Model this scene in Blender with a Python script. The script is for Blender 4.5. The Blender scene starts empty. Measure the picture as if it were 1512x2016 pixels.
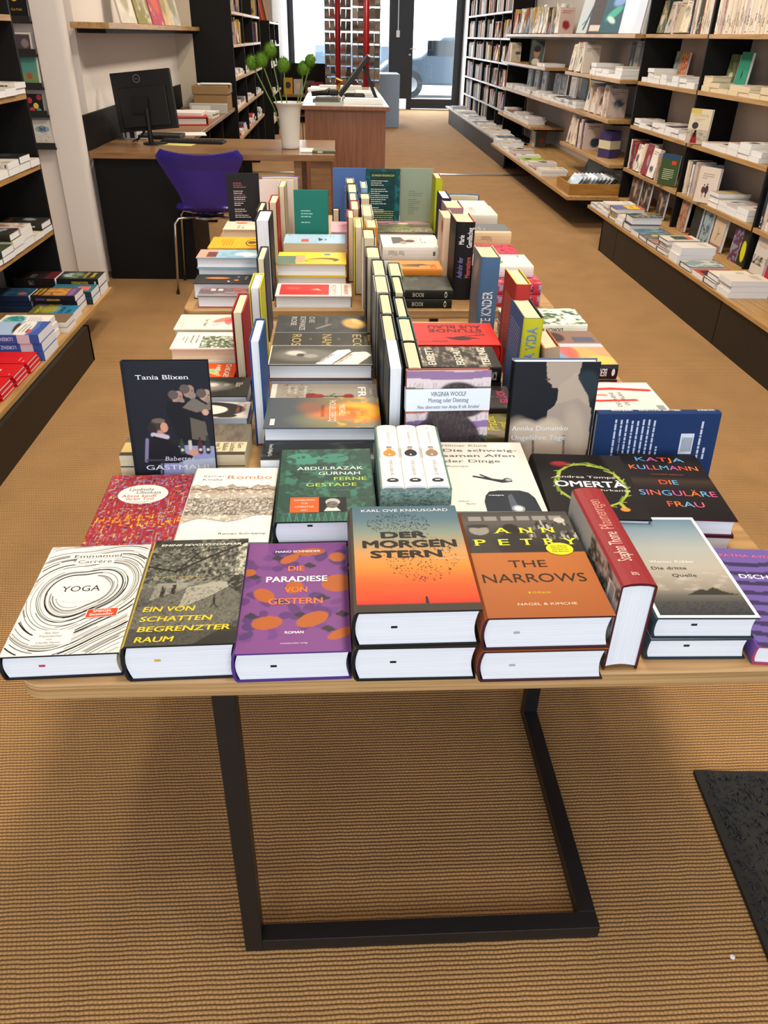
import bpy, bmesh, math, random
import numpy as np
from mathutils import Vector, Matrix

sc = bpy.context.scene
# ------------------------------------------------------------------ camera
R_ = [[0.9985093, -0.01033042, 0.05359539], [-0.05098492, -0.5270886, 0.84827952], [0.01948643, -0.84974755, -0.52682956]]
cam_d = bpy.data.cameras.new('camera'); cam = bpy.data.objects.new('camera', cam_d); sc.collection.objects.link(cam)
cam.matrix_world = Matrix(((R_[0][0], -R_[0][1], -R_[0][2], 0), (R_[1][0], -R_[1][1], -R_[1][2], 0),
                           (R_[2][0], -R_[2][1], -R_[2][2], 1.35), (0, 0, 0, 1)))
cam_d.sensor_fit = 'VERTICAL'; cam_d.sensor_height = 24; cam_d.sensor_width = 18
cam_d.lens = 1514 / 2016 * 24; cam_d.clip_start = 0.02; cam_d.clip_end = 200
sc.camera = cam
# ------------------------------------------------------------------ light
sc.view_settings.view_transform = 'Standard'; sc.view_settings.look = 'None'
sc.view_settings.gamma = 1; sc.view_settings.use_curve_mapping = False
sc.view_settings.exposure = -0.06
sc.cycles.use_denoising = True
sc.cycles.max_bounces = 6
world = bpy.data.worlds.new('daylight'); sc.world = world; world.use_nodes = True
bg = world.node_tree.nodes['Background']; bg.inputs[0].default_value = (.86, .93, 1, 1); bg.inputs[1].default_value = 9.0


def area(name, loc, sx, sy, power, col, rot=(0, 0, 0), spread=180):
    l = bpy.data.lights.new(name, 'AREA'); l.shape = 'RECTANGLE'; l.size = sx; l.size_y = sy
    l.energy = power; l.color = col; l.spread = math.radians(spread)
    o = bpy.data.objects.new(name, l); sc.collection.objects.link(o); o.location = loc; o.rotation_euler = rot
    return o


def spot(name, loc, tgt, power, col, ang=75, size=.06, blend=.5):
    l = bpy.data.lights.new(name, 'SPOT'); l.energy = power; l.color = col
    l.spot_size = math.radians(ang); l.spot_blend = blend; l.shadow_soft_size = size
    o = bpy.data.objects.new(name, l); sc.collection.objects.link(o); o.location = loc
    o.rotation_euler = (Vector(tgt) - Vector(loc)).to_track_quat('-Z', 'Y').to_euler()
    return o


WARM = (1, .87, .70)
# daylight through the shop front behind the camera and through the far facade
area('front_window_daylight', (0.1, -1.95, 1.5), 3.6, 2.2, 92, (.78, .89, 1), (math.radians(90), 0, 0))
area('rear_window_daylight', (0.1, 18.55, 1.75), 2.0, 2.3, 60, (.85, .93, 1), (math.radians(-90), 0, 0))
area('rear_door_daylight', (1.95, 18.45, 1.3), .9, 2.2, 60, (.85, .93, 1), (math.radians(-90), 0, 0))
# soft ceiling fixtures down the middle and lamps above the cases
for i, y in enumerate((1.0, 3.4, 6.0, 8.8, 12.0, 15.5)):
    area('ceiling_panel_light', (.45, y, 2.93), .35, 1.1, (40, 48, 52, 52, 46, 36)[i], WARM)
for y in (1.6, 3.6, 5.6, 7.6):
    spot('case_lamp', (1.05, y, 2.9), (2.2, y + .5, .7), 62, WARM, 95, .07)
for y in (10.0, 13.0):
    spot('case_lamp', (1.05, y, 2.9), (2.2, y + .5, .9), 60, (1, .93, .82), 95, .07)
spot('case_lamp', (1.9, 8.2, 2.9), (2.45, 7.3, 1.6), 95, (.80, .89, 1), 48, .05)
for x, y in ((1.25, 2.6), (1.25, 4.4), (1.2, 6.3), (1.2, 8.2), (-.8, 3.2)):
    spot('aisle_fill_light', (x, y, 2.9), (x + .05, y + .1, 0), 26, WARM, 62, .06, .8)  # spots added to brighten the aisle floors; no lamps known there
for y in (2.0, 3.3):
    spot('case_lamp', (-.35, y, 2.9), (-1.5, y + .5, .5), 62, WARM, 95, .07)
for y in (6.4, 9.4, 12.4):
    spot('case_lamp', (-.15, y, 2.9), (-1.3, y + .4, .9), 75 if y < 7 else 50, WARM, 95, .07)
for x, y, tx, ty, e in ((-.5, .2, 0, 1.1, 20), (.8, .2, .3, 1.2, 20), (.1, 1.9, .1, 2.3, 18)):
    spot('table_lamp', (x, y, 2.9), (tx, ty, .7), e, (1, .9, .76), 80, .05)

# ------------------------------------------------------------------ helpers


def lin(h):
    h = h.lstrip('#')
    c = [int(h[i:i + 2], 16) / 255 for i in (0, 2, 4)]
    return [x / 12.92 if x <= .04045 else ((x + .055) / 1.055) ** 2.4 for x in c]


MC = {}


def nodes(name):
    m = bpy.data.materials.new(name); m.use_nodes = True
    nt = m.node_tree; return m, nt, nt.nodes['Principled BSDF']


def plain(name, hexc, rough=.5, metal=0., coat=0.):
    if name in MC: return MC[name]
    m, nt, b = nodes(name); b.inputs['Base Color'].default_value = (*lin(hexc), 1)
    b.inputs['Roughness'].default_value = rough; b.inputs['Metallic'].default_value = metal
    if coat: b.inputs['Coat Weight'].default_value = coat
    n = nt.nodes.new('ShaderNodeTexNoise'); n.inputs['Scale'].default_value = 60
    bp = nt.nodes.new('ShaderNodeBump'); bp.inputs['Strength'].default_value = .03; bp.inputs['Distance'].default_value = .002
    nt.links.new(n.outputs[0], bp.inputs['Height']); nt.links.new(bp.outputs[0], b.inputs['Normal'])
    MC[name] = m; return m


def printed(name, rough, coat=0.):
    m, nt, b = nodes(name)
    a = nt.nodes.new('ShaderNodeVertexColor'); a.layer_name = 'Col'
    nt.links.new(a.outputs[0], b.inputs['Base Color']); b.inputs['Roughness'].default_value = rough
    b.inputs['Specular IOR Level'].default_value = .22; b.inputs['Coat Weight'].default_value = coat; b.inputs['Coat Roughness'].default_value = .15
    MC[name] = m; return m


PRINT = printed('printed_jacket', .55, .0)
MATTE = printed('printed_matte', .65)
GLOSS = printed('printed_gloss', .3, .15)


def pages_mat(name, c1, c2):
    m, nt, b = nodes(name)
    tc = nt.nodes.new('ShaderNodeTexCoord'); mp = nt.nodes.new('ShaderNodeMapping')
    mp.inputs['Scale'].default_value = (6, 6, 900)
    n = nt.nodes.new('ShaderNodeTexNoise'); n.inputs['Scale'].default_value = 1.0; n.inputs['Detail'].default_value = 2
    r = nt.nodes.new('ShaderNodeMix'); r.data_type = 'RGBA'
    r.inputs[6].default_value = (*lin(c1), 1); r.inputs[7].default_value = (*lin(c2), 1)
    nt.links.new(tc.outputs['Object'], mp.inputs[0]); nt.links.new(mp.outputs[0], n.inputs[0])
    nt.links.new(n.outputs[0], r.inputs[0]); nt.links.new(r.outputs[2], b.inputs['Base Color'])
    b.inputs['Roughness'].default_value = .8
    MC[name] = m; return m


PAGEW = pages_mat('paper_edges_white', '#cbd0d9', '#edf1f7')  # white paper with the bluish window daylight put into its colour
PAGEC = pages_mat('paper_edges_cream', '#bfb393', '#e6dbbc')  # cream paper tone, partly the light on the farther books put into the colour


def wood_mat(name, c1, c2, scale=(1, 14, 14), rough=.45, det=1.):
    m, nt, b = nodes(name)
    tc = nt.nodes.new('ShaderNodeTexCoord'); mp = nt.nodes.new('ShaderNodeMapping'); mp.inputs['Scale'].default_value = scale
    n = nt.nodes.new('ShaderNodeTexNoise'); n.inputs['Scale'].default_value = 3; n.inputs['Detail'].default_value = 8
    n.inputs['Distortion'].default_value = .6
    r = nt.nodes.new('ShaderNodeValToRGB'); r.color_ramp.elements[0].position = .3; r.color_ramp.elements[1].position = .72
    r.color_ramp.elements[0].color = (*lin(c1), 1); r.color_ramp.elements[1].color = (*lin(c2), 1)
    nt.links.new(tc.outputs['Object'], mp.inputs[0]); nt.links.new(mp.outputs[0], n.inputs[0])
    nt.links.new(n.outputs[0], r.inputs[0]); nt.links.new(r.outputs[0], b.inputs['Base Color'])
    bp = nt.nodes.new('ShaderNodeBump'); bp.inputs['Strength'].default_value = .12 * det; bp.inputs['Distance'].default_value = .001
    nt.links.new(n.outputs[0], bp.inputs['Height']); nt.links.new(bp.outputs[0], b.inputs['Normal'])
    b.inputs['Roughness'].default_value = rough
    MC[name] = m; return m


OAK = wood_mat('oak_lacquered', '#9a7448', '#bf9a68', (1.2, 20, 20))
OAKY = wood_mat('oak_lacquered_along_y', '#94703f', '#bb9560', (20, 1.2, 20))
PLY = wood_mat('oak_edge_plies', '#8e6a3e', '#c7a473', (.8, .8, 90))
DESKW = wood_mat('walnut_desk_veneer', '#7b5a39', '#96714a', (1.0, 16, 16), .3)
COUNTER = wood_mat('beech_counter_veneer', '#7d5134', '#95654a', (18, 18, 1.2), .45)
BLACKW = wood_mat('black_stained_wood', '#0d0a08', '#1a130d', (20, 20, 2), .55)
BLACK = plain('black_laminate', '#050505', .6)
BLACK.node_tree.nodes['Principled BSDF'].inputs['Specular IOR Level'].default_value = .25
STEEL = plain('black_powder_coated_steel', '#17181b', .38, .2)
CHROME = plain('chromed_steel', '#c9cbd0', .18, 1.)
WALL = plain('white_plaster', '#dcd6d3', .85)
WALLW = plain('warm_white_plaster', '#c6bcac', .85)
WALLG = plain('grey_white_plaster', '#b9b3ae', .85)
PLAST = plain('black_plastic', '#040405', .55)


class MB:
    def __init__(s): s.V = []; s.F = []; s.M = []; s.C = []

    def add(s, vs, fs, col=None, mat=0):
        b = len(s.V); s.V += [tuple(v) for v in vs]
        c = col if isinstance(col, list) and col and isinstance(col[0], (list, tuple)) else [lin(col or '#ffffff')] * len(vs)
        s.C += c
        for f in fs: s.F.append(tuple(b + i for i in f)); s.M.append(mat)
        return s

    def box(s, x0, y0, z0, x1, y1, z1, col=None, mat=0):
        v = [(x, y, z) for z in (z0, z1) for y in (y0, y1) for x in (x0, x1)]
        return s.add(v, [(0, 2, 3, 1), (4, 5, 7, 6), (0, 1, 5, 4), (2, 6, 7, 3), (0, 4, 6, 2), (1, 3, 7, 5)], col, mat)

    def tube(s, pts, r, n=8, col=None, mat=0, cap=True):
        pts = [Vector(p) for p in pts]; rings = []
        rr = r if isinstance(r, (list, tuple)) else [r] * len(pts)
        up = Vector((0, 0, 1))
        for i, p in enumerate(pts):
            d = (pts[min(i + 1, len(pts) - 1)] - pts[max(i - 1, 0)]).normalized()
            a = d.cross(up)
            if a.length < 1e-3: a = d.cross(Vector((0, 1, 0)))
            a.normalize(); b = d.cross(a)
            rings.append([p + (a * math.cos(t) + b * math.sin(t)) * rr[i] for t in [2 * math.pi * k / n for k in range(n)]])
        v = [q for g in rings for q in g]; f = []
        for i in range(len(pts) - 1):
            for k in range(n):
                f.append((i * n + k, i * n + (k + 1) % n, (i + 1) * n + (k + 1) % n, (i + 1) * n + k))
        if cap: f.append(tuple(range(n - 1, -1, -1))); f.append(tuple((len(pts) - 1) * n + k for k in range(n)))
        return s.add(v, f, col, mat)

    def lathe(s, prof, cx=0, cy=0, n=24, col=None, mat=0):
        v = [(cx + r * math.cos(2 * math.pi * k / n), cy + r * math.sin(2 * math.pi * k / n), z) for r, z in prof for k in range(n)]
        f = []
        for i in range(len(prof) - 1):
            for k in range(n):
                f.append((i * n + k, i * n + (k + 1) % n, (i + 1) * n + (k + 1) % n, (i + 1) * n + k))
        return s.add(v, f, col, mat)

    def prism(s, poly, z0, z1, col=None, mat=0):
        n = len(poly); v = [(x, y, z0) for x, y in poly] + [(x, y, z1) for x, y in poly]
        f = [tuple(range(n - 1, -1, -1)), tuple(range(n, 2 * n))] + [(i, (i + 1) % n, n + (i + 1) % n, n + i) for i in range(n)]
        return s.add(v, f, col, mat)

    def build(s, name, mats, parent=None, smooth=False, bevel=0, matrix=None, coll=None):
        me = bpy.data.meshes.new(name)
        me.from_pydata(s.V, [], s.F)
        if not isinstance(mats, (list, tuple)): mats = [mats]
        for m in mats: me.materials.append(m)
        if len(mats) > 1: me.polygons.foreach_set('material_index', s.M)
        if any(m in (PRINT, MATTE, GLOSS) for m in mats):
            a = me.color_attributes.new('Col', 'FLOAT_COLOR', 'POINT')
            arr = np.ones((len(s.V), 4), np.float32); arr[:, :3] = np.array(s.C, np.float32).reshape(-1, 3)
            a.data.foreach_set('color', arr.ravel())
        if smooth: me.polygons.foreach_set('use_smooth', [True] * len(me.polygons))
        me.update()
        o = bpy.data.objects.new(name, me); sc.collection.objects.link(o)
        if bevel:
            b = o.modifiers.new('bevel', 'BEVEL'); b.width = bevel; b.segments = 2; b.limit_method = 'ANGLE'
        if parent is not None: o.parent = parent
        if matrix is not None: o.matrix_world = matrix
        return o


def tag(o, label, cat, group=None, kind=None):
    if label: o['label'] = label
    if cat: o['category'] = cat
    if group: o['group'] = group
    if kind: o['kind'] = kind
    return o


def thing(name, label, cat, loc=(0, 0, 0), rz=0, group=None, matrix=None):
    o = bpy.data.objects.new(name, None); sc.collection.objects.link(o); o.empty_display_size = .05
    if matrix is not None: o.matrix_world = matrix
    else: o.location = loc; o.rotation_euler = (0, 0, rz)
    return tag(o, label, cat, group)


def struct(name, mb, m, bevel=0):
    o = mb.build(name, m, bevel=bevel); o['kind'] = 'structure'; return o


# ---- glyphs: Blender's own font, one outline per character
GL = {}
CHARS = "ABCDEFGHIJKLMNOPQRSTUVWXYZabcdefghijklmnopqrstuvwxyzÄÖÜäöüßÅåèÈÀà0123456789&.-,!|/'*+"


def make_glyphs():
    cu = bpy.data.curves.new('t', 'FONT'); cu.resolution_u = 3
    o = bpy.data.objects.new('t', cu); sc.collection.objects.link(o)

    def mesh(s):
        cu.body = s; bpy.context.view_layer.update()
        dg = bpy.context.evaluated_depsgraph_get()
        return bpy.data.meshes.new_from_object(o.evaluated_get(dg))

    def width(s):
        me = mesh(s); x = max(v.co.x for v in me.vertices); bpy.data.meshes.remove(me); return x
    w0 = width('II')
    for st, off in (('r', 0.0), ('b', .0), ('t', 0.0)):
        cu.offset = off
        for c in CHARS:
            me = mesh(c)
            GL[st, c] = ([(v.co.x, v.co.y) for v in me.vertices], [tuple(p.vertices) for p in me.polygons])
            bpy.data.meshes.remove(me)
    cu.offset = 0
    adv = {c: width('I' + c + 'I') - w0 for c in CHARS}; adv[' '] = .28
    bpy.data.objects.remove(o); bpy.data.curves.remove(cu)
    cap = max(y for x, y in GL['r', 'H'][0]); xh = max(y for x, y in GL['r', 'x'][0])
    for c in CHARS:   # serif set: thin outline with small bars at the stem ends
        vs, fs = GL['t', c]; vs = list(vs); fs = list(fs)
        from collections import Counter
        ec = Counter()
        for f in fs:
            for i in range(len(f)): ec[tuple(sorted((f[i], f[(i + 1) % len(f)])))] += 1
        ends = []
        for (a, b), k in ec.items():
            if k != 1: continue
            (xa, ya), (xb, yb) = vs[a], vs[b]
            if abs(ya - yb) > .006: continue
            L = abs(xa - xb); y = (ya + yb) / 2
            if .04 < L < .22 and (abs(y) < .03 or abs(y - cap) < .04 or abs(y - xh) < .03 or (c in 'bdhklf' and y > cap)): ends.append((min(xa, xb), max(xa, xb), y))
        for x0, x1, y in ends:
            up = y > .1; e = .06; t = .035; n = len(vs)
            y0, y1 = (y - t, y) if up else (y, y + t)
            vs += [(x0 - e, y0), (x1 + e, y0), (x1 + e, y1), (x0 - e, y1)]; fs.append((n, n + 1, n + 2, n + 3))
        GL['s', c] = (vs, fs)
    return adv, cap


ADV, CAP = make_glyphs()


def textgeo(s, st='r', track=0., shear=0.):
    V = []; F = []; x = 0
    for c in s:
        if c == ' ' or (st, c) not in GL: x += ADV.get(c, .28) + track; continue
        vs, fs = GL[st, c]; b = len(V)
        V += [((x + px + shear * py) / CAP, py / CAP) for px, py in vs]; F += [tuple(b + i for i in f) for f in fs]
        x += ADV[c] + track
    w = (x - track) / CAP
    return V, F, w


# ---- printed pictures: a grid of coloured points painted by formula
def vnoise(X, Y, sc_, seed):
    r = np.random.RandomState(seed); g = r.rand(64, 64)
    x = X * sc_; y = Y * sc_; xi = np.floor(x).astype(int); yi = np.floor(y).astype(int)
    fx = x - xi; fy = y - yi; fx = fx * fx * (3 - 2 * fx); fy = fy * fy * (3 - 2 * fy)
    G = lambda a, b: g[a % 64, b % 64]
    return (G(xi, yi) * (1 - fx) + G(xi + 1, yi) * fx) * (1 - fy) + (G(xi, yi + 1) * (1 - fx) + G(xi + 1, yi + 1) * fx) * fy


class P:
    def __init__(s, nx, ny, base='#808080', asp=1.5):
        s.nx, s.ny = nx, ny
        s.X, s.Y = np.meshgrid(np.linspace(0, 1, nx), np.linspace(0, 1, ny)); s.asp = asp
        s.A = np.zeros((ny, nx, 3)); s.A[:] = lin(base)

    def put(s, m, h, k=1.):
        m = np.clip(m * k, 0, 1)[..., None]; s.A = s.A * (1 - m) + np.array(lin(h)) * m; return s

    def grad(s, stops, y0=0, y1=1):
        ys = [a for a, _ in stops]; c = np.array([lin(h) for _, h in stops])
        g = np.stack([np.interp(s.Y, ys, c[:, i]) for i in range(3)], -1)
        m = ((s.Y >= y0) & (s.Y <= y1))[..., None]; s.A = np.where(m, g, s.A); return s

    def rect(s, x0, y0, x1, y1, h, k=1.): return s.put(((s.X >= x0) & (s.X <= x1) & (s.Y >= y0) & (s.Y <= y1)) * 1., h, k)

    def ell(s, cx, cy, rx, ry, h, k=1., rot=0, soft=.06):
        dx = s.X - cx; dy = (s.Y - cy) * s.asp; c, t = math.cos(math.radians(rot)), math.sin(math.radians(rot))
        u = (dx * c + dy * t) / rx; v = (-dx * t + dy * c) / (ry * s.asp)
        return s.put(np.clip((1 - np.sqrt(u * u + v * v)) / soft + .5, 0, 1), h, k)

    def poly(s, pts, h, k=1.):
        m = np.zeros_like(s.X, bool); n = len(pts)
        for i in range(n):
            x0, y0 = pts[i]; x1, y1 = pts[(i + 1) % n]
            if y0 == y1: continue
            c = ((s.Y > y0) != (s.Y > y1)) & (s.X < (x1 - x0) * (s.Y - y0) / (y1 - y0) + x0); m ^= c
        return s.put(m * 1., h, k)

    def line(s, pts, w, h, k=1.):
        for (x0, y0), (x1, y1) in zip(pts, pts[1:]):
            dx, dy = x1 - x0, (y1 - y0) * s.asp; L = dx * dx + dy * dy + 1e-9
            t = np.clip(((s.X - x0) * dx + (s.Y - y0) * s.asp * dy) / L, 0, 1)
            d = np.hypot(s.X - x0 - t * dx, (s.Y - y0) * s.asp - t * dy)
            s.put(np.clip((w - d) / (w * .5) + .5, 0, 1), h, k)
        return s

    def noise(s, sc_, seed, h, lo=.5, hi=.7, k=1., y0=0, y1=1, sx=1, sy=1):
        n = vnoise(s.X * sx, s.Y * s.asp * sy, sc_, seed) * .6 + vnoise(s.X * sx, s.Y * s.asp * sy, sc_ * 2.3, seed + 1) * .4
        m = np.clip((n - lo) / (hi - lo), 0, 1) * ((s.Y >= y0) & (s.Y <= y1)); return s.put(m, h, k)


class Art:
    """flat print: x 0..1 across, y 0..1 up"""

    def __init__(s, pic=None): s.pic = pic; s.items = []

    def poly(s, pts, h, L=1): s.items.append((pts, [tuple(range(len(pts)))], h, L)); return s

    def rect(s, x0, y0, x1, y1, h, L=1): return s.poly([(x0, y0), (x1, y0), (x1, y1), (x0, y1)], h, L)

    def ell(s, cx, cy, rx, ry, h, L=1, n=24): return s.poly([(cx + rx * math.cos(2 * math.pi * k / n), cy + ry * math.sin(2 * math.pi * k / n)) for k in range(n)], h, L)

    def ribbon(s, pts, w, h, L=1, asp=1.5):
        V = []; F = []
        for i, (x, y) in enumerate(pts):
            x0, y0 = pts[max(i - 1, 0)]; x1, y1 = pts[min(i + 1, len(pts) - 1)]
            dx, dy = x1 - x0, (y1 - y0) * asp; l = math.hypot(dx, dy) or 1; nx, ny = -dy / l * w / 2, dx / l * w / 2
            V += [(x + nx, y + ny / asp), (x - nx, y - ny / asp)]
            if i: F.append((2 * i - 2, 2 * i - 1, 2 * i + 1, 2 * i))
        s.items.append((V, F, h, L)); return s

    def text(s, t, x, y, size, h, st='r', fit=None, al='l', asp=1.5, track=0., shear=0., L=2, rot=0):
        """size = capital height as a share of the width, fit = wanted length as a share of the width"""
        V, F, w = textgeo(t, st, track, shear)
        sy = size; sx = (fit / w) if fit else size; W = w * sx
        ox = {'l': 0, 'c': -W / 2, 'r': -W}[al]; out = []
        c, q = math.cos(math.radians(rot)), math.sin(math.radians(rot))
        for px, py in V:
            a = ox + px * sx; b = py * sy; out.append((x + a * c - b * q, y + (a * q + b * c) / asp))
        if F: s.items.append((out, F, h, L))
        if F and st == 'b':      # heavy face: laid down twice more, shifted sideways
            for d, v, e in ((-.022, .008, .2), (.022, -.008, .4), (-.018, -.010, .6), (.018, .010, .8)):
                s.items.append(([(px + (d * sx * c - v * sy * q) / CAP, py + (d * sx * q + v * sy * c) / CAP / asp) for px, py in out], F, h, L + e))
        return s

    def lines(s, x0, y0, x1, n, dy, h, seed=0, th=.35, L=2):
        r = random.Random(seed)
        for i in range(n):
            y = y0 - i * dy; x = x0; end = x1 if i < n - 1 else x0 + (x1 - x0) * r.uniform(.3, .8)
            while x < end - .02:
                w = min(r.uniform(.03, .12), end - x); s.rect(x, y, x + w, y + dy * th, h, L); x += w + .014
        return s

    def emit(s, mb, f, mat=0):
        """f(x, y, height) -> 3D point"""
        if s.pic is not None:
            p = s.pic; v = [f(x, y, 0.00012) for x, y in zip(p.X.ravel(), p.Y.ravel())]
            nx, ny = p.nx, p.ny
            fs = [(j * nx + i, j * nx + i + 1, (j + 1) * nx + i + 1, (j + 1) * nx + i) for j in range(ny - 1) for i in range(nx - 1)]
            mb.add(v, fs, p.A.reshape(-1, 3).tolist(), mat)
        for V, F, h, L in s.items: mb.add([f(x, y, .0002 + .00014 * L) for x, y in V], F, h, mat)


def shell(W, H, TH, t, bulge, n=7):
    """outer and inner outline of a cover in the x-z plane"""
    O = [(W / 2, 0)]; I = [(W / 2, t)]
    for k in range(n):
        a = -math.pi / 2 + math.pi * k / (n - 1); zz = TH / 2 + TH / 2 * math.sin(a); c = math.cos(a)
        O.append((-W / 2 + bulge * 0 - bulge * c, zz)); I.append((-W / 2 + t * 1.1 - bulge * c * .8, min(max(zz, t), TH - t)))
    O.append((W / 2, TH)); I.append((W / 2, TH - t)); return O, I


def make_book(name, label, group, M, W, H, TH, cov='#ffffff', spine=None, back=None, kind='hard', pages=None, front=None,
              spine_art=None, back_art=None, mark=None, split=True, cat='book', inner=None, mat=None, edge=None, art_dn=False, into=None, gap=0.):
    """local frame: x spine to fore edge, y foot to head, z back cover to front cover"""
    hard = kind == 'hard'; spine = spine or cov; back = back or cov; mat = mat or PRINT
    t = .0024 if hard else .0006; bulge = (TH * .13 if TH > .018 else .001) if hard else .0003
    ins = .003 if hard else .0
    root = thing(name, label, cat, group=group, matrix=M) if split else None
    mb = MB(); O, I = shell(W, H, TH, t, bulge); n = len(O)
    for y, flip in ((-H / 2, 0), (H / 2, 1)):
        v = [(x, y, z) for x, z in O] + [(x, y, z) for x, z in I]
        fs = [(i, i + 1, n + i + 1, n + i) for i in range(n - 1)]
        if flip: fs = [f[::-1] for f in fs]
        mb.add(v, fs, inner or spine)
    def strip(a, b, col, rev=False, Q=O):
        v = []; f = []
        for k in range(a, b + 1): v += [(Q[k][0], -H / 2, Q[k][1]), (Q[k][0], H / 2, Q[k][1])]
        for k in range(b - a): f.append((2 * k, 2 * k + 1, 2 * k + 3, 2 * k + 2))
        if rev: f = [q[::-1] for q in f]
        mb.add(v, f, col)
    strip(0, 1, back); strip(1, n - 2, spine); strip(n - 2, n - 1, cov); strip(0, n - 1, inner or spine, True, I)
    for k in (0, n - 1):
        (x, z), (x2, z2) = O[k], I[k]; mb.add([(x, -H / 2, z), (x, H / 2, z), (x2, H / 2, z2), (x2, -H / 2, z2)], [(0, 1, 2, 3)], cov)
    if front: front.emit(mb, lambda x, y, e: (-W / 2 + x * W, -H / 2 + y * H, TH + e))
    if back_art: back_art.emit(mb, lambda x, y, e: (W / 2 - x * W, -H / 2 + y * H, -e))
    if spine_art:   # x runs up the spine, y from back cover to front cover direction
        def sp(x, y, e):
            s_, z = (-H / 2 + x * H, TH * (1 - y)) if not art_dn else (H / 2 - x * H, TH * y)
            q = (z - TH / 2) / (TH / 2); q = max(-1, min(1, q))
            return (-W / 2 - bulge * math.sqrt(max(0, 1 - q * q)) - e, s_, z)
        spine_art.emit(mb, sp)
    pb = MB() if split else mb; pm = 0 if split else 1
    m = 6; V = []; F = []
    for k in range(m + 1):
        q = k / m; z = t + gap + (TH - 2 * t - 2 * gap) * q; a = math.sin(math.pi * q)
        V += [(x, y, z) for x in (-W / 2 + t * 1.3 - (bulge * .75) * a, W / 2 - ins - (bulge * .6 * a if hard else -.0002)) for y in (-H / 2 + ins - (0 if hard else .0002), H / 2 - ins + (0 if hard else .0002))]
    for k in range(m):
        b = 4 * k; F += [(b, b + 2, b + 6, b + 4), (b + 1, b + 5, b + 7, b + 3), (b + 2, b + 3, b + 7, b + 6), (b, b + 4, b + 5, b + 1)]
    F += [(0, 1, 3, 2), (4 * m, 4 * m + 2, 4 * m + 3, 4 * m + 1)]
    pb.add(V, F, edge, pm)
    if mark and split:
        mx, mz, col = mark; y = -H / 2 + ins - .0003
        pb.add([(mx, y, mz), (mx + .008, y, mz), (mx + .008, y, mz + .0035), (mx, y, mz + .0035)], [(0, 1, 2, 3)], col, 1)
    pg = MATTE if edge else (pages or PAGEW)
    if split:
        mb.build('cover', mat, root); pb.build('page_block', [pg, MATTE] if mark else pg, root); return root
    if into is not None:
        b = len(into.V); into.V += [tuple(M @ Vector(v)) for v in mb.V]; into.C += mb.C; into.M += mb.M
        into.F += [tuple(b + i for i in f) for f in mb.F]; return None
    o = mb.build(name, [mat, pg], matrix=M); return tag(o, label, cat, group)


def basis(xd, yd, org):
    x = Vector(xd).normalized(); y = Vector(yd).normalized(); z = x.cross(y)
    return Matrix(((x.x, y.x, z.x, org[0]), (x.y, y.y, z.y, org[1]), (x.z, y.z, z.z, org[2]), (0, 0, 0, 1)))


def lie(cx, cy, z, rot=0):
    return Matrix.Translation((cx, cy, z)) @ Matrix.Rotation(math.radians(rot), 4, 'Z')


def copy_tree(o, M, label=None, group=None):
    c = o.copy(); sc.collection.objects.link(c); c.matrix_world = M
    if label: c['label'] = label
    if group: c['group'] = group
    for ch in list(o.children):
        k = ch.copy(); sc.collection.objects.link(k); k.parent = c
        for g in list(ch.children):
            q = g.copy(); sc.collection.objects.link(q); q.parent = k
    return c

# ================================================================== room
XL, XR, YB = -1.48, 2.60, 18.7
# ---- sisal floor
m, nt, b = nodes('sisal_carpet'); L = nt.links
tc = nt.nodes.new('ShaderNodeTexCoord')
def mapn(s):
    q = nt.nodes.new('ShaderNodeMapping'); q.inputs['Scale'].default_value = s; L.new(tc.outputs['Object'], q.inputs[0]); return q
def math_(op, a, b_=None, c=None):
    q = nt.nodes.new('ShaderNodeMath'); q.operation = op
    for i, v in enumerate((a, b_, c)):
        if v is None: continue
        if isinstance(v, (int, float)): q.inputs[i].default_value = v
        else: L.new(v, q.inputs[i])
    return q.outputs[0]
wob = nt.nodes.new('ShaderNodeTexNoise'); wob.inputs['Scale'].default_value = 1; wob.inputs['Detail'].default_value = 2
L.new(mapn((28, 9, 1)).outputs[0], wob.inputs[0])
sep = nt.nodes.new('ShaderNodeSeparateXYZ'); L.new(tc.outputs['Object'], sep.inputs[0])
yy = math_('ADD', sep.outputs[1], math_('MULTIPLY', math_('SUBTRACT', wob.outputs[0], .5), .0035))
yr = math_('MULTIPLY', yy, 2 * math.pi / .0078)
row = math_('ABSOLUTE', math_('SINE', math_('MULTIPLY', yr, .5)))
rowid = math_('FLOOR', math_('DIVIDE', yy, .0092))
xo = math_('ADD', math_('MULTIPLY', sep.outputs[0], 2 * math.pi / .0078), math_('MULTIPLY', rowid, 2.4))
xn = nt.nodes.new('ShaderNodeTexNoise'); xn.inputs['Scale'].default_value = 1; L.new(mapn((60, 128, 1)).outputs[0], xn.inputs[0])
knot = math_('POWER', math_('ABSOLUTE', math_('SINE', math_('ADD', math_('MULTIPLY', xo, .5), math_('MULTIPLY', xn.outputs[0], 4)))), .35)
fib = nt.nodes.new('ShaderNodeTexNoise'); fib.inputs['Scale'].default_value = 1; fib.inputs['Detail'].default_value = 3
L.new(mapn((900, 380, 1)).outputs[0], fib.inputs[0])
hgt = math_('ADD', math_('MULTIPLY', math_('POWER', row, .6), math_('ADD', math_('MULTIPLY', knot, .46), .54)), math_('MULTIPLY', fib.outputs[0], .34))
cr = nt.nodes.new('ShaderNodeValToRGB'); e = cr.color_ramp.elements
e[0].position = .20; e[0].color = (*lin('#4c2f14'), 1); e[1].position = 1.05 - .05; e[1].color = (*lin('#cfa46c'), 1)
x2 = e.new(.62); x2.color = (*lin('#9d7240'), 1)
L.new(math_('MULTIPLY', hgt, .86), cr.inputs[0])
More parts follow.
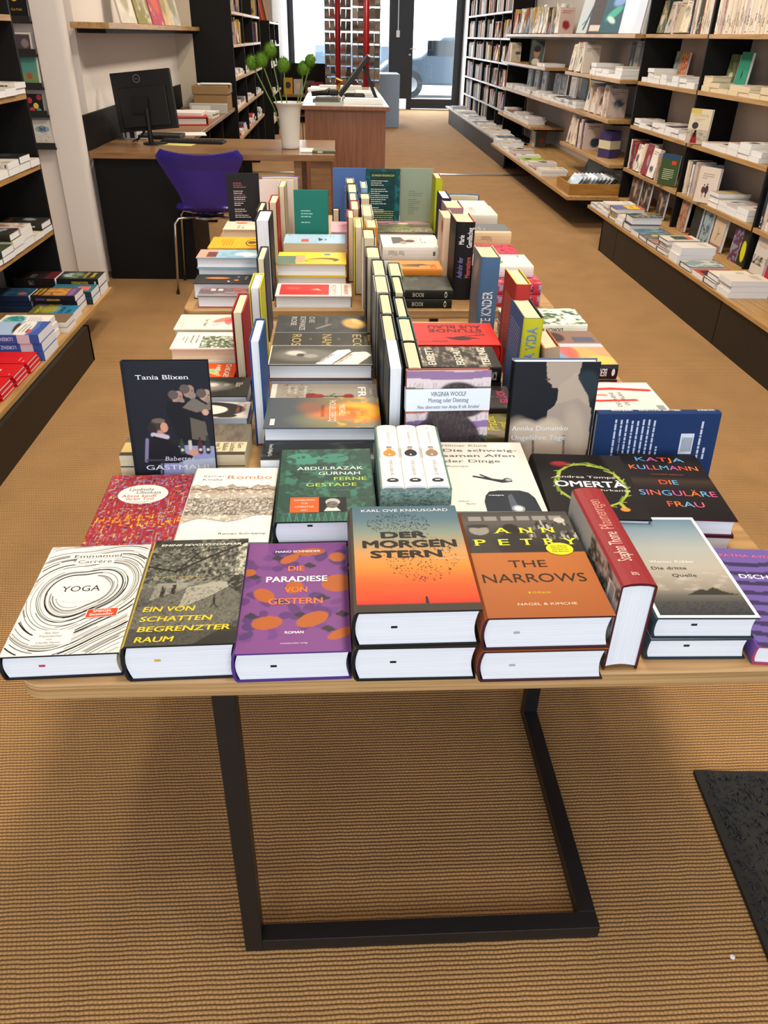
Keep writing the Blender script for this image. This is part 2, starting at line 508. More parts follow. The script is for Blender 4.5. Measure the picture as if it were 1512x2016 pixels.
big = nt.nodes.new('ShaderNodeTexNoise'); big.inputs['Scale'].default_value = 5; big.inputs['Detail'].default_value = 3; L.new(tc.outputs['Object'], big.inputs[0])
mx = nt.nodes.new('ShaderNodeMix'); mx.data_type = 'RGBA'; mx.blend_type = 'MULTIPLY'; mx.inputs[0].default_value = .35
L.new(cr.outputs[0], mx.inputs[6]); L.new(big.outputs[0], mx.inputs[7]); L.new(mx.outputs[2], b.inputs['Base Color'])
bp = nt.nodes.new('ShaderNodeBump'); bp.inputs['Strength'].default_value = .9; bp.inputs['Distance'].default_value = .003
L.new(hgt, bp.inputs['Height']); L.new(bp.outputs[0], b.inputs['Normal']); b.inputs['Roughness'].default_value = .9
SISAL = m
struct('floor', MB().box(-2.4, -2.6, -.1, XR + .3, YB + .15, 0), SISAL)
struct('ceiling', MB().box(-2.4, -2.6, 3.0, XR + .3, YB + .15, 3.1), plain('ceiling_white', '#d8d6d2', .9))
struct('wall_right', MB().box(XR, -2.6, 0, XR + .15, YB, 3.0), WALLG)
LW = MB().box(-1.9, -2.6, 0, -1.75, 4.97, 3.0); struct('wall_left', LW, WALL)
struct('wall_left_niche', MB().box(-2.0, 4.97, 0, -1.6, 5.2, 3.0).box(-2.0, 5.2, 0, XL, 8.3, 3.0), WALL)
struct('wall_left_corner', MB().box(-2.0, 8.3, 0, -1.32, 8.5, 3.0), WALLW)
struct('wall_left_rear', MB().box(-1.6, 8.5, 0, -1.33, 14.4, 3.0).box(-1.6, 14.4, 0, -1.02, YB, 3.0), WALLG)
pl = MB()
import itertools
rc = .03; pts = []
for cx, cy, a0 in ((-1.456 - rc, 4.93 + rc, -90), (-1.456 - rc, 4.975, 0)):
    pts += [(cx + rc * math.cos(math.radians(a0 + k * 22.5)), cy + rc * math.sin(math.radians(a0 + k * 22.5))) for k in range(5)]
pts += [(-1.62, 5.005), (-1.62, 4.93)]
pl.prism(pts, 0, 3.0); struct('wall_pillar', pl, WALL)
struct('trim_threshold', MB().box(-1.0, 9.47, .0, 2.3, 9.54, .008), plain('brushed_aluminium', '#b9b6b0', .3, 1.), .002)
# front wall behind the camera, closed to skylight; an area light replaces its window
struct('wall_front', MB().box(-2.4, -2.25, 0, XR, -2.1, 3), WALL)
# rear facade
FR = plain('anthracite_frame', '#22262e', .45)
struct('wall_rear', MB().box(-1.2, YB, 0, -.95, YB + .15, 3).box(2.52, YB, 0, 2.9, YB + .15, 3).box(-1.2, YB, 2.75, 2.9, YB + .15, 3.0).box(-.95, YB, 0, 1.16, YB + .15, .22), FR)
m, nt, b = nodes('window_glass')
for q in list(nt.nodes):
    if q.type == 'BSDF_PRINCIPLED': nt.nodes.remove(q)
tr = nt.nodes.new('ShaderNodeBsdfTransparent'); tr.inputs[0].default_value = (.93, .96, .98, 1)
gl = nt.nodes.new('ShaderNodeBsdfGlossy'); gl.inputs['Roughness'].default_value = .02
ms = nt.nodes.new('ShaderNodeMixShader'); ms.inputs[0].default_value = .06
nt.links.new(tr.outputs[0], ms.inputs[1]); nt.links.new(gl.outputs[0], ms.inputs[2])
nt.links.new(ms.outputs[0], [q for q in nt.nodes if q.type == 'OUTPUT_MATERIAL'][0].inputs[0]); GLASS = m
w = struct('window_1', MB().box(-.97, YB - .05, .2, -.9, YB + .1, 2.8).box(1.06, YB - .05, .2, 1.45, YB + .1, 2.8).box(-.97, YB - .05, .16, 1.2, YB + .1, .24), FR)
MB().box(-.92, YB + .02, .24, 1.07, YB + .03, 2.76).build('window_pane', GLASS, w)
d = struct('door_1', MB().box(1.45, YB - .04, 0, 1.56, YB + .04, 2.75).box(2.43, YB - .04, 0, 2.53, YB + .04, 2.75).box(1.56, YB - .04, 0.02, 2.43, YB + .04, .2).box(1.56, YB - .04, 2.6, 2.43, YB + .04, 2.75), FR)
MB().box(1.55, YB - .005, .18, 2.44, YB + .005, 2.62).build('door_pane', GLASS, d)
MB().tube([(1.5, YB - .04, 1.12), (1.5, YB - .1, 1.12), (1.62, YB - .1, 1.12)], .012, 8).lathe([(.025, 1.0), (.025, 1.03)], 1.5, YB - .05, 12).build('door_handle', CHROME, d)
sw = thing('door_closer_rod', 'thin white pull rod with a small white box hanging beside the glass door', 'pull rod', (1.24, YB - .09, 1.38))
MB().tube([(0, 0, .06), (.0, 0, 1.3)], .008, 6).build('rod', plain('white_plastic', '#cfd2d4', .5), sw)
MB().box(-.035, -.015, -.06, .035, .015, .06).build('control_box', plain('white_plastic', '#cfd2d4', .5), sw, bevel=.004)
# outside: street, opposite house front, parked car
struct('ground_street', MB().box(-9, YB + .16, -.15, 14, YB + 12, -.02), plain('pale_paving', '#c9c8c4', .9))
hs = thing('building', 'pale house front across the street beyond the glass door and shop window', 'building', (2, YB + 9, 0))
MB().box(-11, 0, -.1, 12, .4, 7).build('wall', plain('pale_render', '#f2f1ee', .9), hs)
mbw = MB()
for k in range(6): mbw.box(-9.5 + 3.4 * k, -.04, .05, -7.2 + 3.4 * k, 0, 1.05)
mbw.build('basement_grille', plain('slate_panel', '#4d5a66', .7), hs)
MB().box(-11, -.08, 1.1, 12, 0, 1.18).build('ledge', plain('stone_ledge', '#8e9294', .8), hs)
car = thing('car', 'dark parked car seen low through the glass door behind the counter', 'car', (3.2, YB + 4.6, -.02))
cb = MB(); prof = [(-2.1, .3), (-2.15, .62), (-1.9, .8), (-1.1, .92), (-.55, 1.36), (.75, 1.4), (1.5, .98), (2.1, .86), (2.2, .5), (2.15, .3)]
n = len(prof); v = [(x, -.8, z) for x, z in prof] + [(x, .8, z) for x, z in prof]
cb.add(v, [tuple(range(n)), tuple(range(2 * n - 1, n - 1, -1))] + [(i, n + i, n + (i + 1) % n, (i + 1) % n) for i in range(n)])
cb.build('body', plain('dark_car_paint', '#39444e', .3, .3), car, bevel=.05)
MB().box(-.95, -.81, .95, -.05, -.8, 1.28).box(.05, -.81, .95, .95, -.8, 1.28).build('side_window', plain('car_glass', '#0f1418', .1), car)
for x in (-1.35, 1.35):
    q = MB().tube([(x, -.82, .31), (x, -.6, .31)], .31, 20).build('wheel', plain('tyre_rubber', '#111214', .7), car)
    MB().tube([(x, -.83, .31), (x, -.81, .31)], .17, 16).build('hub_cap', CHROME, q)


# ================================================================== bookcases
def case(label, side, xf, xb, ys, zs, top, thick=.022, ledge=None, end_dark=True, board=OAKY, gr=None, floor_plinth=True, back=True):
    """ys: divider positions from far to near, zs: board heights (top face)"""
    s = 1 if side == 'R' else -1
    t = thing('bookcase', label, 'bookcase', ((xf + xb) / 2, (ys[0] + ys[-1]) / 2, 0), group=gr); ox, oy = t.location.x, t.location.y
    y0, y1 = min(ys), max(ys)
    for y in ys:
        MB().box(min(xf, xb) - ox, y - thick / 2 - oy, 0, max(xf, xb) - ox, y + thick / 2 - oy, top).build('side_panel', BLACKW if 0 else BLACK, t)
    for z in zs:
        for a, c in zip(ys[1:], ys):
            MB().box(min(xf - s * .004, xb) - ox, a + thick / 2 - oy, z - .024, max(xf - s * .004, xb) - ox, c - thick / 2 - oy, z).build('shelf', board, t, bevel=.0015)
    if back: MB().box(xb - ox, y0 - oy, .0, xb + s * .012 - ox, y1 - oy, top).build('back_panel', WALLG, t)
    if ledge:
        xl, zl, ya, yb, xbase = ledge
        MB().box(min(xl, xf) - ox, ya - oy, zl - .022, max(xl, xf) - ox, yb - oy, zl).box(min(xf, xb) - ox, y0 - oy, zl - .022, max(xf, xb) - ox, y1 - oy, zl).build('ledge', board, t, bevel=.0015)
        yy_ = yb - (.38 if side == 'R' else .55)
        yq = ya
        while yq < yy_ - .01:
            y2 = min(yq + 1.72, yy_); MB().box(min(xbase, xbase + s * .02) - ox, yq + .004 - oy, 0, max(xbase, xbase + s * .02) - ox, y2 - .004 - oy, zl - .024).build('plinth_panel', BLACKW, t); yq = y2
        MB().box(min(xbase, xf) - ox, yy_ - .02 - oy, 0, max(xbase, xf) - ox, yy_ - oy, zl - .024).build('plinth_end', BLACKW, t)
    return t


ZS = [.485, .79, 1.09, 1.395]
case('tall black bookcase with oak shelves along the right wall, nearest one', 'R', 2.29, 2.57, [6.63, 5.48, 4.35, 3.22, 2.1], ZS + [1.70], 2.3, ledge=(1.935, .257, 2.1, 6.28, 1.95))
case('tall black bookcase with white shelf edges at the far right beside the glass door', 'R', 2.29, 2.57, [15.9, 15.0, 14.05, 13.3, 12.6, 11.9], [.485, .76, 1.06, 1.35, 1.66], 2.5, ledge=(1.98, .257, 10.1, 16.0, 2.0), board=wood_mat('pale_shelf_board', '#8f8a83', '#b8b4ae', (20, 1.2, 20)))
case('tall black bookcase with oak shelves along the left wall', 'L', -1.45, -1.74, [4.14, 3.0, 1.9], ZS, 2.1, ledge=(-1.20, .194, 1.9, 4.14, -1.18))
case('black bookcase standing behind the desk at the far left', 'L', -.96, -1.32, [11.25, 10.3, 9.3, 8.32], [.46, .715, .98, 1.25, 1.51], 2.5)
case('smaller black bookcase at the far left near the shop window', 'L', -.93, -1.32, [14.3, 13.4, 12.45], [.25, .6, .95, 1.2, 1.48], 1.49)
# white wall bay between the two right cases: hung shelves, each a thing
def wshelf(label, x, z, ya, yb, xb=2.598, brk=True, th=.028):
    t = thing('wall_shelf', label, 'shelf', ((x + xb) / 2, (ya + yb) / 2, z - th)); ox, oy, oz = t.location
    MB().box(x - ox, ya - oy, 0, xb - ox, yb - oy, th).build('board', OAKY, t, bevel=.002)
    if brk: MB().box(x + .06 * (1 if xb > x else -1) - ox, ya + .03 - oy, -.016, xb - ox, yb - .03 - oy, -.001).build('bracket_bar', BLACK, t)
    return t
wshelf('longest wall shelf at eye level in the white bay on the right', 2.22, 1.395, 6.66, 11.85)
wshelf('short far wall shelf just below the eye level shelf on the right', 2.2, 1.09, 9.35, 11.85)
wshelf('near wall shelf just below the eye level shelf on the right', 2.2, 1.09, 6.78, 8.5)
wshelf('long middle wall shelf at waist height in the white bay on the right', 2.22, .79, 7.0, 11.85)
wshelf('short far knee-high wall shelf in the white bay on the right', 2.2, .485, 9.75, 11.85)
wshelf('near knee-high wall shelf in the white bay on the right', 2.21, .485, 6.75, 8.4)
wshelf('lowest wide wall shelf in the white bay, carrying the oak tray', 1.86, .257, 6.62, 10.3)
struct('wall_right_bay_plinth', MB().box(2.3, 6.66, 0, 2.59, 11.85, .2), BLACKW)
# wall shelf over the desk on the left
t = thing('wall_shelf', 'oak wall shelf on the white wall above the computer desk', 'shelf', (-1.355, 6.65, 1.35))
MB().box(-.105, -1.6, 0, .105, 1.65, .03).build('board', OAKY, t, bevel=.002)
MB().box(-.10, -1.5, -.022, .06, 1.6, -.001).build('bracket_bar', BLACK, t)
# picture ledges with cards beside the pillar
INK = plain('black_ledge', '#0d0d0e', .5)
cards = [(1.365, 'black postcard pack with a yellow moon on the topmost black picture ledge', '#121214', .115, .24), (1.215, 'small photo card with white border on the second black picture ledge', '#4a3f45', .09, .1),
         (1.056, 'white-edged card with green field picture on the middle black picture ledge', '#5f8f86', .115, .145), (.92, 'dark card with coloured dots on the fourth black picture ledge', '#16161a', .09, .105),
         (.757, 'pale card with a blue cloud and rain strokes on the lowest black picture ledge', '#cdc8c2', .13, .14)]
wh = ['topmost', 'second from the top', 'middle', 'fourth from the top', 'lowest']
for i, (z, lb, col, cw, ch) in enumerate(cards):
    x1 = -1.635 + .0 * i
    tag(MB().box(-.11, -.05, 0, .11, 0, .01).box(-.11, -.054, 0, .11, -.05, .035).build('picture_ledge', INK, matrix=Matrix.Translation((-1.735 + .012 * (i == 4), 4.968, z))), 'narrow black picture ledge on the white wall by the pillar, ' + wh[i], 'picture ledge')
    a = Art(P(20, 24, col, 1.2))
    if i == 0: a.ell(.45, .62, .28, .25, '#d9b73a').text('Gul Melk', .5, .2, .09, '#c9a43a', al='c', asp=ch / cw)
    if i == 1: a.pic = P(20, 20, '#d8d4d0').rect(.1, .1, .9, .9, '#4a4048').ell(.6, .5, .22, .2, '#8d7f84', .8)
    if i == 2: a.pic = P(20, 24, '#d8d6d0').rect(.06, .12, .94, 1, '#4f8f88').rect(.06, .12, .94, .5, '#6f8f60').ell(.5, .4, .14, .12, '#9c5a3c')
    if i == 3:
        for k, (x, y, c) in enumerate(((.2, .7, '#b03848'), (.55, .45, '#d8c04c'), (.3, .25, '#c04050'), (.7, .2, '#5a90b4'), (.8, .85, '#9a3040'))): a.ell(x, y, .16, .14, c)
    if i == 4:
        for x, y in ((.35, .66), (.5, .7), (.65, .66), (.5, .62)): a.ell(x, y, .15, .1, '#7e9cb4')
        r = random.Random(3)
        for k in range(16): x, y = r.uniform(.15, .8), r.uniform(.2, .5); a.poly([(x, y), (x + .02, y), (x + .06, y + .05), (x + .04, y + .05)], '#a08878')
    mb = MB(); mb.box(-cw / 2, 0, 0, cw / 2, .006, ch, '#d8d4cf')
    a.emit(mb, lambda x, y, e, cw=cw, ch=ch: (-cw / 2 + x * cw, -e, y * ch))
    tag(mb.build('postcard', MATTE, matrix=Matrix.Translation((-1.69 + .012 * (i == 4), 4.93, z + .0105)) @ Matrix.Rotation(math.radians(-6), 4, 'X')), lb, 'card')

# ================================================================== furniture
ZT = .64


def round_rect(x0, y0, x1, y1, r, n=6):
    p = []
    for cx, cy, a in ((x1 - r, y0 + r, -90), (x1 - r, y1 - r, 0), (x0 + r, y1 - r, 90), (x0 + r, y0 + r, 180)):
        p += [(cx + r * math.cos(math.radians(a + 90 * k / n)), cy + r * math.sin(math.radians(a + 90 * k / n))) for k in range(n + 1)]
    return p


def display_table(label, x0, y0, x1, y1, legs, rot=0):
    cx, cy = (x0 + x1) / 2, (y0 + y1) / 2
    t = thing('display_table', label, 'table', (cx, cy, 0), math.radians(rot), 'low oak display tables under the books')
    mb = MB(); poly = round_rect(x0 - cx, y0 - cy, x1 - cx, y1 - cy, .035); mb.prism(poly, ZT - .028, ZT)
    n = len(poly)
    mb.M = [1] * len(mb.F); mb.M[1] = 0; mb.M[0] = 0
    mb.build('tabletop', [OAK, PLY], t, bevel=.004)
    h = .015
    for (lx, ly, rx, ry) in legs:     # upright, bar along the floor, bar going back, upright
        lx -= cx; ly -= cy; rx -= cx; ry -= cy
        MB().box(lx - h, ly - h, 0, lx + h, ly + h, ZT - .028).build('leg', STEEL, t, bevel=.001)
        MB().box(rx - h, ry - h, 0, rx + h, ry + h, ZT - .028).build('leg', STEEL, t, bevel=.001)
        MB().box(lx + h, ly - h, 0, rx + h, ly + h, .03).build('floor_bar', STEEL, t, bevel=.001)
        a, b = sorted((ly, ry))
        MB().box(rx - h, a + h, 0, rx + h, b - h, .03).build('floor_bar', STEEL, t, bevel=.001)
        MB().box(min(lx, rx) - h, ly - h, ZT - .058, max(lx, rx) + h, ly + h, ZT - .029).build('top_bar', STEEL, t) if 0 else None
    return t


display_table('nearest low oak display table with a black square steel frame', -.42, .735, .69, 2.20, [(-.16, .754, .428, 1.26), (-.16, 2.14, .428, 1.66)])
display_table('second low oak display table behind the nearest one', -.485, 2.305, .655, 3.75, [(-.16, 2.36, .335, 2.75), (-.16, 3.62, .24, 3.3)], 1.0)

# black shaggy mat
mt = thing('door_mat', 'black shaggy mat lying on the sisal floor at the right', 'mat', (1.157, .321, 0), math.radians(-3.9))
MB().box(-.455, -.55, 0, .455, .735, .012).build('rubber_base', plain('mat_rubber', '#0c0d0f', .6), mt, bevel=.003)
r = random.Random(5); mb = MB()
for k in range(5200):
    x, y = r.uniform(-.44, .0), r.uniform(-.2, .725)
    if x > -.05 and r.random() < .5: continue
    a = r.uniform(0, 6.28); l = r.uniform(.008, .018); hgt_ = r.uniform(.004, .012); w = .0013
    dx, dy = math.cos(a) * l, math.sin(a) * l; nx, ny = -math.sin(a) * w, math.cos(a) * w
    mb.add([(x - nx, y - ny, .011), (x + nx, y + ny, .011), (x + dx * .5 + nx, y + dy * .5 + ny, .011 + hgt_), (x + dx * .5 - nx, y + dy * .5 - ny, .011 + hgt_), (x + dx, y + dy, .012 + hgt_ * .5)],
           [(0, 1, 2, 3), (3, 2, 4)])
mb.build('pile', plain('mat_pile', '#1c212b', .8), mt)['kind'] = 'stuff'
tag(MB().lathe([(0, 0), (.004, 0), (.0045, .0008), (.0035, .0016), (0, .0018)], n=16).build('paper_dot', plain('white_paper_dot', '#e6e8ec', .5), matrix=Matrix.Translation((.668, .695, .0005))), 'tiny white round paper scrap on the sisal floor beside the mat', 'scrap')

# desk
dk = thing('desk', 'walnut veneer desk with black front panel behind the purple chair', 'desk', (-.74, 5.35, 0))
MB().box(-.715, -.36, .705, .715, .40, .74).build('desktop', DESKW, dk, bevel=.002)
MB().box(-.705, -.33, 0, -.165, -.305, .704).build('front_panel', BLACK, dk)
MB().box(-.19, -.30, 0, -.17, .3, .704).build('side_panel', BLACK, dk)
for x0, x1, y0 in ((.47, .515, -.33), (.57, .69, -.33), (.48, .52, .3), (.64, .69, .3)):
    MB().box(x0, y0, 0, x1, y0 + .05, .704).build('leg', DESKW, dk)
rt = thing('side_worktop', 'long walnut worktop running back along the left wall from the desk', 'worktop', (-1.215, 7.02, 0))
MB().box(-.235, -1.26, .712, .235, 1.26, .74).build('top', DESKW, rt, bevel=.002)
MB().box(-.22, -1.2, .45, .17, 1.24, .465).build('under_shelf', BLACK, rt)
for y in (-.25, .55, 1.22): MB().box(-.22, y, 0, .2, y + .02, .711).build('support_panel', BLACK, rt)
tag(MB().box(-1.478, 5.008, .7405, -1.462, 8.25, .925).build('back_panel', BLACK, bevel=.001), 'black panel standing along the wall behind the desk and worktop', 'panel')

# monitor with its back to us
mo = thing('monitor', 'black computer monitor seen from behind on the desk', 'monitor', (-1.2, 5.42, .741), math.radians(-8))
mm = Matrix.Rotation(math.radians(-6), 4, 'Y') @ Matrix.Rotation(math.radians(-7), 4, 'X')
def tilt(o, m_=mm, loc=(0, 0, 0)): o.matrix_local = Matrix.Translation(loc) @ m_; return o
scr = MB(); w_, h_ = .30, .30
scr.add([(-w_ / 2 - .05, -.02, 0.05), (w_ / 2 + .04, -.02, .0), (w_ / 2 + .0, -.02, .31), (-w_ / 2 - .05, -.02, .33), (-w_ / 2 - .05, .02, 0.05), (w_ / 2 + .04, .02, .0), (w_ / 2, .02, .31), (-w_ / 2 - .05, .02, .33)],
        [(0, 1, 2, 3), (7, 6, 5, 4), (0, 4, 5, 1), (1, 5, 6, 2), (2, 6, 7, 3), (3, 7, 4, 0)])
scr = MB().box(-.19, -.012, 0, .19, .012, .325).box(-.15, -.03, .02, .15, -.012, .24)
scr_o = tilt(scr.build('screen_housing', PLAST, mo, bevel=.004), loc=(.02, 0, .075))
rg = MB()
for k in range(24):
    a, b_ = 2 * math.pi * k / 24, 2 * math.pi * (k + 1) / 24
    rg.add([(r_ * math.cos(t), -.0135, r_ * math.sin(t) * 1.0) for t in (a, b_) for r_ in (.019, .0225)], [(0, 1, 3, 2)])
V_, F_, W_ = textgeo('DELL', 'b'); s_ = .0085
rg.add([((x * .85 - W_ * .425) * s_, -.0136, (y - .5) * s_) for x, y in V_], F_)
tilt(rg.build('round_emblem', plain('grey_emblem', '#77797c', .4), mo), loc=(-.02, 0, .355))
MB().box(-.06, -.033, .17, .04, -.012, .26).build('port_bay', plain('port_bay', '#050506', .5), mo)
MB().tube([(.03, -.03, .01), (.03, -.035, .2)], .016, 8).build('stand_neck', PLAST, mo)
MB().lathe([(0, .0), (.075, 0), (.075, .006), (.0, .012)], .05, -.01, 24).build('stand_base', PLAST, mo)
tag(MB().tube([(-1.28, 5.46, .747), (-1.22, 5.41, .8), (-1.19, 5.39, .84)], .004, 6).tube([(-1.3, 5.44, .747), (-1.24, 5.41, .78), (-1.2, 5.39, .83)], .004, 6).build('monitor_cable', PLAST), 'thin black cables hanging behind the computer monitor', 'cable')
kb = thing('keyboard', 'flat black keyboard lying on the desk beside the monitor', 'keyboard', (-.93, 5.5, .741), math.radians(-5))
MB().box(-.2, -.06, 0, .2, .06, .014).build('body', PLAST, kb, bevel=.003)
mb = MB()
for i in range(15):
    for j in range(5): mb.box(-.19 + i * .0255, -.05 + j * .021, .0145, -.17 + i * .0255, -.033 + j * .021, .018)
mb.build('keys', plain('key_plastic', '#17171a', .5), kb)
PAP = plain('white_paper', '#dcdcda', .8)
tag(MB().box(-.13, -.05, 0, .12, .06, .0015).build('yellow_notes', plain('yellow_paper', '#c6c070', .8), matrix=Matrix.Translation((-1.03, 5.37, .741)) @ Matrix.Rotation(-.15, 4, 'Z')), 'yellow sheet of notes lying before the black keyboard', 'paper')
tag(MB().box(-.16, -.1, 0, .16, .1, .004).build('paper_sheets', PAP, matrix=Matrix.Translation((-1.08, 5.95, .741)) @ Matrix.Rotation(.2, 4, 'Z')), 'white sheets lying behind the computer monitor', 'paper')
tag(MB().box(-.16, -.1, 0, .16, .1, .022).build('letter_tray', PLAST, matrix=Matrix.Translation((-1.2, 5.75, .741)), bevel=.004), 'flat black tray on the desk behind the monitor', 'tray')
fr = thing('file_rack', 'white file rack holding papers against the black panel left of the monitor', 'file rack', (-1.33, 5.72, .741))
MB().box(-.07, -.1, 0, .08, .1, .006).box(-.07, .09, 0, .08, .1, .12).box(-.07, -.1, 0, -.064, .1, .13).build('rack', plain('white_plastic', '#cfd2d4', .5), fr)
MB().box(-.05, -.09, .007, -.03, .08, .17).box(.0, -.09, .007, .015, .08, .19).build('papers', PAP, fr)
MB().box(-.026, -.09, .007, -.006, .08, .15).build('black_folder', PLAST, fr)
bx = thing('cardboard_box', 'brown lidded cardboard box at the far end of the worktop', 'box', (-1.14, 8.0, .741))
CB_ = plain('brown_cardboard', '#94774f', .8)
MB().box(-.15, -.15, 0, .15, .17, .14).build('box_body', CB_, bx, bevel=.003); MB().box(-.158, -.158, .13, .158, .178, .2).build('lid', CB_, bx, bevel=.004)
tag(MB().box(-.13, -.1, 0, .15, .1, .006).box(-.1, -.13, .006, .17, .08, .01).build('paper_stack', PAP, matrix=Matrix.Translation((-1.14, 8.0, .9425)) @ Matrix.Rotation(.2, 4, 'Z')), 'loose white sheets lying on top of the cardboard box', 'paper')
bi = thing('ring_binder', 'white ring binder standing on its side before the cardboard box', 'binder', (-1.13, 7.62, .741))
MB().box(-.16, -.03, 0, .16, .03, .075).build('binder_cover', plain('binder_grey', '#b7b6b4', .5), bi, bevel=.002)
MB().lathe([(0, 0), (.012, 0), (.012, .003), (0, .003)], n=12).build('finger_hole', PLAST, bi, matrix=Matrix.Translation((-1.09, 7.589, .78)) @ Matrix.Rotation(math.radians(90), 4, 'X'))
MB().box(-.14, -.031, .01, .02, -.0305, .06).build('binder_label', PAP, bi)
tag(MB().box(-.15, -.12, 0, .14, .12, .03).box(-.13, -.1, .03, .15, .1, .045).build('document_stack', PAP, matrix=Matrix.Translation((-1.16, 7.25, .741)) @ Matrix.Rotation(-.1, 4, 'Z')), 'stack of white documents on the worktop before the white binder', 'paper')
rb = thing('ring_binder', 'red ring binder lying on the worktop with papers on it', 'binder', (-1.12, 6.7, .741), math.radians(12))
MB().box(-.16, -.14, 0, .1, .14, .007).box(-.16, -.14, .05, .1, .14, .057).box(.1, -.14, 0, .107, .14, .057).build('binder_cover', plain('binder_red', '#c22c1e', .4), rb, bevel=.002)
MB().box(-.15, -.13, .008, .09, .13, .045).build('filed_papers', PAP, rb)
tag(MB().box(-.12, -.14, 0, .12, .14, .02).build('document_stack', PAP, matrix=Matrix.Translation((-1.16, 6.76, .7995))), 'white papers piled on the red ring binder', 'paper')
tag(MB().box(-.12, -.1, 0, .12, .1, .03).build('plastic_bag', PAP, matrix=Matrix.Translation((-1.08, 7.7, .4665)), bevel=.01), 'white packet on the shelf under the worktop', 'packet')
tag(MB().box(-.1, -.1, 0, .1, .1, .03).box(-.09, -.12, .03, .1, .08, .05).build('pamphlets', plain('red_pamphlet', '#a02a26', .6), matrix=Matrix.Translation((-1.08, 7.0, .4665))), 'red pamphlets on the shelf under the worktop', 'pamphlets')

# vase with green globe flowers
vs = thing('vase', 'tall white flared vase on the right part of the desk', 'vase', (-.3, 5.28, .741))
prof = [(0, .0), (.052, 0), (.056, .006), (.055, .02), (.062, .12), (.066, .18), (.07, .215), (.083, .243), (.094, .252), (.090, .255), (.078, .245), (.062, .21), (.057, .15), (.05, .03), (0, .025)]
MB().lathe(prof, n=36).build('body', plain('white_porcelain', '#d8d6d0', .25), vs, smooth=True)
GREEN = plain('stem_green', '#6a8a3c', .6); HEAD = plain('globe_green', '#5c8a1c', .75)
tips = [(-.51, 1.185, 'leftmost green globe flower in the white vase'), (-.452, 1.20, 'second green globe flower from the left in the white vase'), (-.40, 1.25, 'highest green globe flower in the white vase'),
        (-.325, 1.178, 'green globe flower at the middle right of the white vase'), (-.205, 1.165, 'lower of the two green globe flowers right of the vase'), (-.165, 1.205, 'rightmost and higher green globe flower right of the vase')]
for k, (x, z, lb) in enumerate(tips):
    f = thing('globe_flower', lb, 'flower', (-.3 + (x + .3) * .18, 5.28 + .01 * (k % 3 - 1), .775), group='green globe flowers in the vase')
    y = 5.337 - f.location.y - .02 * (k % 2); ex, ez = x - f.location.x, z - .775
    MB().tube([(0, 0, 0), (ex * .3, y * .3, ez * .45), (ex * .75, y * .75, ez * .8), (ex, y, ez)], .0035, 6).build('stem', GREEN, f, smooth=True)
    mb = MB(); R0 = .045 if k < 5 else .038; r = random.Random(k)
    nu, nv = 20, 12
    v = [(R0 * .8 * math.sin(math.pi * j / nv) * math.cos(2 * math.pi * i / nu) + ex, y + R0 * .8 * math.sin(math.pi * j / nv) * math.sin(2 * math.pi * i / nu), ez + .01 + R0 * .8 * math.cos(math.pi * j / nv)) for j in range(nv + 1) for i in range(nu)]
    mb.add(v, [(j * nu + i, j * nu + (i + 1) % nu, (j + 1) * nu + (i + 1) % nu, (j + 1) * nu + i) for j in range(nv) for i in range(nu)])
    for q in range(420):
        a = r.uniform(0, 6.283); c = r.uniform(-.97, 1); s_ = math.sqrt(1 - c * c); d_ = Vector((s_ * math.cos(a), s_ * math.sin(a), c))
        o_ = Vector((ex, y, ez + .01)); p0 = o_ + d_ * R0 * .75; p1 = o_ + d_ * R0 * r.uniform(1.0, 1.18); t_ = d_.cross(Vector((.3, .5, .8))).normalized() * .0016
        mb.add([p0 - t_, p0 + t_, p1], [(0, 1, 2)])
    mb.build('flower_head', HEAD, f)
ob = thing('open_booklet', 'open white booklet lying beside the white vase', 'booklet', (-.19, 5.17, .741), math.radians(2))
MB().box(-.045, -.075, 0, .035, .1, .004).build('page', PAP, ob)
g_ = thing('book', 'thin green book lying at the desk corner by the booklet', 'book', (-.09, 5.10, .741), math.radians(2))
MB().box(-.07, -.03, 0, .07, .03, .012).build('cover', plain('olive_cloth', '#56603a', .6), g_, bevel=.001); MB().box(-.04, -.0305, .002, -.01, -.03, .010).build('spine_label', PAP, g_)
# cables under the desk
tag(MB().tube([(-.20, 5.9, .02), (-.18, 5.85, .2), (-.21, 5.8, .35), (-.17, 5.75, .5), (-.19, 5.72, .7)], .004, 6).tube([(-.17, 5.9, .02), (-.21, 5.86, .22), (-.16, 5.8, .4), (-.2, 5.72, .69)], .004, 6).build('desk_cable', PLAST), 'thin tangled cables hanging below the right end of the desk', 'cable')
tag(MB().tube([(-.27, 6.39, .0), (-.28, 6.37, .3), (-.26, 6.37, .55), (-.27, 6.38, .86)], .004, 6).build('counter_cable', PLAST), 'single black cable running down the front of the brown counter', 'cable')

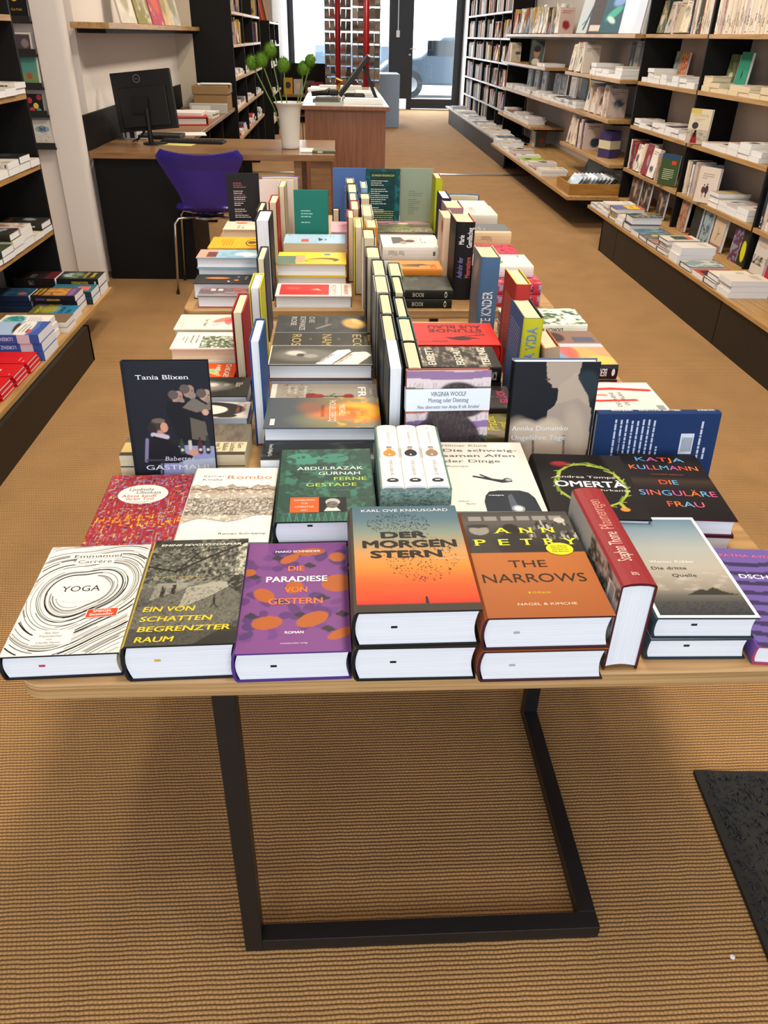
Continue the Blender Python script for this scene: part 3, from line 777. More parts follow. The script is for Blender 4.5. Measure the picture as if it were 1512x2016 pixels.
# purple shell chair
ch = thing('chair', 'purple plywood shell chair on thin chrome legs before the desk', 'chair', (-.775, 4.85, 0), math.radians(2))
PURP = plain('purple_lacquer', '#33258a', .32, 0, .3)
def shell_w(t):   # half width along the shell, t 0 front of seat .. 1 top of back
    ks = [(0, .17), (.12, .19), (.3, .19), (.42, .155), (.5, .125), (.58, .14), (.7, .178), (.85, .225), (.93, .242), (1, .21)]
    for (a, x), (b2, y) in zip(ks, ks[1:]):
        if a <= t <= b2: q = (t - a) / (b2 - a); return x + (y - x) * q
    return .2
def shell_p(t):   # profile y (towards desk = +), z
    ks = [(0, .155, .44), (.15, .12, .452), (.35, .0, .44), (.45, -.07, .45), (.52, -.115, .49), (.6, -.14, .56), (.8, -.175, .69), (1, -.21, .80)]
    for (a, y0, z0), (b2, y1, z1) in zip(ks, ks[1:]):
        if a <= t <= b2: q = (t - a) / (b2 - a); return y0 + (y1 - y0) * q, z0 + (z1 - z0) * q
mb = MB(); nt_, nw = 48, 16; V = []
for i in range(nt_ + 1):
    t = i / nt_; y, z = shell_p(t); hw = shell_w(t)
    for j in range(nw + 1):
        u = -1 + 2 * j / nw; x = hw * u
        dip = -.028 * (1 - u * u) * max(0, (t - .8) / .2) if t > .8 else 0
        V.append((x, y + (.03 * u * u if t > .5 else 0), z + dip + (.012 * u * u if t < .5 else 0)))
mb.add(V, [(i * (nw + 1) + j, i * (nw + 1) + j + 1, (i + 1) * (nw + 1) + j + 1, (i + 1) * (nw + 1) + j) for i in range(nt_) for j in range(nw)])
so = mb.build('seat_shell', PURP, ch, smooth=True); q = so.modifiers.new('thick', 'SOLIDIFY'); q.thickness = .009; q = so.modifiers.new('b', 'BEVEL'); q.width = .003; q.segments = 2
for sx in (-1, 1):
    for sy in (-1, 1):
        MB().tube([(sx * .03, sy * .03, .425), (sx * .16, sy * .12, .425), (sx * .18, sy * .135, .40), (sx * .205, sy * .155, .012)], .007, 8).build('leg', CHROME, ch, smooth=True)
        MB().lathe([(0, 0), (.010, 0), (.010, .02), (0, .02)], sx * .206, sy * .156, 10).build('foot_cap', PLAST, ch)
MB().lathe([(0, .41), (.09, .412), (.09, .425), (0, .43)], n=20).build('hub', CHROME, ch)

# counter with its till screen
ct = thing('sales_counter', 'long brown sales counter behind the desk', 'counter', (.05, 7.6, 0))
MB().box(-.30, -1.2, 0, .30, 1.2, .872).build('body', COUNTER, ct); MB().box(-.325, -1.225, .873, .325, 1.25, .90).build('countertop', COUNTER, ct, bevel=.003)
MB().box(-.32, -1.215, .9005, .32, 1.24, .903).build('glass_plate', plain('white_glass', '#cfd4d6', .08), ct)
ts = thing('till_screen', 'black flat till screen tilted on a stand on the counter', 'screen', (.2, 7.1, .904))
M1 = Matrix.Rotation(math.radians(40), 4, 'Y')
o = MB().box(-.012, -.15, 0, .018, .15, .36).build('screen', PLAST, ts, bevel=.004); o.matrix_local = Matrix.Translation((-.19, 0, .03)) @ M1
o = MB().box(-.012, -.05, 0, .012, .05, .27).build('stand_arm', PLAST, ts, bevel=.003); o.matrix_local = Matrix.Translation((.11, 0, .0)) @ Matrix.Rotation(math.radians(-24), 4, 'Y')
MB().box(-.12, -.09, 0, .13, .09, .012).build('stand_foot', PLAST, ts, bevel=.003)
MB().box(.035, -.15, .30, .05, .15, .31).build('screen_edge', plain('white_plastic', '#cfd2d4', .5), ts)
sn = thing('barcode_scanner', 'black hand scanner lying on papers on the counter', 'scanner', (-.08, 6.85, .93))
MB().tube([(-.13, 0, .02), (-.02, .01, .028), (.02, .01, .04)], [.018, .02, .03], 10).build('handle', PLAST, sn, smooth=True)
MB().box(.0, -.03, .01, .08, .04, .055).build('head', PLAST, sn, bevel=.012)
MB().tube([(.08, 0, .03), (.13, .02, .015), (.17, -.01, .02), (.2, .03, .015)], .006, 6).build('coiled_cord', PLAST, sn)
tag(MB().box(-.11, -.1, 0, .1, .1, .012).box(-.09, -.09, .012, .09, .1, .026).build('notepads', plain('grey_pad', '#4f5148', .7), matrix=Matrix.Translation((-.09, 6.82, .904))), 'grey-green pads lying under the black hand scanner', 'pads')
tag(MB().box(-.16, -.09, 0, .14, .09, .022).box(-.15, -.08, .022, .13, .09, .034).build('leaflet_stack', PAP, matrix=Matrix.Translation((.2, 6.64, .904))), 'white leaflet stack at the near right corner of the counter', 'leaflets')
tag(MB().box(-.08, -.04, 0, .08, .04, .05).build('tape_dispenser', PLAST, matrix=Matrix.Translation((.13, 6.95, .904)), bevel=.015), 'small black desk device below the till screen', 'device')
tag(MB().tube([(0, 0, 0), (0, 0, .05), (.03, 0, .09), (-.02, 0, .11)], [.022, .02, .012, .008], 10).build('gold_figure', plain('brass_figure', '#9a7a2c', .3, .8), matrix=Matrix.Translation((.0, 7.9, .904))), 'small golden figure standing on the counter behind the screen', 'figure')
for k, (x, y, w2, h2, hh) in enumerate(((-.18, 8.1, .1, .1, .02), (.22, 7.75, .07, .2, .02), (.02, 8.4, .2, .08, .03))):
    tag(MB().box(-w2, -h2, 0, w2, h2, hh).build('paper_pad', PAP, matrix=Matrix.Translation((x, y, .904))), ('white pad at the far left of the counter', 'white pads lying right of the till screen', 'white sheets at the far end of the counter')[k], 'paper')

# postcard racks before the window
def card_rack(label, x, y, zt):
    t = thing('postcard_rack', label, 'card rack', (x, y, 0))
    MB().lathe([(0, 0), (.22, 0), (.22, .02), (.0, .03)], n=24).build('foot', STEEL, t)
    MB().tube([(0, 0, .02), (0, 0, zt)], .045, 12).build('pole', plain('red_pole', '#b0101c', .35), t, smooth=True)
    r = random.Random(int(x * 100)); ncol = 4
    pal = ['#7d746b', '#8f8478', '#5f6a6c', '#9a8f86', '#6d5a50', '#a39a92', '#54605a', '#87746c', '#3f4648', '#a24a44', '#b0a69c']
    for k in range(ncol):
        a = math.radians(45 + 90 * k); rx = .17
        mb = MB()
        for j in range(13):
            z = .62 + j * .155
            if z > zt: break
            for s_ in (-1, 1):
                if r.random() < .06: continue
                c1 = r.choice(pal); c2 = r.choice(pal); w2 = .052
                ux, uy = -math.sin(a), math.cos(a); px, py = rx * math.cos(a) + ux * s_ * .058, rx * math.sin(a) + uy * s_ * .058
                v = []
                for zz in (z, z + .05, z + .13):
                    for q in (-1, 1): v.append((px + ux * q * w2 + math.cos(a) * (zz - z) * .1, py + uy * q * w2 + math.sin(a) * (zz - z) * .1, zz))
                col = [lin(c1)] * 2 + [lin(c2)] * 2 + [lin(c1)] * 2
                mb.add(v, [(0, 1, 3, 2), (2, 3, 5, 4)], [list(c) for c in col])
        mb.build('postcards', GLOSS, t)['kind'] = 'stuff'
        mb = MB()
        ux, uy = -math.sin(a), math.cos(a)
        for s_ in (-1, 0, 1): mb.tube([(rx * math.cos(a) + ux * s_ * .115, rx * math.sin(a) + uy * s_ * .115, .58), (rx * math.cos(a) + ux * s_ * .115, rx * math.sin(a) + uy * s_ * .115, zt)], .004, 5)
        mb.tube([(0, 0, .8), (rx * math.cos(a), rx * math.sin(a), .8)], .006, 5).tube([(0, 0, 1.6), (rx * math.cos(a), rx * math.sin(a), 1.6)], .006, 5)
        mb.build('wire_frame', CHROME, t)
    return t
card_rack('left revolving postcard rack on a red pole before the shop window', .0, 14.2, 2.35)
card_rack('right revolving postcard rack on a red pole before the shop window', .42, 13.4, 2.35)
bd = thing('display_plinth', 'pale blue box plinth between the postcard racks and the glass door', 'plinth', (.86, 15.0, 0))
MB().box(-.17, -.3, 0, .17, .5, .80).build('box', plain('pale_blue_laminate', '#8ea6c6', .5), bd, bevel=.004)
gs = thing('glass_shelf', 'long turquoise-edged glass shelf across the shop window', 'shelf', (.0, 17.2, .55))
MB().box(-.93, -.2, 0, 1.0, .25, .015).build('glass_board', plain('turquoise_glass_edge', '#6fb8b8', .1), gs); MB().box(-.93, -.2, -.55, -.9, .2, -.001).box(.97, -.2, -.55, 1.0, .2, -.001).box(-.93, -.1, -.03, 1.0, .0, -.001).build('support', BLACK, gs)
lb = thing('low_shelf', 'low dark shelf with books at the far left beneath the glass shelf', 'shelf', (-.58, 15.6, 0))
MB().box(-.40, -.3, .40, .38, .3, .425).box(-.40, -.3, .1, .38, .3, .12).build('board', DESKW, lb); MB().box(-.40, .28, 0, .38, .3, .9).box(-.42, -.3, 0, -.40, .3, .9).box(.38, -.25, 0, .4, .3, .4).build('panel', BLACK, lb)
r = random.Random(8)
for k, (x, c, hh, l_) in enumerate(((-.3, '#c8922c', .26, 'yellow'), (-.12, '#b9b1a6', .24, 'pale grey round-pictured'), (.08, '#6b4a3f', .22, 'brown'), (.24, '#8e2f34', .2, 'red'))):
    a = Art(P(10, 12, c)); a.ell(.5, .55, .3, .2, '#d8b8b0' if k == 1 else '#3c3838')
    make_book('hardcover_book', l_ + ' cover facing out on the low dark shelf far left', 'face-out books on the low dark shelf', basis((1, 0, 0), (0, math.sin(.2), math.cos(.2)), (x - .58, 15.5, .426 + hh / 2)), .16, hh, .02, c, front=a, split=False)
tag(MB().box(-.07, 0, 0, .07, .012, .2).build('picture_card', plain('red_picture', '#a5463c', .5), matrix=Matrix.Translation((-.36, 17.1, .5665))), 'red picture card standing on the glass shelf behind the flowers', 'card')
tag(MB().box(-.09, 0, 0, .09, .03, .16).build('picture_card', plain('green_picture', '#6d7a50', .5), matrix=Matrix.Translation((.24, 17.15, .5665))), 'green picture card standing on the glass shelf between the racks', 'card')

# ================================================================== books on the tables
STACKS = []


def stack(label, cx, cy, ztop, W, H, rot=0, n=1, z0=ZT, group=None, name='hardcover_book', jit=.003, **kw):
    th = (ztop - z0) / n - .0006; r = random.Random(label)
    group = group if n == 1 else (group or None)
    top = make_book(name, label, None, lie(cx, cy, z0 + .0003 + (n - 1) * (th + .0006), rot), W, H, th, **kw)
    for k in range(n - 1):
        w = 'lowest copy under ' if k == 0 and n > 2 else 'copy directly under '
        lb = (w + label).split()[:16]
        copy_tree(top, lie(cx + r.uniform(-jit, jit), cy + r.uniform(-jit, 0), z0 + .0003 + k * (th + .0006), rot + r.uniform(-.8, .8)), ' '.join(lb))
    return top


A = Art
# --- front row
a = A(P(4, 4, '#edebe4'))
r = random.Random(2)
for k in range(96):
    R1 = .20 + k * .0088 + r.uniform(-.004, .004); ln = r.uniform(1.6, 4.6); s0 = r.uniform(0, 6.28); dr = r.uniform(-.02, .05); sq = .8 + .002 * k
    pts = []; wd = r.choice((.005, .006, .007, .012)); cl = r.choice(('#1c1c1c', '#2e2e2e', '#77767a', '#a8a6a2'))
    for q in range(60):
        t_ = s0 + ln * q / 59; rr_ = R1 * (1 + .20 * math.sin(2 * t_ + 1.0) + .07 * math.sin(3 * t_ + .4)) + dr * q / 59
        x, y = .47 + rr_ * math.cos(t_), .53 + rr_ * math.sin(t_) * sq
        if 0 < x < 1 and 0 < y < 1: pts.append((x, y))
        else:
            if len(pts) > 2: a.ribbon(pts, wd, cl, 1)
            pts = []
    if len(pts) > 2: a.ribbon(pts, wd, cl, 1)
a.ell(.46, .56, .27, .13, '#edebe4', 3, 32).rect(.22, .865, .74, .91, '#edebe4', 3).rect(.3, .80, .68, .862, '#edebe4', 3).rect(.2, .08, .55, .20, '#edebe4', 3)
a.text('YOGA', .46, .535, .075, '#26262a', 's', fit=.36, al='c', L=4)
a.text('Emmanuel', .5, .873, .045, '#3c3c3e', 's', fit=.48, al='c', L=4).text('Carrère', .49, .815, .045, '#4a4a4c', 's', fit=.34, al='c', L=4)
for i, s_ in enumerate(('Aus dem', 'Französischen', 'von', 'Claudia Hamm')): a.text(s_, .36, .168 - i * .026, .024, '#5a5a5c', 's', al='c', L=4)
yoga = stack('white hardcover with swirling black line drawing, leftmost in the front row', -.362, .868, .680, .146, .243, 2, 1, cov='#edebe4', spine='#edebe4', inner='#14161c', front=a, mark=(-.03, .018, '#b03a62'))
mb = MB(); st = A(); V_ = []
st.poly([(.02, 0), (.98, 0), (1, .1), (1, .9), (.98, 1), (.02, 1), (0, .9), (0, .1)], '#f0eee8', 0).poly([(.03, .05), (.97, .05), (.97, .95), (.03, .95)], '#e2492a', 1)
st.text('SPIEGEL', .5, .56, .11, '#f6e8e0', 'b', fit=.6, al='c', asp=.42, L=2).text('Bestseller', .5, .2, .11, '#f6e8e0', 'b', fit=.75, al='c', asp=.42, L=2)
st.emit(mb, lambda x, y, e: (.014 + x * .042, -.052 + y * .018 + .002 * x, .0401 + .0007 + e)); tag(mb.build('sticker', GLOSS, yoga), 'orange bestseller sticker', None)

p = P(120, 170, '#55554f', 1.75).grad([(0, '#2c2c28'), (.3, '#4b4a44'), (.55, '#6a6960'), (.8, '#56564e'), (1, '#3c3d38')])
p.rect(.86, .6, 1, .95, '#c9c6b0').rect(.5, .55, .9, 1, '#7c7a6c').rect(.62, .62, .9, .97, '#6c6a5e')
for i in range(7):
    for j in range(4): p.rect(.52 + i * .055, .62 + j * .08, .545 + i * .055, .67 + j * .08, '#3a3934' if (i + j) % 3 else '#b0ae9e')
p.poly([(.0, .3), (.45, .5), (.98, .58), (1, .2), (.6, .0), (0, 0)], '#69675c').poly([(.45, .5), (.98, .6), (.98, .56), (.7, .42), (.4, .3)], '#a5a292').poly([(.8, .6), (1, .62), (1, .42), (.86, .5)], '#33322e')
p.poly([(.1, .38), (.45, .5), (.5, .6), (.15, .55)], '#8d8b7c').rect(.2, .42, .24, .52, '#2c2b27').rect(.3, .44, .34, .53, '#2c2b27')
p.noise(26, 3, '#2a2b26', .42, .62, .85, .55, 1).noise(40, 9, '#a3a292', .55, .7, .6, .5, .92).line([(.0, .72), (.3, .66), (.6, .8), (1, .97)], .014, '#23221f').line([(.3, .66), (.5, .86), (.7, .9)], .008, '#23221f')
p.noise(60, 5, '#24231f', .5, .75, .6, 0, .5).noise(70, 6, '#a09d8e', .62, .8, .35, .1, .5).rect(0, 0, 1, .14, '#2e2d29', .55)
p.line([(.735, .40), (.745, .35)], .010, '#151412').line([(.745, .35), (.715, .31)], .006, '#151412').line([(.745, .35), (.77, .315)], .006, '#151412').ell(.738, .415, .012, .006, '#151412')
a = A(p)
a.text('EMINE SEVGI ÖZDAMAR', .5, .93, .038, '#e9e6da', 'b', fit=.86, al='c', shear=.12, asp=1.75)
a.text('ROMAN / SUHRKAMP', .1, .60, .022, '#c9b64a', 'r', fit=.5, shear=.2, track=.15, asp=1.75)
for i, (s_, w_) in enumerate((('EIN VON', .50), ('SCHATTEN', .68), ('BEGRENZTER', .86), ('RAUM', .36))): a.text(s_, .07, .285 - i * .085, .072, '#e6c92e', 'b', fit=w_, shear=.12, asp=1.75)
stack('hardcover with grey street photograph and yellow slanted title, front row', -.208, .857, .699, .137, .236, 1.5, 1, cov='#55554f', spine='#d1b23a', inner='#1b1c22', front=a, mark=(-.035, .03, '#c9a53a'))

p = P(90, 130, '#7d4a86', 1.68)
r = random.Random(11)
for k in range(46):
    x, y, a_ = r.random(), r.uniform(.1, .9), r.uniform(0, 360)
    p.ell(x, y, r.uniform(.05, .1), r.uniform(.02, .04), r.choice(('#5f3a72', '#6d4280', '#553a70')), 1, a_)
for x, y, a_ in ((.3, .84, 20), (.62, .76, 40), (.08, .66, -30), (.15, .5, 60), (.9, .62, -50), (.75, .45, 30), (.35, .42, 10), (.93, .3, 70), (.1, .3, 20), (.55, .3, -20), (.8, .18, -40)):
    p.poly([(x - .07, y), (x, y + .03), (x + .08, y - .01), (x + .01, y - .03)], '#3c3540')
for x, y, rx, ry, a_ in ((.25, .24, .14, .055, 10), (.66, .26, .16, .055, 30), (.2, .48, .12, .05, -50), (.62, .9, .16, .04, 5), (.42, .83, .11, .035, 40), (.9, .58, .16, .08, 10), (.9, .84, .08, .05, 60), (.92, .14, .14, .035, 30), (.48, .55, .1, .05, 70), (.03, .7, .07, .035, 0)): p.ell(x, y, rx, ry, '#b0602f', 1, a_)
a = A(p)
a.text('MARIO SCHNEIDER', .5, .895, .036, '#eee6ea', 'b', fit=.46, al='c', asp=1.68)
a.text('DIE', .49, .705, .08, '#e07a3c', 'b', fit=.17, al='c', asp=1.68).text('PARADIESE', .5, .60, .085, '#f4eff0', 'b', fit=.6, al='c', asp=1.68)
a.text('VON', .5, .50, .08, '#e07a3c', 'b', fit=.22, al='c', asp=1.68).text('GESTERN', .5, .395, .085, '#e07a3c', 'b', fit=.52, al='c', asp=1.68)
a.text('ROMAN', .5, .145, .032, '#f0e8ec', 'b', al='c', asp=1.68).text('mitteldeutscher verlag', .5, .065, .018, '#e8dce6', 'r', al='c', asp=1.68)
stack('purple hardcover with orange plant shapes, third from left in front row', -.066, .855, .689, .146, .245, 1.0, 1, cov='#7d4a86', spine='#5f3a80', inner='#4b2f78', front=a, mark=(-.03, .022, '#15151a'))

p = P(90, 130, '#888888', 1.6).grad([(0, '#3a332a'), (.055, '#3a332a'), (.065, '#c8321c'), (.12, '#f0451f'), (.25, '#ee5a25'), (.38, '#e5832f'), (.52, '#bd8f58'), (.7, '#7d8a7c'), (.85, '#4e6c78'), (1, '#3d5f70')]).noise(5, 4, '#e56a28', .5, .8, .25, .1, .4, .5, 3)
a = A(p); r = random.Random(4)
for k in range(520):
    t_ = r.random(); ang = r.uniform(0, 6.28); rr_ = math.sqrt(r.random())
    if t_ < .5: x, y = .42 + .3 * rr_ * math.cos(ang), .80 + .12 * rr_ * math.sin(ang)
    else: x, y = .58 + .33 * rr_ * math.cos(ang), .47 + .23 * rr_ * math.sin(ang)
    s_ = r.uniform(.006, .013); q = r.uniform(0, 3.1); dx, dy = s_ * math.cos(q), s_ * math.sin(q) / 1.6
    if 0.03 < x < .97 and y < .92: a.poly([(x - dx, y - dy), (x + dy * .6, y - dx * .35), (x + dx, y + dy), (x - dy * .5, y + dx * .4)], r.choice(('#22241f', '#2d2c26', '#1a1b19')))
a.text('KARL OVE KNAUSGÅRD', .5, .935, .045, '#dfe7ea', 's', fit=.84, al='c', asp=1.6)
a.text('DER', .45, .655, .092, '#100e0c', 'b', fit=.42, al='c', asp=1.6, L=3).text('MORGEN', .5, .560, .105, '#100e0c', 'b', fit=.86, al='c', asp=1.6, L=3).text('STERN', .46, .462, .10, '#100e0c', 'b', fit=.64, al='c', asp=1.6, L=3)
a.text('Roman Luchterhand', .97, .44, .022, '#e9c9a0', 'r', al='r', asp=1.6).poly([(.555, .06), (.585, .06), (.58, .105), (.575, .118), (.565, .118), (.56, .105)], '#241f1b')
for V0 in [q for q in a.items if q[2] == '#100e0c']:
    for dx, dy in ((-.004, .002), (.004, -.002)): a.items.append(([(x + dx, y + dy) for x, y in V0[0]], V0[1], V0[2], V0[3] + .07 + dx * 4))
kn = stack('thick hardcover with bird swarm on blue to red sunset, centre of front row', .092, .853, .754, .154, .246, .6, 2, cov='#c8502c', spine='#5a5348', inner='#16181a', front=a, mark=(-.035, .028, '#15181a'))

p = P(110, 150, '#a9602f', 1.55).grad([(0, '#9c5628'), (.3, '#a9612f'), (.56, '#b0672f')])
p.rect(0, .57, 1, 1, '#2a2826').grad([(.57, '#1f1d1c'), (.78, '#3a3735'), (.88, '#524f4b'), (1, '#3c3a37')], .57, 1)
p.ell(.42, .80, .085, .065, '#1a1817').poly([(.25, .57), (.3, .74), (.42, .78), (.56, .73), (.62, .57)], '#262322').ell(.13, .80, .09, .05, '#8c8780').ell(.13, .845, .1, .02, '#2c2a28').poly([(.0, .57), (.05, .72), (.2, .74), (.27, .57)], '#35322f')
r = random.Random(6)
for k in range(60): x, y = r.uniform(.55, 1), r.uniform(.68, .86); p.rect(x, y, x + .018, y + r.uniform(.02, .06), r.choice(('#aaa69e', '#1d1b1a', '#6d6963')))
for k in range(6): x = .06 + k * .15; p.rect(x, .9, x + .12, .95, '#b5b1a8', .45)
p.ell(.9, .9, .05, .03, '#bdb9ae').rect(.82, .78, .97, .84, '#3e3b38')
a = A(p)
for ch_, x in zip('ANN', (.33, .55, .75)): a.text(ch_, x, .765, .085, '#e9df2c', 's', fit=.13, al='c', asp=1.55)
for ch_, x in zip('PETRY', (.1, .31, .52, .72, .91)): a.text(ch_, x, .64, .095, '#e9df2c', 's', fit=.11, al='c', asp=1.55)
for V0 in list(a.items[-8:]): a.items.append(([(x + .006, y) for x, y in V0[0]], V0[1], V0[2], 2))
a.text('THE', .46, .425, .10, '#2c1c12', 'r', fit=.33, al='c', asp=1.55).text('NARROWS', .47, .29, .115, '#2c1c12', 'r', fit=.88, al='c', asp=1.55)
a.text('ROMAN', .47, .19, .026, '#e0c42c', 's', fit=.18, al='c', track=.2, asp=1.55).text('NAGEL & KIMCHE', .5, .095, .03, '#e9d2b8', 'r', fit=.48, al='c', asp=1.55)
nr = stack('brown hardcover with black photograph and yellow lettering, front row right of centre', .256, .848, .745, .160, .246, .3, 2, cov='#a9602f', spine='#8c4a2a', inner='#3a1d22', front=a, mark=(-.045, .024, '#9aa7b8'))
mb = MB(); st = A().ell(.5, .5, .5, .5, '#e3d92b', 0, 28)
for i, s_ in enumerate(('Ann Petrys', 'Meisterwerk,', 'übersetzt von', 'Pieke Biermann')): st.text(s_, .5, .68 - i * .15, .075, '#4a4a1c', 'r', fit=.62, al='c', asp=.8)
st.emit(mb, lambda x, y, e: (.027 + x * .038, .008 + y * .030, (.745 - ZT) / 2 - .0006 + .0008 + e)); tag(mb.build('sticker', GLOSS, nr), 'round yellow sticker', None)

p = P(70, 120, '#999999', 1.8).grad([(0, '#33353a'), (.14, '#4a4b4a'), (.2, '#6b675f'), (.25, '#8f877b'), (.45, '#b0a99c'), (.65, '#a6aaa5'), (.85, '#7f95a3'), (1, '#5c7a89')]).noise(9, 3, '#c9beb0', .5, .8, .5, .24, .42, 1, 2)
p.noise(50, 7, '#23262a', .5, .7, .6, 0, .14, 1, 4).poly([(.42, .2), (.5, .225), (.58, .25), (.64, .238), (.72, .27), (.78, .24), (.86, .215), (.95, .2)], '#34332f')
a = A(p); B_ = '#eef0ee'
a.rect(0, 0, 1, .022, B_).rect(0, .975, 1, 1, B_).rect(0, 0, .035, 1, B_).rect(.965, 0, 1, 1, B_)
a.text('Werner Köhler', .45, .50, .042, '#e9ebe8', 's', fit=.48, al='c', asp=1.8).text('Die dritte', .38, .435, .048, '#2b2e33', 's', al='c', fit=.38, asp=1.8).text('Quelle', .5, .365, .048, '#2b2e33', 's', al='c', fit=.26, asp=1.8).text('Roman', .73, .255, .03, '#b9b0a4', 's', asp=1.8)
stack('hardcover with white border and pale seascape, front row right of leaning red book', .480, .880, .712, .136, .246, -1.5, 2, cov='#e9ebea', spine='#3d5360', inner='#22303a', front=a, mark=(-.02, .02, '#20242a'))

a = A(P(60, 90, '#6c5aa0', 1.6)); a.pic.put(((np.sin(a.pic.Y * 62 + 1.6 * np.sin(a.pic.X * 5)) > .25) & (a.pic.Y < .86)) * 1., '#3b3358')
a.text('FATMA AYDEMIR', .5, .9, .045, '#d9668c', 'b', fit=.8, al='c').text('DSCHINNS', .5, .66, .065, '#ece8f2', 'b', fit=.62, al='c')
stack('violet hardcover with dark wavy stripes at the right end of the front row', .628, .853, .672, .135, .232, -6, 1, cov='#6c5aa0', spine='#6a4f9c', inner='#a23a5c', front=a)

# red spined book standing with the spine up
p = P(60, 40, '#b9b6b2', .6); sa = A().text('Stephan Thome Pflaumenregen', .2, .36, .02, '#e9b8ae', 'r', asp=.2)
sa = A(); sa.text('Stephan Thome', .20, .38, .36 * .22, '#ecc0b4', 'r', fit=.29, asp=.2); sa.text('Pflaumenregen', .52, .38, .36 * .22, '#e08f84', 'r', fit=.33, asp=.2); sa.text('sv', .07, .4, .06, '#ecc0b4', 's', asp=.2, fit=.03)
ba = A(P(60, 90, '#b3b0ad', 1.55)); ba.pic.noise(8, 4, '#3c4236', .4, .6, 1, .0, .55).noise(14, 8, '#8c5a50', .6, .7, .8, .05, .5).rect(.05, .45, .6, .62, '#22242a').noise(30, 2, '#b9bcb2', .55, .7, .7, .0, .55)
ba.lines(.12, .92, .8, 10, .028, '#8b8886', 3).rect(.62, .06, .9, .17, '#dcdcdc')
for k in range(12): ba.rect(.64 + k * .021, .07, .65 + k * .021, .14, '#222222', 2)
# x local -> down, y local -> away: z local = x cross y
make_book('hardcover_book', 'thick hardcover standing on its fore edge, dark red spine up, among front row', None, basis((0, 0, -1), (0, 1, 0), (.342, .858, .7092)), .136, .236, .046, '#3c3e36', '#8e2c30', '#b3b0ad', front=None, spine_art=sa, back_art=ba, inner='#4a1418')

# --- second row
p = P(130, 150, '#a0303a', 1.5); r = random.Random(9)
for k in range(1500):
    x, y = r.random(), r.random(); c = r.choice(('#a8323a', '#b8403c', '#8b2f46', '#7a6ea0', '#8f86b8', '#9a94b4', '#cfae62', '#2f2c44', '#a87a5a', '#a85a6a', '#b8504a', '#7c2434'))
    if .28 < y < .42 and r.random() < .5: c = r.choice(('#e6bc3a', '#d99a34'))
    if r.random() < .45: w2, h2 = r.uniform(.01, .025), r.uniform(.004, .007)
    else: w2, h2 = r.uniform(.003, .006), r.uniform(.012, .03)
    p.rect(x - w2, y - h2, x + w2, y + h2, c)
a = A(p).ell(.46, .715, .30, .135, '#f1ece4', 1, 36)
a.text('Ljudmila', .42, .765, .052, '#38343a', 's', fit=.30, al='c', shear=.1).text('Ulitzkaja', .52, .72, .052, '#38343a', 's', fit=.30, al='c', shear=.1).text('Alissa kauft', .42, .673, .052, '#b8323a', 's', fit=.42, al='c', shear=.1).text('ihren Tod', .44, .632, .05, '#b8323a', 's', fit=.33, al='c', shear=.1).text('ERZÄHLUNGEN', .44, .607, .016, '#6a6468', 'r', fit=.24, al='c').text('HANSER', .46, .59, .014, '#6a6468', 'r', fit=.14, al='c')
stack('hardcover with red and violet mosaic strokes and white oval, second row left', -.338, 1.117, .666, .142, .24, 1.5, 1, cov='#a0303a', spine='#9a3040', front=a)
p = P(120, 150, '#efebe1', 1.55); p.noise(10, 3, '#b6a493', .25, .45, 1, .58, .72, 1, 1)
yy2 = .72 + .02 * np.sin(p.X * 17) + .012 * np.sin(p.X * 43); yl = .25 + .06 * p.X + .03 * np.sin(p.X * 9) - .12 * np.clip(.2 - p.X, 0, 1)
band = ((p.Y < yy2) & (p.Y > yl)) * 1.
p.put(band, '#b5aa9c'); p.put(band * ((p.Y > .63)), '#a08a76', .7)
nn = vnoise(p.X, p.Y * 1.55, 34, 4) * .6 + vnoise(p.X, p.Y * 1.55, 60, 5) * .4
p.put(band * (p.Y < .56) * (p.Y > .33) * np.clip((nn - .35) * 5, 0, 1), '#3a352f', .95); p.put(band * np.clip((nn - .55) * 6, 0, 1), '#efe8da', .7); p.put(band * (abs(p.Y - .68 - .01 * np.sin(p.X * 30)) < .006), '#4a3f36')
p.put((abs(p.Y - yy2) < .004) * 1., '#7a6a5c'); p.put((abs(p.Y - yl) < .004) * 1., '#8d8478')
a = A(p).text('Esther', .10, .86, .04, '#8b8a88', 'r', fit=.27).text('Kinsky', .10, .81, .04, '#5c5b5a', 'r', fit=.25).text('Rombo', .385, .83, .078, '#c9764a', 'r', fit=.56).text('Roman Suhrkamp', .44, .09, .036, '#55524e', 'r', fit=.52)
stack('cream hardcover with torn rocky photo strip and orange title, second row', -.186, 1.105, .686, .143, .238, 0, 1, cov='#efebe1', spine='#e6e2d8', front=a)
p = P(120, 160, '#2c5a4c', 1.5).noise(5, 3, '#35705f', .5, .53, 1).noise(9, 7, '#22403a', .5, .54, .9).rect(.0, .0, 1, .1, '#2a5246')
p.ell(.25, .85, .2, .09, '#3f8674').ell(.6, .86, .16, .07, '#3b7c6c').noise(14, 5, '#2a4a3e', .58, .6, .9)
for k in range(14):
    x = .04 + k * .07
    p.poly([(x, .0), (x + .02, .11 + .03 * (k % 2)), (x + .045, .0)], '#3f8472'); p.poly([(x + .01, .0), (x + .02, .09), (x + .035, .0)], '#2c5a4c')
for k in range(5):
    t0 = k * 1.2
    p.line([(.2, .62), (.2 + .1 * math.cos(t0), .62 + .06 * math.sin(t0))], .02, '#1e3a32').line([(.75, .9), (.75 + .14 * math.cos(t0), .9 + .07 * math.sin(t0))], .008, '#1f3c34')
p.rect(0, 0, .06, 1, '#224438', .6)
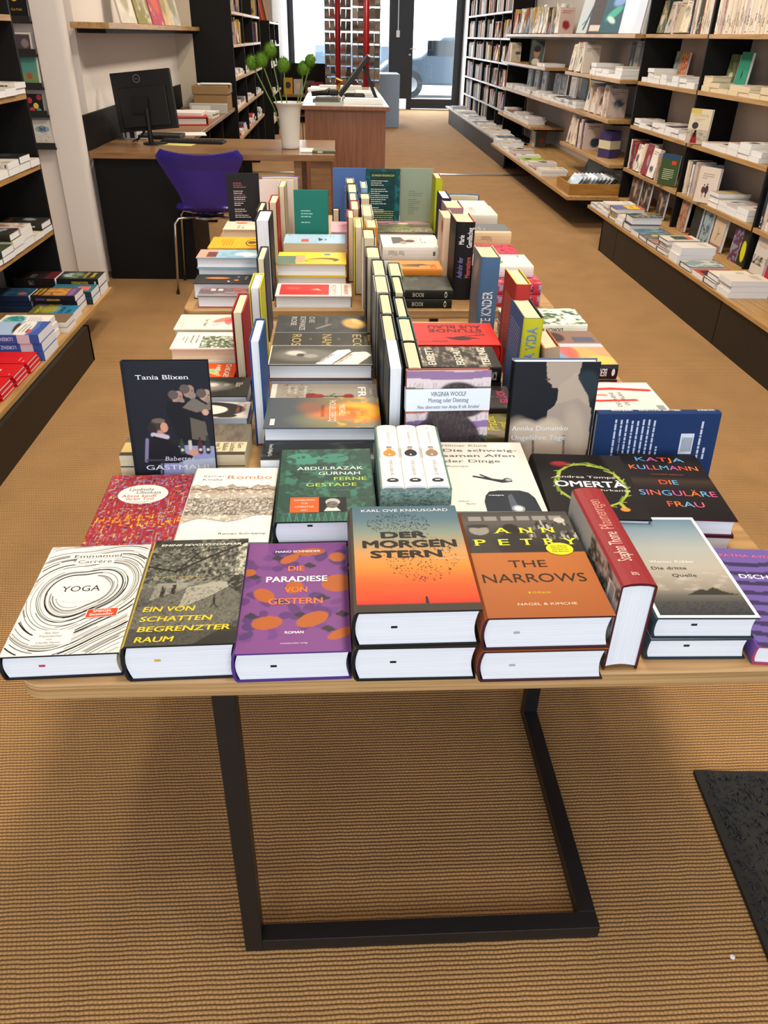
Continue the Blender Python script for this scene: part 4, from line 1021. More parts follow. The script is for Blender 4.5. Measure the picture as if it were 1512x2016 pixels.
a = A(p).text('ABDULRAZAK', .9, .68, .068, '#e8efe9', 'r', fit=.72, al='r').text('GURNAH', .87, .605, .066, '#e8efe9', 'r', fit=.46, al='r').text('FERNE', .93, .525, .066, '#b9d44a', 'r', fit=.36, al='r').text('GESTADE', .82, .445, .066, '#b9d44a', 'r', fit=.54, al='r').text('ROMAN', .66, .385, .018, '#5f9a84', 'r', fit=.16, al='c', track=.2)
a.rect(.13, .11, .42, .30, '#e35a22', 2).rect(.42, .115, .70, .295, '#0f1416', 2).ell(.56, .235, .075, .045, '#b5b2aa', 3).ell(.555, .20, .06, .045, '#6a6762', 3).poly([(.47, .12), (.5, .165), (.6, .165), (.64, .12)], '#d5d3cd', 3)
for i, s_ in enumerate(('NOBELPREIS', 'FÜR', 'LITERATUR', '2021')): a.text(s_, .275, .255 - i * .042, .026, '#f6e2d4', 'r', al='c', L=3)
stack('dark green hardcover with leaf pattern and orange label, second row', -.026, 1.104, .723, .155, .238, 1.0, 2, cov='#2c5a4c', spine='#1c3a30', inner='#101c1a', front=a, mark=(-.03, .03, '#15181a'))
# slipcase with three white volumes, spines up
cx0, cy0, ww, hh, hz = .113, 1.125, .110, .222, .125
sl = thing('slipcase', 'grey-green speckled slipcase lying behind the sunset book holding three white volumes', 'slipcase', (cx0, cy0, ZT + .0005))
mb = MB(); T_ = '#5d7f7a'; t_ = .0025
mb.box(-ww / 2, -hh / 2, 0, ww / 2, hh / 2, t_, T_).box(-ww / 2, -hh / 2, t_, -ww / 2 + t_, hh / 2, hz - .004, T_).box(ww / 2 - t_, -hh / 2, t_, ww / 2, hh / 2, hz - .004, T_).box(-ww / 2, -hh / 2, t_, ww / 2, -hh / 2 + t_, hz - .006, T_).box(-ww / 2, hh / 2 - t_, t_, ww / 2, hh / 2, hz - .004, T_)
fa = A(P(60, 60, '#7d9690', 1)); fa.pic.noise(16, 3, '#4f6b66', .52, .66, 1, 0, 1, 1.2, 4).noise(20, 8, '#9cb5ac', .58, .68, .7, 0, 1, 1.5, 4)
fa.emit(mb, lambda x, y, e: (-ww / 2 + x * ww, -hh / 2 - e, y * (hz - .006))); fa.emit(mb, lambda x, y, e: (-ww / 2 - e, hh / 2 - x * hh, y * (hz - .004)))
mb.build('case', MATTE, sl)
for k in range(3):
    vw = (ww - 2 * t_) / 3 - .0006; xx = cx0 - ww / 2 + t_ + (k + .5) * (vw + .0006)
    sa = A(P(24, 80, '#e9e8e4', .2)); X_, Y_ = sa.pic.X, sa.pic.Y
    sa = A().rect(.44, .03, .62, .97, ('#6d7a58', '#5f6b56', '#66745e')[k], 0).ell(.60, .5, .03, .47, '#dfe6ea', 1)
    sa.ell(.50, .5, .055, .3, ('#c08a34', '#20222a', '#8f7a60')[k], 2).ell(.575, .5, .018, .12, '#c9a68c', 3).ell(.593, .5, .012, .13, '#3a2a20', 3)
    sa.rect(.40, .0, .47, 1, '#e9e8e4', 4)
    sa.text('DIE FORSYTE SAGA', .14, .42, .022, '#8a8a86', 's', fit=.24, asp=.16, L=5).text('John Galsworthy', .66, .42, .018, '#b0aeaa', 's', fit=.2, asp=.16, L=5).text(('I', 'II', 'III')[k], .93, .42, .02, '#a0a09c', 's', asp=.16, L=5)
    sa.ell(.075, .5, .028, .27, '#1a1a1c', 4).text('R', .075, .40, .035, '#e9e8e4', 'b', al='c', asp=.16, fit=.02, L=6)
    make_book('hardcover_book', ('left', 'middle', 'right')[k] + ' white volume in the grey-green slipcase, portrait on its spine', 'white volumes in the slipcase', basis((0, 0, -1), (0, 1, 0), (xx - vw / 2, cy0, ZT + .004 + .117 / 2)), .117, hh - .008, vw, '#e9e8e4', spine_art=sa)
p = P(4, 4, '#ded9d0', 1.6); a = A(p)
a.text('Hilmar Klute', .02, .93, .045, '#8a8680', 's', fit=.56).text('Die schweig-', .02, .845, .062, '#55524e', 's', fit=.90).text('samen Affen', .02, .76, .062, '#55524e', 's', fit=.86).text('der Dinge', .02, .675, .062, '#55524e', 's', fit=.66).text('Roman', .03, .605, .04, '#8f8b84', 's', fit=.26)
a.poly([(.36, .0), (.36, .12), (.39, .20), (.44, .255), (.55, .27), (.78, .27), (.87, .24), (.92, .17), (.94, .0)], '#1f2733', 1).poly([(.62, .0), (.63, .2), (.68, .22), (.72, .0)], '#4b5665', 2).ell(.70, .03, .07, .045, '#8f98a2', 3).ell(.70, .03, .045, .03, '#d4d8da', 4)
a.poly([(.30, .46), (.31, .48), (.52, .435), (.62, .42), (.72, .44), (.74, .39), (.62, .375), (.50, .41)], '#20262e', 1).poly([(.38, .49), (.40, .5), (.53, .43), (.51, .41)], '#20262e', 1).ell(.69, .415, .05, .03, '#39414a', 2).ell(.70, .415, .035, .02, '#9aa0a4', 3)
a.text('vespa', .42, .195, .022, '#dfe3e6', 'b', fit=.17, L=5).text('Galiani', .08, .12, .03, '#8f8b80', 's').text('Berlin', .16, .085, .03, '#8f8b80', 's')
stack('cream book showing a black motor scooter front, second row right of centre', .243, 1.106, .735, .146, .234, -1, 2, cov='#ded9d0', spine='#d5d0c6', front=a)
p = P(110, 150, '#151215', 1.55); r = random.Random(3)
for k in range(34):
    t0 = k * .185; x, y = .53 + .37 * math.cos(t0), .50 + .33 * math.sin(t0); t1 = t0 + .32; rr_ = r.uniform(.9, 1.08)
    p.line([(x, y), (.53 + .37 * rr_ * math.cos(t1), .50 + .33 * rr_ * math.sin(t1))], .012, r.choice(('#8fa83a', '#6f8a2c', '#a8b84a')))
    if k % 2: p.line([(x, y), (x + .07 * math.cos(t0 + 1), y + .045 * math.sin(t0 + 1))], .006, '#a9b04a')
p.ell(.28, .83, .12, .05, '#6a1c26').ell(.27, .84, .08, .03, '#9c2c34').line([(.35, .82), (.6, .86), (.8, .75)], .01, '#7d9436').ell(.78, .14, .05, .03, '#c98a3a').line([(.78, .17), (.76, .22)], .02, '#a8b03c')
a = A(p).text('Andrea Tompa', .5, .60, .052, '#dedede', 'r', fit=.66, al='c').text('OMERTÀ', .52, .46, .13, '#f2f2f2', 'b', fit=.76, al='c').text('Suhrkamp', .72, .40, .045, '#d2d2d2', 'r', fit=.42, al='c')
stack('black hardcover with thorny green wreath and tulip, second row right', .409, 1.095, .720, .155, .215, -4, 2, cov='#151215', spine='#0e0c0e', front=a)
p = P(70, 90, '#1b1517', 1.5).grad([(0, '#100d0f'), (.45, '#1b1619'), (.56, '#3a2c22'), (.62, '#1a1416'), (1, '#120e10')]); a = A(p); r = random.Random(5)
def multi(a, s, x, y, size, fit, cols, al='c', asp=1.5):
    V, F, w = textgeo(s, 'b'); sx = fit / w; x0 = x - fit / 2; cur = 0
    for i, c in enumerate(s):
        V1, F1, w1 = textgeo(c, 'b')
        a.items.append(([(x0 + (cur + px) * sx, y + py * size / asp) for px, py in V1], F1, cols[i % len(cols)], 2)); cur += (ADV[c]) / CAP
KC = ['#5aa0d0', '#c85aa0', '#e0503c', '#e87838', '#6aa8d8', '#d85a8c', '#e8644a']
multi(a, 'KATJA', .5, .875, .10, .62, KC); multi(a, 'KULLMANN', .5, .735, .105, .86, KC[3:] + KC[:3])
a.text('HANSER BERLIN', .5, .65, .022, '#a05a38', 'r', al='c', fit=.4)
multi(a, 'DIE', .46, .50, .10, .24, KC[2:]); multi(a, 'SINGULÄRE', .5, .33, .115, .9, KC[4:] + KC[:4]); multi(a, 'FRAU', .52, .17, .11, .44, KC[2:] + KC[:2])
stack('black hardcover with red and blue capitals at the right end of second row', .569, 1.125, .701, .145, .225, -5, 2, cov='#151114', spine='#1a1216', inner='#5a1630', front=a)

# --- standing books of the second row
UP = lambda lean: (0, math.sin(math.radians(lean)), math.cos(math.radians(lean)))


def front_up(label, x, y, z0, W, H, TH, lean=6, yaw=0, **kw):
    """upright, front cover towards the customer"""
    c, s_ = math.cos(math.radians(yaw)), math.sin(math.radians(yaw)); xd = Vector((c, s_, 0))
    yd = Vector((-s_ * math.sin(math.radians(lean)), c * math.sin(math.radians(lean)), math.cos(math.radians(lean))))
    zd = xd.cross(yd); o = Vector((x, y, z0)) + yd * (H / 2) - zd * TH
    back_to_us = kw.pop('flip', False)
    if back_to_us:
        return make_book(kw.pop('name', 'hardcover_book'), label, kw.pop('group', None), basis(-xd, yd, Vector((x, y, z0)) + yd * (H / 2)), W, H, TH, **kw)
    return make_book(kw.pop('name', 'hardcover_book'), label, kw.pop('group', None), basis(xd, yd, o), W, H, TH, **kw)


p = P(130, 200, '#171b26', 1.7)
p.poly([(.35, .0), (.33, .28), (.6, .33), (1, .32), (1, 0)], '#8d93c0').poly([(.6, .2), (.62, .0), (1, .0), (1, .22)], '#a9b2c4').poly([(.33, .2), (.36, .05), (.55, .0), (.3, 0)], '#5f6a8c')
for x, y, c in ((.60, .725, '#a88474'), (.74, .77, '#a07f6c'), (.93, .735, '#b08e7a')): p.ell(x + .015, y, .062, .05, c, 1, -20).ell(x - .03, y + .018, .06, .036, '#5c5250', 1, 30).ell(x + .05, y - .035, .045, .028, '#8a7c74', 1, -50).ell(x + .055, y + .002, .012, .008, '#6a4a40')
p.poly([(.5, .69), (.72, .68), (.98, .56), (1, .6), (.99, .66), (.86, .72), (.9, .5), (.88, .35), (.7, .33), (.55, .4), (.46, .62)], '#11131a').poly([(.66, .64), (.8, .72), (.95, .66), (1, .7), (1, .62), (.82, .6)], '#6e675e').poly([(.74, .38), (.74, .56), (.92, .52), (.94, .36)], '#5c564e').ell(.93, .6, .04, .025, '#c39a86')
p.ell(.35, .50, .095, .055, '#3a3230').ell(.42, .48, .045, .042, '#c58f78').ell(.27, .475, .05, .036, '#2a2322').ell(.36, .535, .08, .02, '#6a5c54').ell(.455, .475, .014, .01, '#c58f78').line([(.36, .44), (.4, .41)], .03, '#b98674').line([(.28, .42), (.36, .41), (.44, .40)], .03, '#b9b4c4')
p.poly([(.18, .18), (.2, .36), (.28, .41), (.45, .38), (.6, .3), (.7, .22), (.55, .18)], '#10121a').line([(.5, .26), (.7, .23)], .03, '#12141c').ell(.74, .27, .06, .03, '#c69280').line([(.2, .38), (.16, .2)], .02, '#7c789c')
for x, c, h_ in ((.61, '#2a4038', .13), (.83, '#4a2428', .15), (.92, '#22302c', .17)): p.line([(x, .27), (x, .27 + h_ * .5)], .03, c).line([(x, .27 + h_ * .5), (x, .3 + h_ * .6)], .012, c).ell(x, .29, .02, .012, '#c9c4b0')
p.line([(.71, .3), (.71, .36)], .02, '#b9c0b4').rect(.16, .2, .4, .215, '#3a3f4c').line([(.36, .2), (.34, .05)], .01, '#262a34').rect(0, 0, .04, 1, '#10131c')
a = A(p).text('Tania Blixen', .46, .865, .058, '#e6e8ee', 's', fit=.62, al='c', asp=1.7).text('Babettes', .56, .20, .06, '#c9cce0', 's', fit=.36, al='c', shear=.2, asp=1.7).text('GASTMAHL', .55, .125, .065, '#e3e4ee', 's', fit=.82, al='c', asp=1.7)
front_up('black hardcover standing upright with dinner party picture, left side', -.304, 1.250, ZT, .147, .228, .016, 6, 1, cov='#151923', spine='#10131b', front=a)
p = P(100, 130, '#c9b8c4', 1.4)
for k, c in enumerate(('#8a7098', '#d2c6cc', '#5d6e5c', '#d8cdd2', '#b86a50', '#d9cdd4', '#8f74a8', '#d8ccd2', '#4e5f4e', '#d5cad0', '#b0604a', '#d8ced4', '#8f72a6', '#cfc4cc')):
    y0 = 1 - k * .072; p.put(((p.Y < y0 + .012 * np.sin(p.X * 7 + k)) & (p.Y > y0 - .075)) * 1., c)
p.ell(.66, .75, .30, .15, '#2f2a2c', .97, -15, .12).ell(.58, .50, .38, .15, '#3a3234', .97, -35, .12).ell(.4, .48, .28, .14, '#433a3c', .9, 10).ell(.93, .25, .17, .2, '#2b2628', .95, 30).ell(.86, .27, .07, .07, '#a89494').noise(30, 4, '#6d6064', .55, .7, .35, .2, .9, 3, .6)
a = A(p)
wf = front_up('hardcover with striped cover and pale text band, standing in the middle', .19, 1.247, ZT, .150, .214, .017, 5, 2, cov='#a0606a', spine='#9c5a50', back='#9c5a50', front=a)
mb = MB(); st = A().rect(0, 0, 1, 1, '#d6e0f0', 0).text('VIRGINIA WOOLF', .5, .68, .05, '#33343c', 's', fit=.42, al='c', asp=.27, L=2).text('Montag oder Dienstag', .5, .4, .05, '#4a4b52', 's', fit=.48, al='c', asp=.27, L=2).text('Neu übersetzt von Antje Rávik Strubel', .5, .12, .038, '#4a4b52', 's', fit=.74, al='c', shear=.18, asp=.27, L=2)
st.emit(mb, lambda x, y, e: (-.0755 + x * .151, .034 + y * .041, .0182 + e)); mb.box(-.0765, .034, -.0005, -.0757, .075, .018, '#cdd8ea').build('paper_band', MATTE, wf)
p = P(110, 160, '#14181f', 1.5); SK = '#b0a190'
p.ell(.60, .8, .2, .16, '#131a22').ell(.86, .80, .16, .13, '#26333c', .9, 0, .3)
p.poly([(.36, 1), (.38, .9), (.40, .84), (.45, .82), (.46, .79), (.56, .79), (.6, .82), (.76, .9), (.78, 1)], '#a89a8c').poly([(.53, .8), (.54, .7), (.5, .62), (.95, .6), (.9, .72), (.76, .86), (.74, .92)], SK)
p.poly([(.44, .6), (.55, .66), (.78, .7), (.96, .62), (.98, .3), (.92, .0), (.6, 0), (.4, .3)], '#a3958a').ell(.14, .3, .2, .24, '#9a8c7e', 1, 10, .3).ell(.2, .42, .17, .1, '#c0b2a0', 1, -10, .4)
p.ell(.45, .26, .24, .27, '#b5a594', 1, -5, .25).ell(.46, .42, .19, .1, '#cdbda8', 1, 0, .6).poly([(.02, .0), (.05, .3), (.3, .0)], '#8a7d72').ell(.8, .42, .12, .2, '#bcae9c', .8, 15, .8).line([(.3, .34), (.33, .15), (.42, .0)], .012, '#3c352f', .8).line([(.67, .38), (.7, .15), (.66, .0)], .014, '#4a423b', .7).ell(.4, .86, .03, .008, '#5a4540')
a = A(p).text('Annika Domainko', .03, .43, .06, '#eef0f2', 'r', fit=.68).text('Ungefähre Tage', .03, .35, .06, '#dfe6f0', 'r', fit=.66)
front_up('hardcover standing upright, dark cover with bare shoulders and knees photograph', .384, 1.258, ZT, .154, .226, .026, 5, 0, cov='#14181f', spine='#111418', back='#5a6a86', inner='#5a6a86', front=a)
sa = A().text('IWAN BUNIN', .86, .38, .045, '#d2d8e8', 'b', fit=.26, al='r', asp=.12, rot=0).text('x', 2, 2, .01, '#ffffff')
sa = A(); sa.text('DÖRLEMANN', .82, .36, .05, '#d2d8e8', 'b', fit=.14, asp=.13); sa.text('NACHTS AUF DEM MEER', .34, .36, .05, '#d2d8e8', 'b', fit=.34, asp=.13); sa.text('IWAN BUNIN', .12, .36, .05, '#d2d8e8', 'b', fit=.17, asp=.13)
ba = A(P(4, 4, '#14305f', 1.6))
for i in range(7): ba.lines(.16, .80 - i * .0, .8, 1, .03, '#14305f', i)
ba.lines(.3, .84, .92, 9, .045, '#b9c4dc', 5).rect(.38, .19, .70, .30, '#ccd8e6', 2)
for k in range(9): ba.rect(.42, .20 + k * .010, .64, .204 + k * .010, '#1a2a48', 3)
ba.lines(.3, .13, .9, 2, .05, '#b9c4dc', 9)
b_ = make_book('hardcover_book', 'navy blue cloth book standing on its long edge, barcode on back, right side', None, basis((0, -.10, -1), (-1, 0, 0), (.585, 1.262, .7045)), .128, .232, .022, '#14305f', '#14305f', '#14305f', spine_art=sa, back_art=ba, inner='#0f2348', art_dn=True)


def flat(label, x0, x1, y0, y1, ztop, up, n=1, **kw):
    """lying book covering x0..x1, y0..y1; up: direction its head points to"""
    rot = {'+y': 0, '+x': -90, '-x': 90, '-y': 180}[up]; lx, ly = x1 - x0, y1 - y0
    W, H = (ly, lx) if up in ('+x', '-x') else (lx, ly)
    return stack(label, (x0 + x1) / 2, (y0 + y1) / 2, ztop, W, H, rot + kw.pop('tw', 0), n, **kw)


# --- middle column, titles turned sideways
p = P(60, 60, '#15161a'); a = A(p); a.rect(.0, 0, .0, 0, '#000000')
p.noise(4, 3, '#3a3c3a', .55, .8, .8); a.text('Roman Schöffling & Co.', .12, .06, .05, '#dcdcd6', 's', fit=.7)
flat('glossy black book lying sideways just behind the dark green hardcover', -.146, .058, 1.228, 1.297, .700, '+x', 2, cov='#15161a', spine='#15161a', front=a, mat=GLOSS, name='paperback_book', kind='paper')
p = P(80, 110, '#4b545e', 1.5).grad([(0, '#46505a'), (.25, '#4b5258'), (.45, '#6a6450'), (.7, '#8f7c4c'), (1, '#8a8a78')]); p.ell(.5, .82, .42, .2, '#ee8a1c', 1, 80, .5).ell(.4, .88, .3, .11, '#f6b22c', 1, 60, .6).ell(.55, .64, .38, .14, '#e0681e', 1, 100, .5).ell(.35, .4, .2, .12, '#8a5a48', .8, 30, .7).ell(.75, .5, .2, .25, '#7f8a6c', .5, 0, .9).noise(10, 4, '#e8a83a', .55, .7, .7, .6, 1)
a = A(p).text('MICHEL', .25, .64, .085, '#efd9c8', 'r', fit=.36).text('HOUELLEBECQ', .1, .555, .085, '#efd9c8', 'r', fit=.72).text('VERNICHTEN', .25, .48, .045, '#a04a38', 'r', fit=.4).rect(.72, .05, .92, .09, '#c9ccd0', 2)
flat('grey hardcover with orange flame cloud, middle column of nearest table', -.146, .074, 1.301, 1.440, .728, '+x', 3, cov='#4b545e', spine='#3f4850', front=a)
p = P(60, 90, '#9a9488').noise(30, 4, '#6d6158', .6, .7, .8, .1, .4).ell(.5, .38, .12, .07, '#7a2a2a').ell(.5, .45, .09, .05, '#8f2f2c').line([(.5, .5), (.5, .7)], .02, '#2e2c28').line([(.5, .55), (.4, .6)], .012, '#3a4030').line([(.5, .6), (.62, .64)], .012, '#3a4030').ell(.5, .73, .09, .05, '#8c1c20').rect(0, 0, 1, .05, '#d9d6ce')
a = A(p).text('FREI', .12, .82, .11, '#f0eee8', 'b', fit=.7).text('Lea Ypi', .2, .93, .05, '#e2ded4', 'r', fit=.5).text('Erwachsenwerden', .1, .31, .05, '#e2ded4', 'r', fit=.6).text('am Ende der', .1, .22, .04, '#e2ded4', 'r').text('Geschichte', .1, .16, .04, '#e2ded4', 'r')
flat('greige book with dark red rose and white capitals, behind the flame cloud book', -.150, .076, 1.444, 1.581, .70, '+x', 3, cov='#9a9488', spine='#e0ddd4', front=a)
p = P(70, 110, '#44443f').ell(.5, .35, .32, .3, '#6d6c66', 1, 0, .5).ell(.4, .25, .12, .09, '#c9c8c0', .9, 0, .6).ell(.55, .4, .1, .07, '#9a9992', .9, 0, .6).ell(.5, .3, .08, .04, '#2a2a28', .9).poly([(.95, .45), (.25, .66), (.2, .78), (.3, .8), (.98, .6)], '#e9e7e0').poly([(.98, .62), (.35, .82), (.32, .95), (.5, 1), (1, .85)], '#dedcd4')
a = A(p).text('MEMORIAL', .9, .5, .05, '#5a5854', 's', fit=.5, rot=155).text('ZÄRTLICHE', .92, .68, .045, '#b8503c', 's', fit=.5, rot=155).rect(0, .0, .015, 1, '#e6e4de', 3).rect(.985, 0, 1, 1, '#e6e4de', 3).rect(0, .0, 1, .01, '#e6e4de', 3)
flat('thick hardcover with black and white face and paper strips, middle column', -.158, .068, 1.585, 1.706, .742, '+x', 3, cov='#44443f', spine='#8c1a24', inner='#7a1620', front=a)
p = P(30, 60, '#2e2f2c').noise(5, 2, '#3d3c36', .5, .7, .8); a = A(p)
for s_, y in (('ECO', .84), ('NAME', .52), ('ROSE', .2)): a.text(s_, .08, y, .14, '#b8a46a', 's', fit=.8)
a.text('DER', .3, .68, .04, '#8f8560', 's').text('DER', .3, .38, .04, '#8f8560', 's').text('UMBERTO', .2, .965, .04, '#a8986a', 's', fit=.5)
flat('dark book with large gold serif letters, middle column of nearest table', -.166, .066, 1.755, 1.89, .71, '+x', 2, cov='#2e2f2c', spine='#232422', front=a, kind='paper', name='paperback_book')
p = P(50, 80, '#303336').noise(4, 5, '#3f4244', .5, .7, .8).ell(.5, .86, .3, .12, '#c9a25a', .9, 10, .4).ell(.4, .9, .2, .05, '#e0c07c', .8, 20, .4).line([(.8, .45), (.55, .6)], .02, '#8d8f8c')
a = A(p).text('DIE', .08, .36, .09, '#a8a9a4', 's', fit=.4).text('SCHWARZE', .06, .26, .09, '#c0c0ba', 's', fit=.85).text('ROSE', .08, .16, .09, '#c0c0ba', 's', fit=.55).text('SCHIRACH', .1, .54, .05, '#8f908c', 's', fit=.5)
flat('dark grey book with gold-lit fabric picture, farthest in the middle column', -.166, .066, 1.897, 2.03, .71, '+x', 2, cov='#303336', spine='#232528', front=a, name='paperback_book', kind='paper')

# --- left column
p = P(60, 90, '#8a7f70').rect(0, 0, .12, 1, '#4a4238').grad([(0, '#7c7264'), (1, '#8f8474')]).rect(.62, 0, 1, 1, '#c9b88a').rect(.62, .0, 1, .35, '#9c7a4c').noise(18, 4, '#5f564a', .5, .7, .7, 0, 1, 3, 1).rect(.94, 0, 1, 1, '#3a342c')
p = P(90, 60, '#8a8174', .66)
a = A(P(60, 90, '#7d7466')); q = a.pic; q.noise(6, 3, '#5d554a', .4, .8, .8, 0, 1, 1, 4).put((q.X > .60) * 1., '#ddd2ae').put((q.X > .90) * 1., '#4a4238').put(((q.X > .6) & (q.X < .9) & (q.Y < .45)) * 1., '#d6b96a', .8)
for i, s_ in enumerate(('Gert', 'Loschütz', 'Ballade', 'vom Tag,', 'der nicht', 'vorüber')): a.text(s_, .635, .93 - i * .06, .06, '#6a5f4a', 's', fit=.07 + .025 * len(s_))
flat('pale book with grey brown picture lying left behind the dinner party book', -.408, -.180, 1.274, 1.405, .687, '+x', 2, cov='#7d7466', spine='#4a4038', front=a, name='paperback_book', kind='paper', pages=PAGEC)
a = A(P(50, 90, '#e6e0d6')); q = a.pic; q.ell(.5, .62, .48, .34, '#2c2826').ell(.52, .58, .32, .22, '#e2d8cc').ell(.38, .56, .1, .06, '#8c4a44').ell(.38, .56, .08, .045, '#e2d8cc').ell(.62, .5, .1, .06, '#8c4a44').ell(.62, .5, .08, .045, '#e2d8cc').ell(.9, .8, .12, .1, '#2c2826')
a.text('MAXIM', .15, .93, .06, '#c98a7a', 'r', fit=.5).text('DAS VIERTE', .12, .88, .045, '#c98a7a', 'r', fit=.6)
flat('cream book with drawn black-haired face in glasses, left column of nearest table', -.405, -.187, 1.409, 1.485, .70, '+x', 2, cov='#e6e0d6', spine='#c9c2b6', front=a)
a = A(P(40, 70, '#2e2d2a')); a.pic.ell(.5, .5, .25, .3, '#8d8a84', .9, 0, .6).ell(.42, .62, .1, .06, '#d9d6ce', .8, 0, .6).ell(.6, .35, .16, .09, '#b5b2aa', .8, 0, .6); a.text('Blas', .3, .86, .1, '#bdbab2', 's').text('de', .35, .74, .1, '#bdbab2', 's')
flat('dark book with black and white face, left column before the orange one', -.40, -.195, 1.487, 1.59, .712, '+x', 2, cov='#2e2d2a', spine='#232220', front=a)
a = A(P(40, 70, '#d9531f')); a.pic.ell(.5, .62, .12, .2, '#9cb58a', 1, 20).ell(.4, .5, .1, .08, '#7ea08c').line([(.6, .7), (.75, .8)], .04, '#c9b86a'); a.text('CHIDGEY', .05, .86, .1, '#f2e4d0', 'b', fit=.9).text('DER', .2, .3, .09, '#f2e4d0', 'b').text('HIDE', .1, .74, .08, '#f2e4d0', 'b', fit=.6)
flat('orange book with green creature, left column of nearest table', -.41, -.236, 1.595, 1.69, .705, '+x', 2, cov='#d9531f', spine='#b8451a', front=a)
a = A(P(60, 90, '#e9e5da')); q = a.pic; q.rect(.25, .42, .95, .98, '#5f6d50').noise(16, 3, '#c9d0c4', .5, .6, 1, .42, .98).rect(0, .42, .25, 1, '#e9e5da').noise(20, 6, '#3c4a34', .6, .7, .8, .42, .98).rect(0, 0, .25, 1, '#e9e5da').rect(.95, 0, 1, 1, '#e9e5da'); a.text('Iwan Turgenjew', .2, .34, .05, '#5a5a56', 's').text('Aufzeichnungen', .2, .26, .05, '#5a5a56', 's').lines(.3, .18, .7, 2, .05, '#9a9890')
flat('white book with green landscape picture, pile of two in left column', -.388, -.236, 1.697, 1.81, .738, '+x', 3, cov='#e9e5da', spine='#dedad0', front=a, pages=PAGEC)
a = A(P(60, 90, '#ece5d0')); a.pic.ell(.35, .7, .12, .2, '#d96a64', .9, 40, .4).ell(.5, .78, .2, .06, '#d9585c', .9, 10, .4).ell(.3, .85, .2, .05, '#c94a50', .9, -30, .4).ell(.7, .6, .1, .06, '#a8bcc8', .8); a.text('Der Falter', .3, .42, .09, '#6a6860', 's', shear=.2, fit=.5).lines(.5, .1, .9, 2, .04, '#b9b29c')
flat('cream book with red blossom strokes, farthest left on the nearest table', -.405, -.245, 1.84, 1.955, .735, '+x', 2, cov='#ece5d0', spine='#e0d8c0', front=a, pages=PAGEC)

# --- right of the centre files
a = A(P(60, 60, '#c9221e', 1)); a.text('STUNDE', .80, .30, .11, '#4a0e0c', 'b', fit=.66, al='r', asp=.8).text('AUS BLAU', .80, .12, .11, '#4a0e0c', 'b', fit=.66, al='r', asp=.8)
a.poly([(.28, .70), (.35, .78), (.46, .80), (.56, .74), (.62, .66), (.52, .68), (.40, .64)], '#2a0c0c', 2).poly([(.3, .72), (.2, .74), (.29, .68)], '#2a0c0c', 2)
for x in (.16, .2, .24): a.ribbon([(x, .62), (x - .02, .5), (x + .05, .48)], .008, '#3a1010', 2)
a.ribbon([(.5, .66), (.3, .6), (.12, .55)], .02, '#2a0c0c', 2).lines(.6, .86, .95, 2, .04, '#7a1814')
flat('red box-like book with black bird, its red sides showing, right of the files', .172, .372, 1.712, 1.872, .742, '-y', 1, z0=.695, cov='#c9221e', spine='#b81e1a', back='#c9221e', front=a, edge='#c42420', inner='#b81e1a', jit=.004)
flat('red boxed book lying under the red one with the black bird', .175, .372, 1.715, 1.872, .6945, '-y', 1, cov='#b3201c', spine='#b3201c', edge='#a81e1a', inner='#b3201c')
p = P(90, 60, '#2a2827'); a = A(P(60, 90, '#2a2827')); q = a.pic; q.noise(5, 3, '#a89c8c', .42, .7, .9, .1, .95, 1, 3).noise(12, 8, '#1c1a1a', .5, .7, .8)
for s_, y in (('PERCIVAL', .92), ('EVERETT', .78), ('ERSCHÜT', .46), ('TERUNG', .16)): a.text(s_, .08, y - .05, .13, '#e9e2d4', 'b', fit=.85)
sa = A().text('KIWI', .05, .3, .08, '#d9d6ce', 'b', asp=.14, fit=.07)
flat('dark book with bold white capitals over a blurred picture, right of the files', .155, .349, 1.573, 1.70, .742, '-x', 1, z0=.708, cov='#2a2827', spine='#121113', front=a, spine_art=sa)
flat('black-spined book under the dark one with bold white capitals', .16, .352, 1.576, 1.70, .7075, '-x', 2, cov='#1a1819', spine='#121113')
a = A(P(30, 50, '#2c2629')); a.pic.noise(6, 3, '#4a3c34', .5, .7, .9); a.text('GLÜCK', .2, .06, .12, '#c03a6a', 'b')
flat('dark brown book with pink letters between the white capitals and olive books', .16, .362, 1.452, 1.566, .700, '-x', 2, cov='#2c2629', spine='#1c1618', front=a)
a = A(P(50, 80, '#6d6838')); a.pic.noise(4, 6, '#3c3a2c', .5, .7, 1).ell(.3, .3, .3, .1, '#8a7a6c', .8, 50, .4); a.text('Pracht', .25, .2, .16, '#c9c23a', 's', fit=.62, shear=.15).text('und', .35, .1, .12, '#c9c23a', 's', shear=.15)
flat('olive book with yellow handwritten title between the two upright books', .15, .352, 1.338, 1.448, .688, '-x', 2, cov='#6d6838', spine='#56522c', front=a)
a = A(P(50, 30, '#2e2426')); 
for k in range(9): a.ribbon([(.05, .05 + k * .11), (.95, .12 + k * .11)], .014, '#c9bdb4', 1)
flat('dark book with pale diagonal stripes at the foot of the upright photograph book', .272, .300, 1.28, 1.33, .675, '-x', 1, cov='#2e2426', front=a) if 0 else None

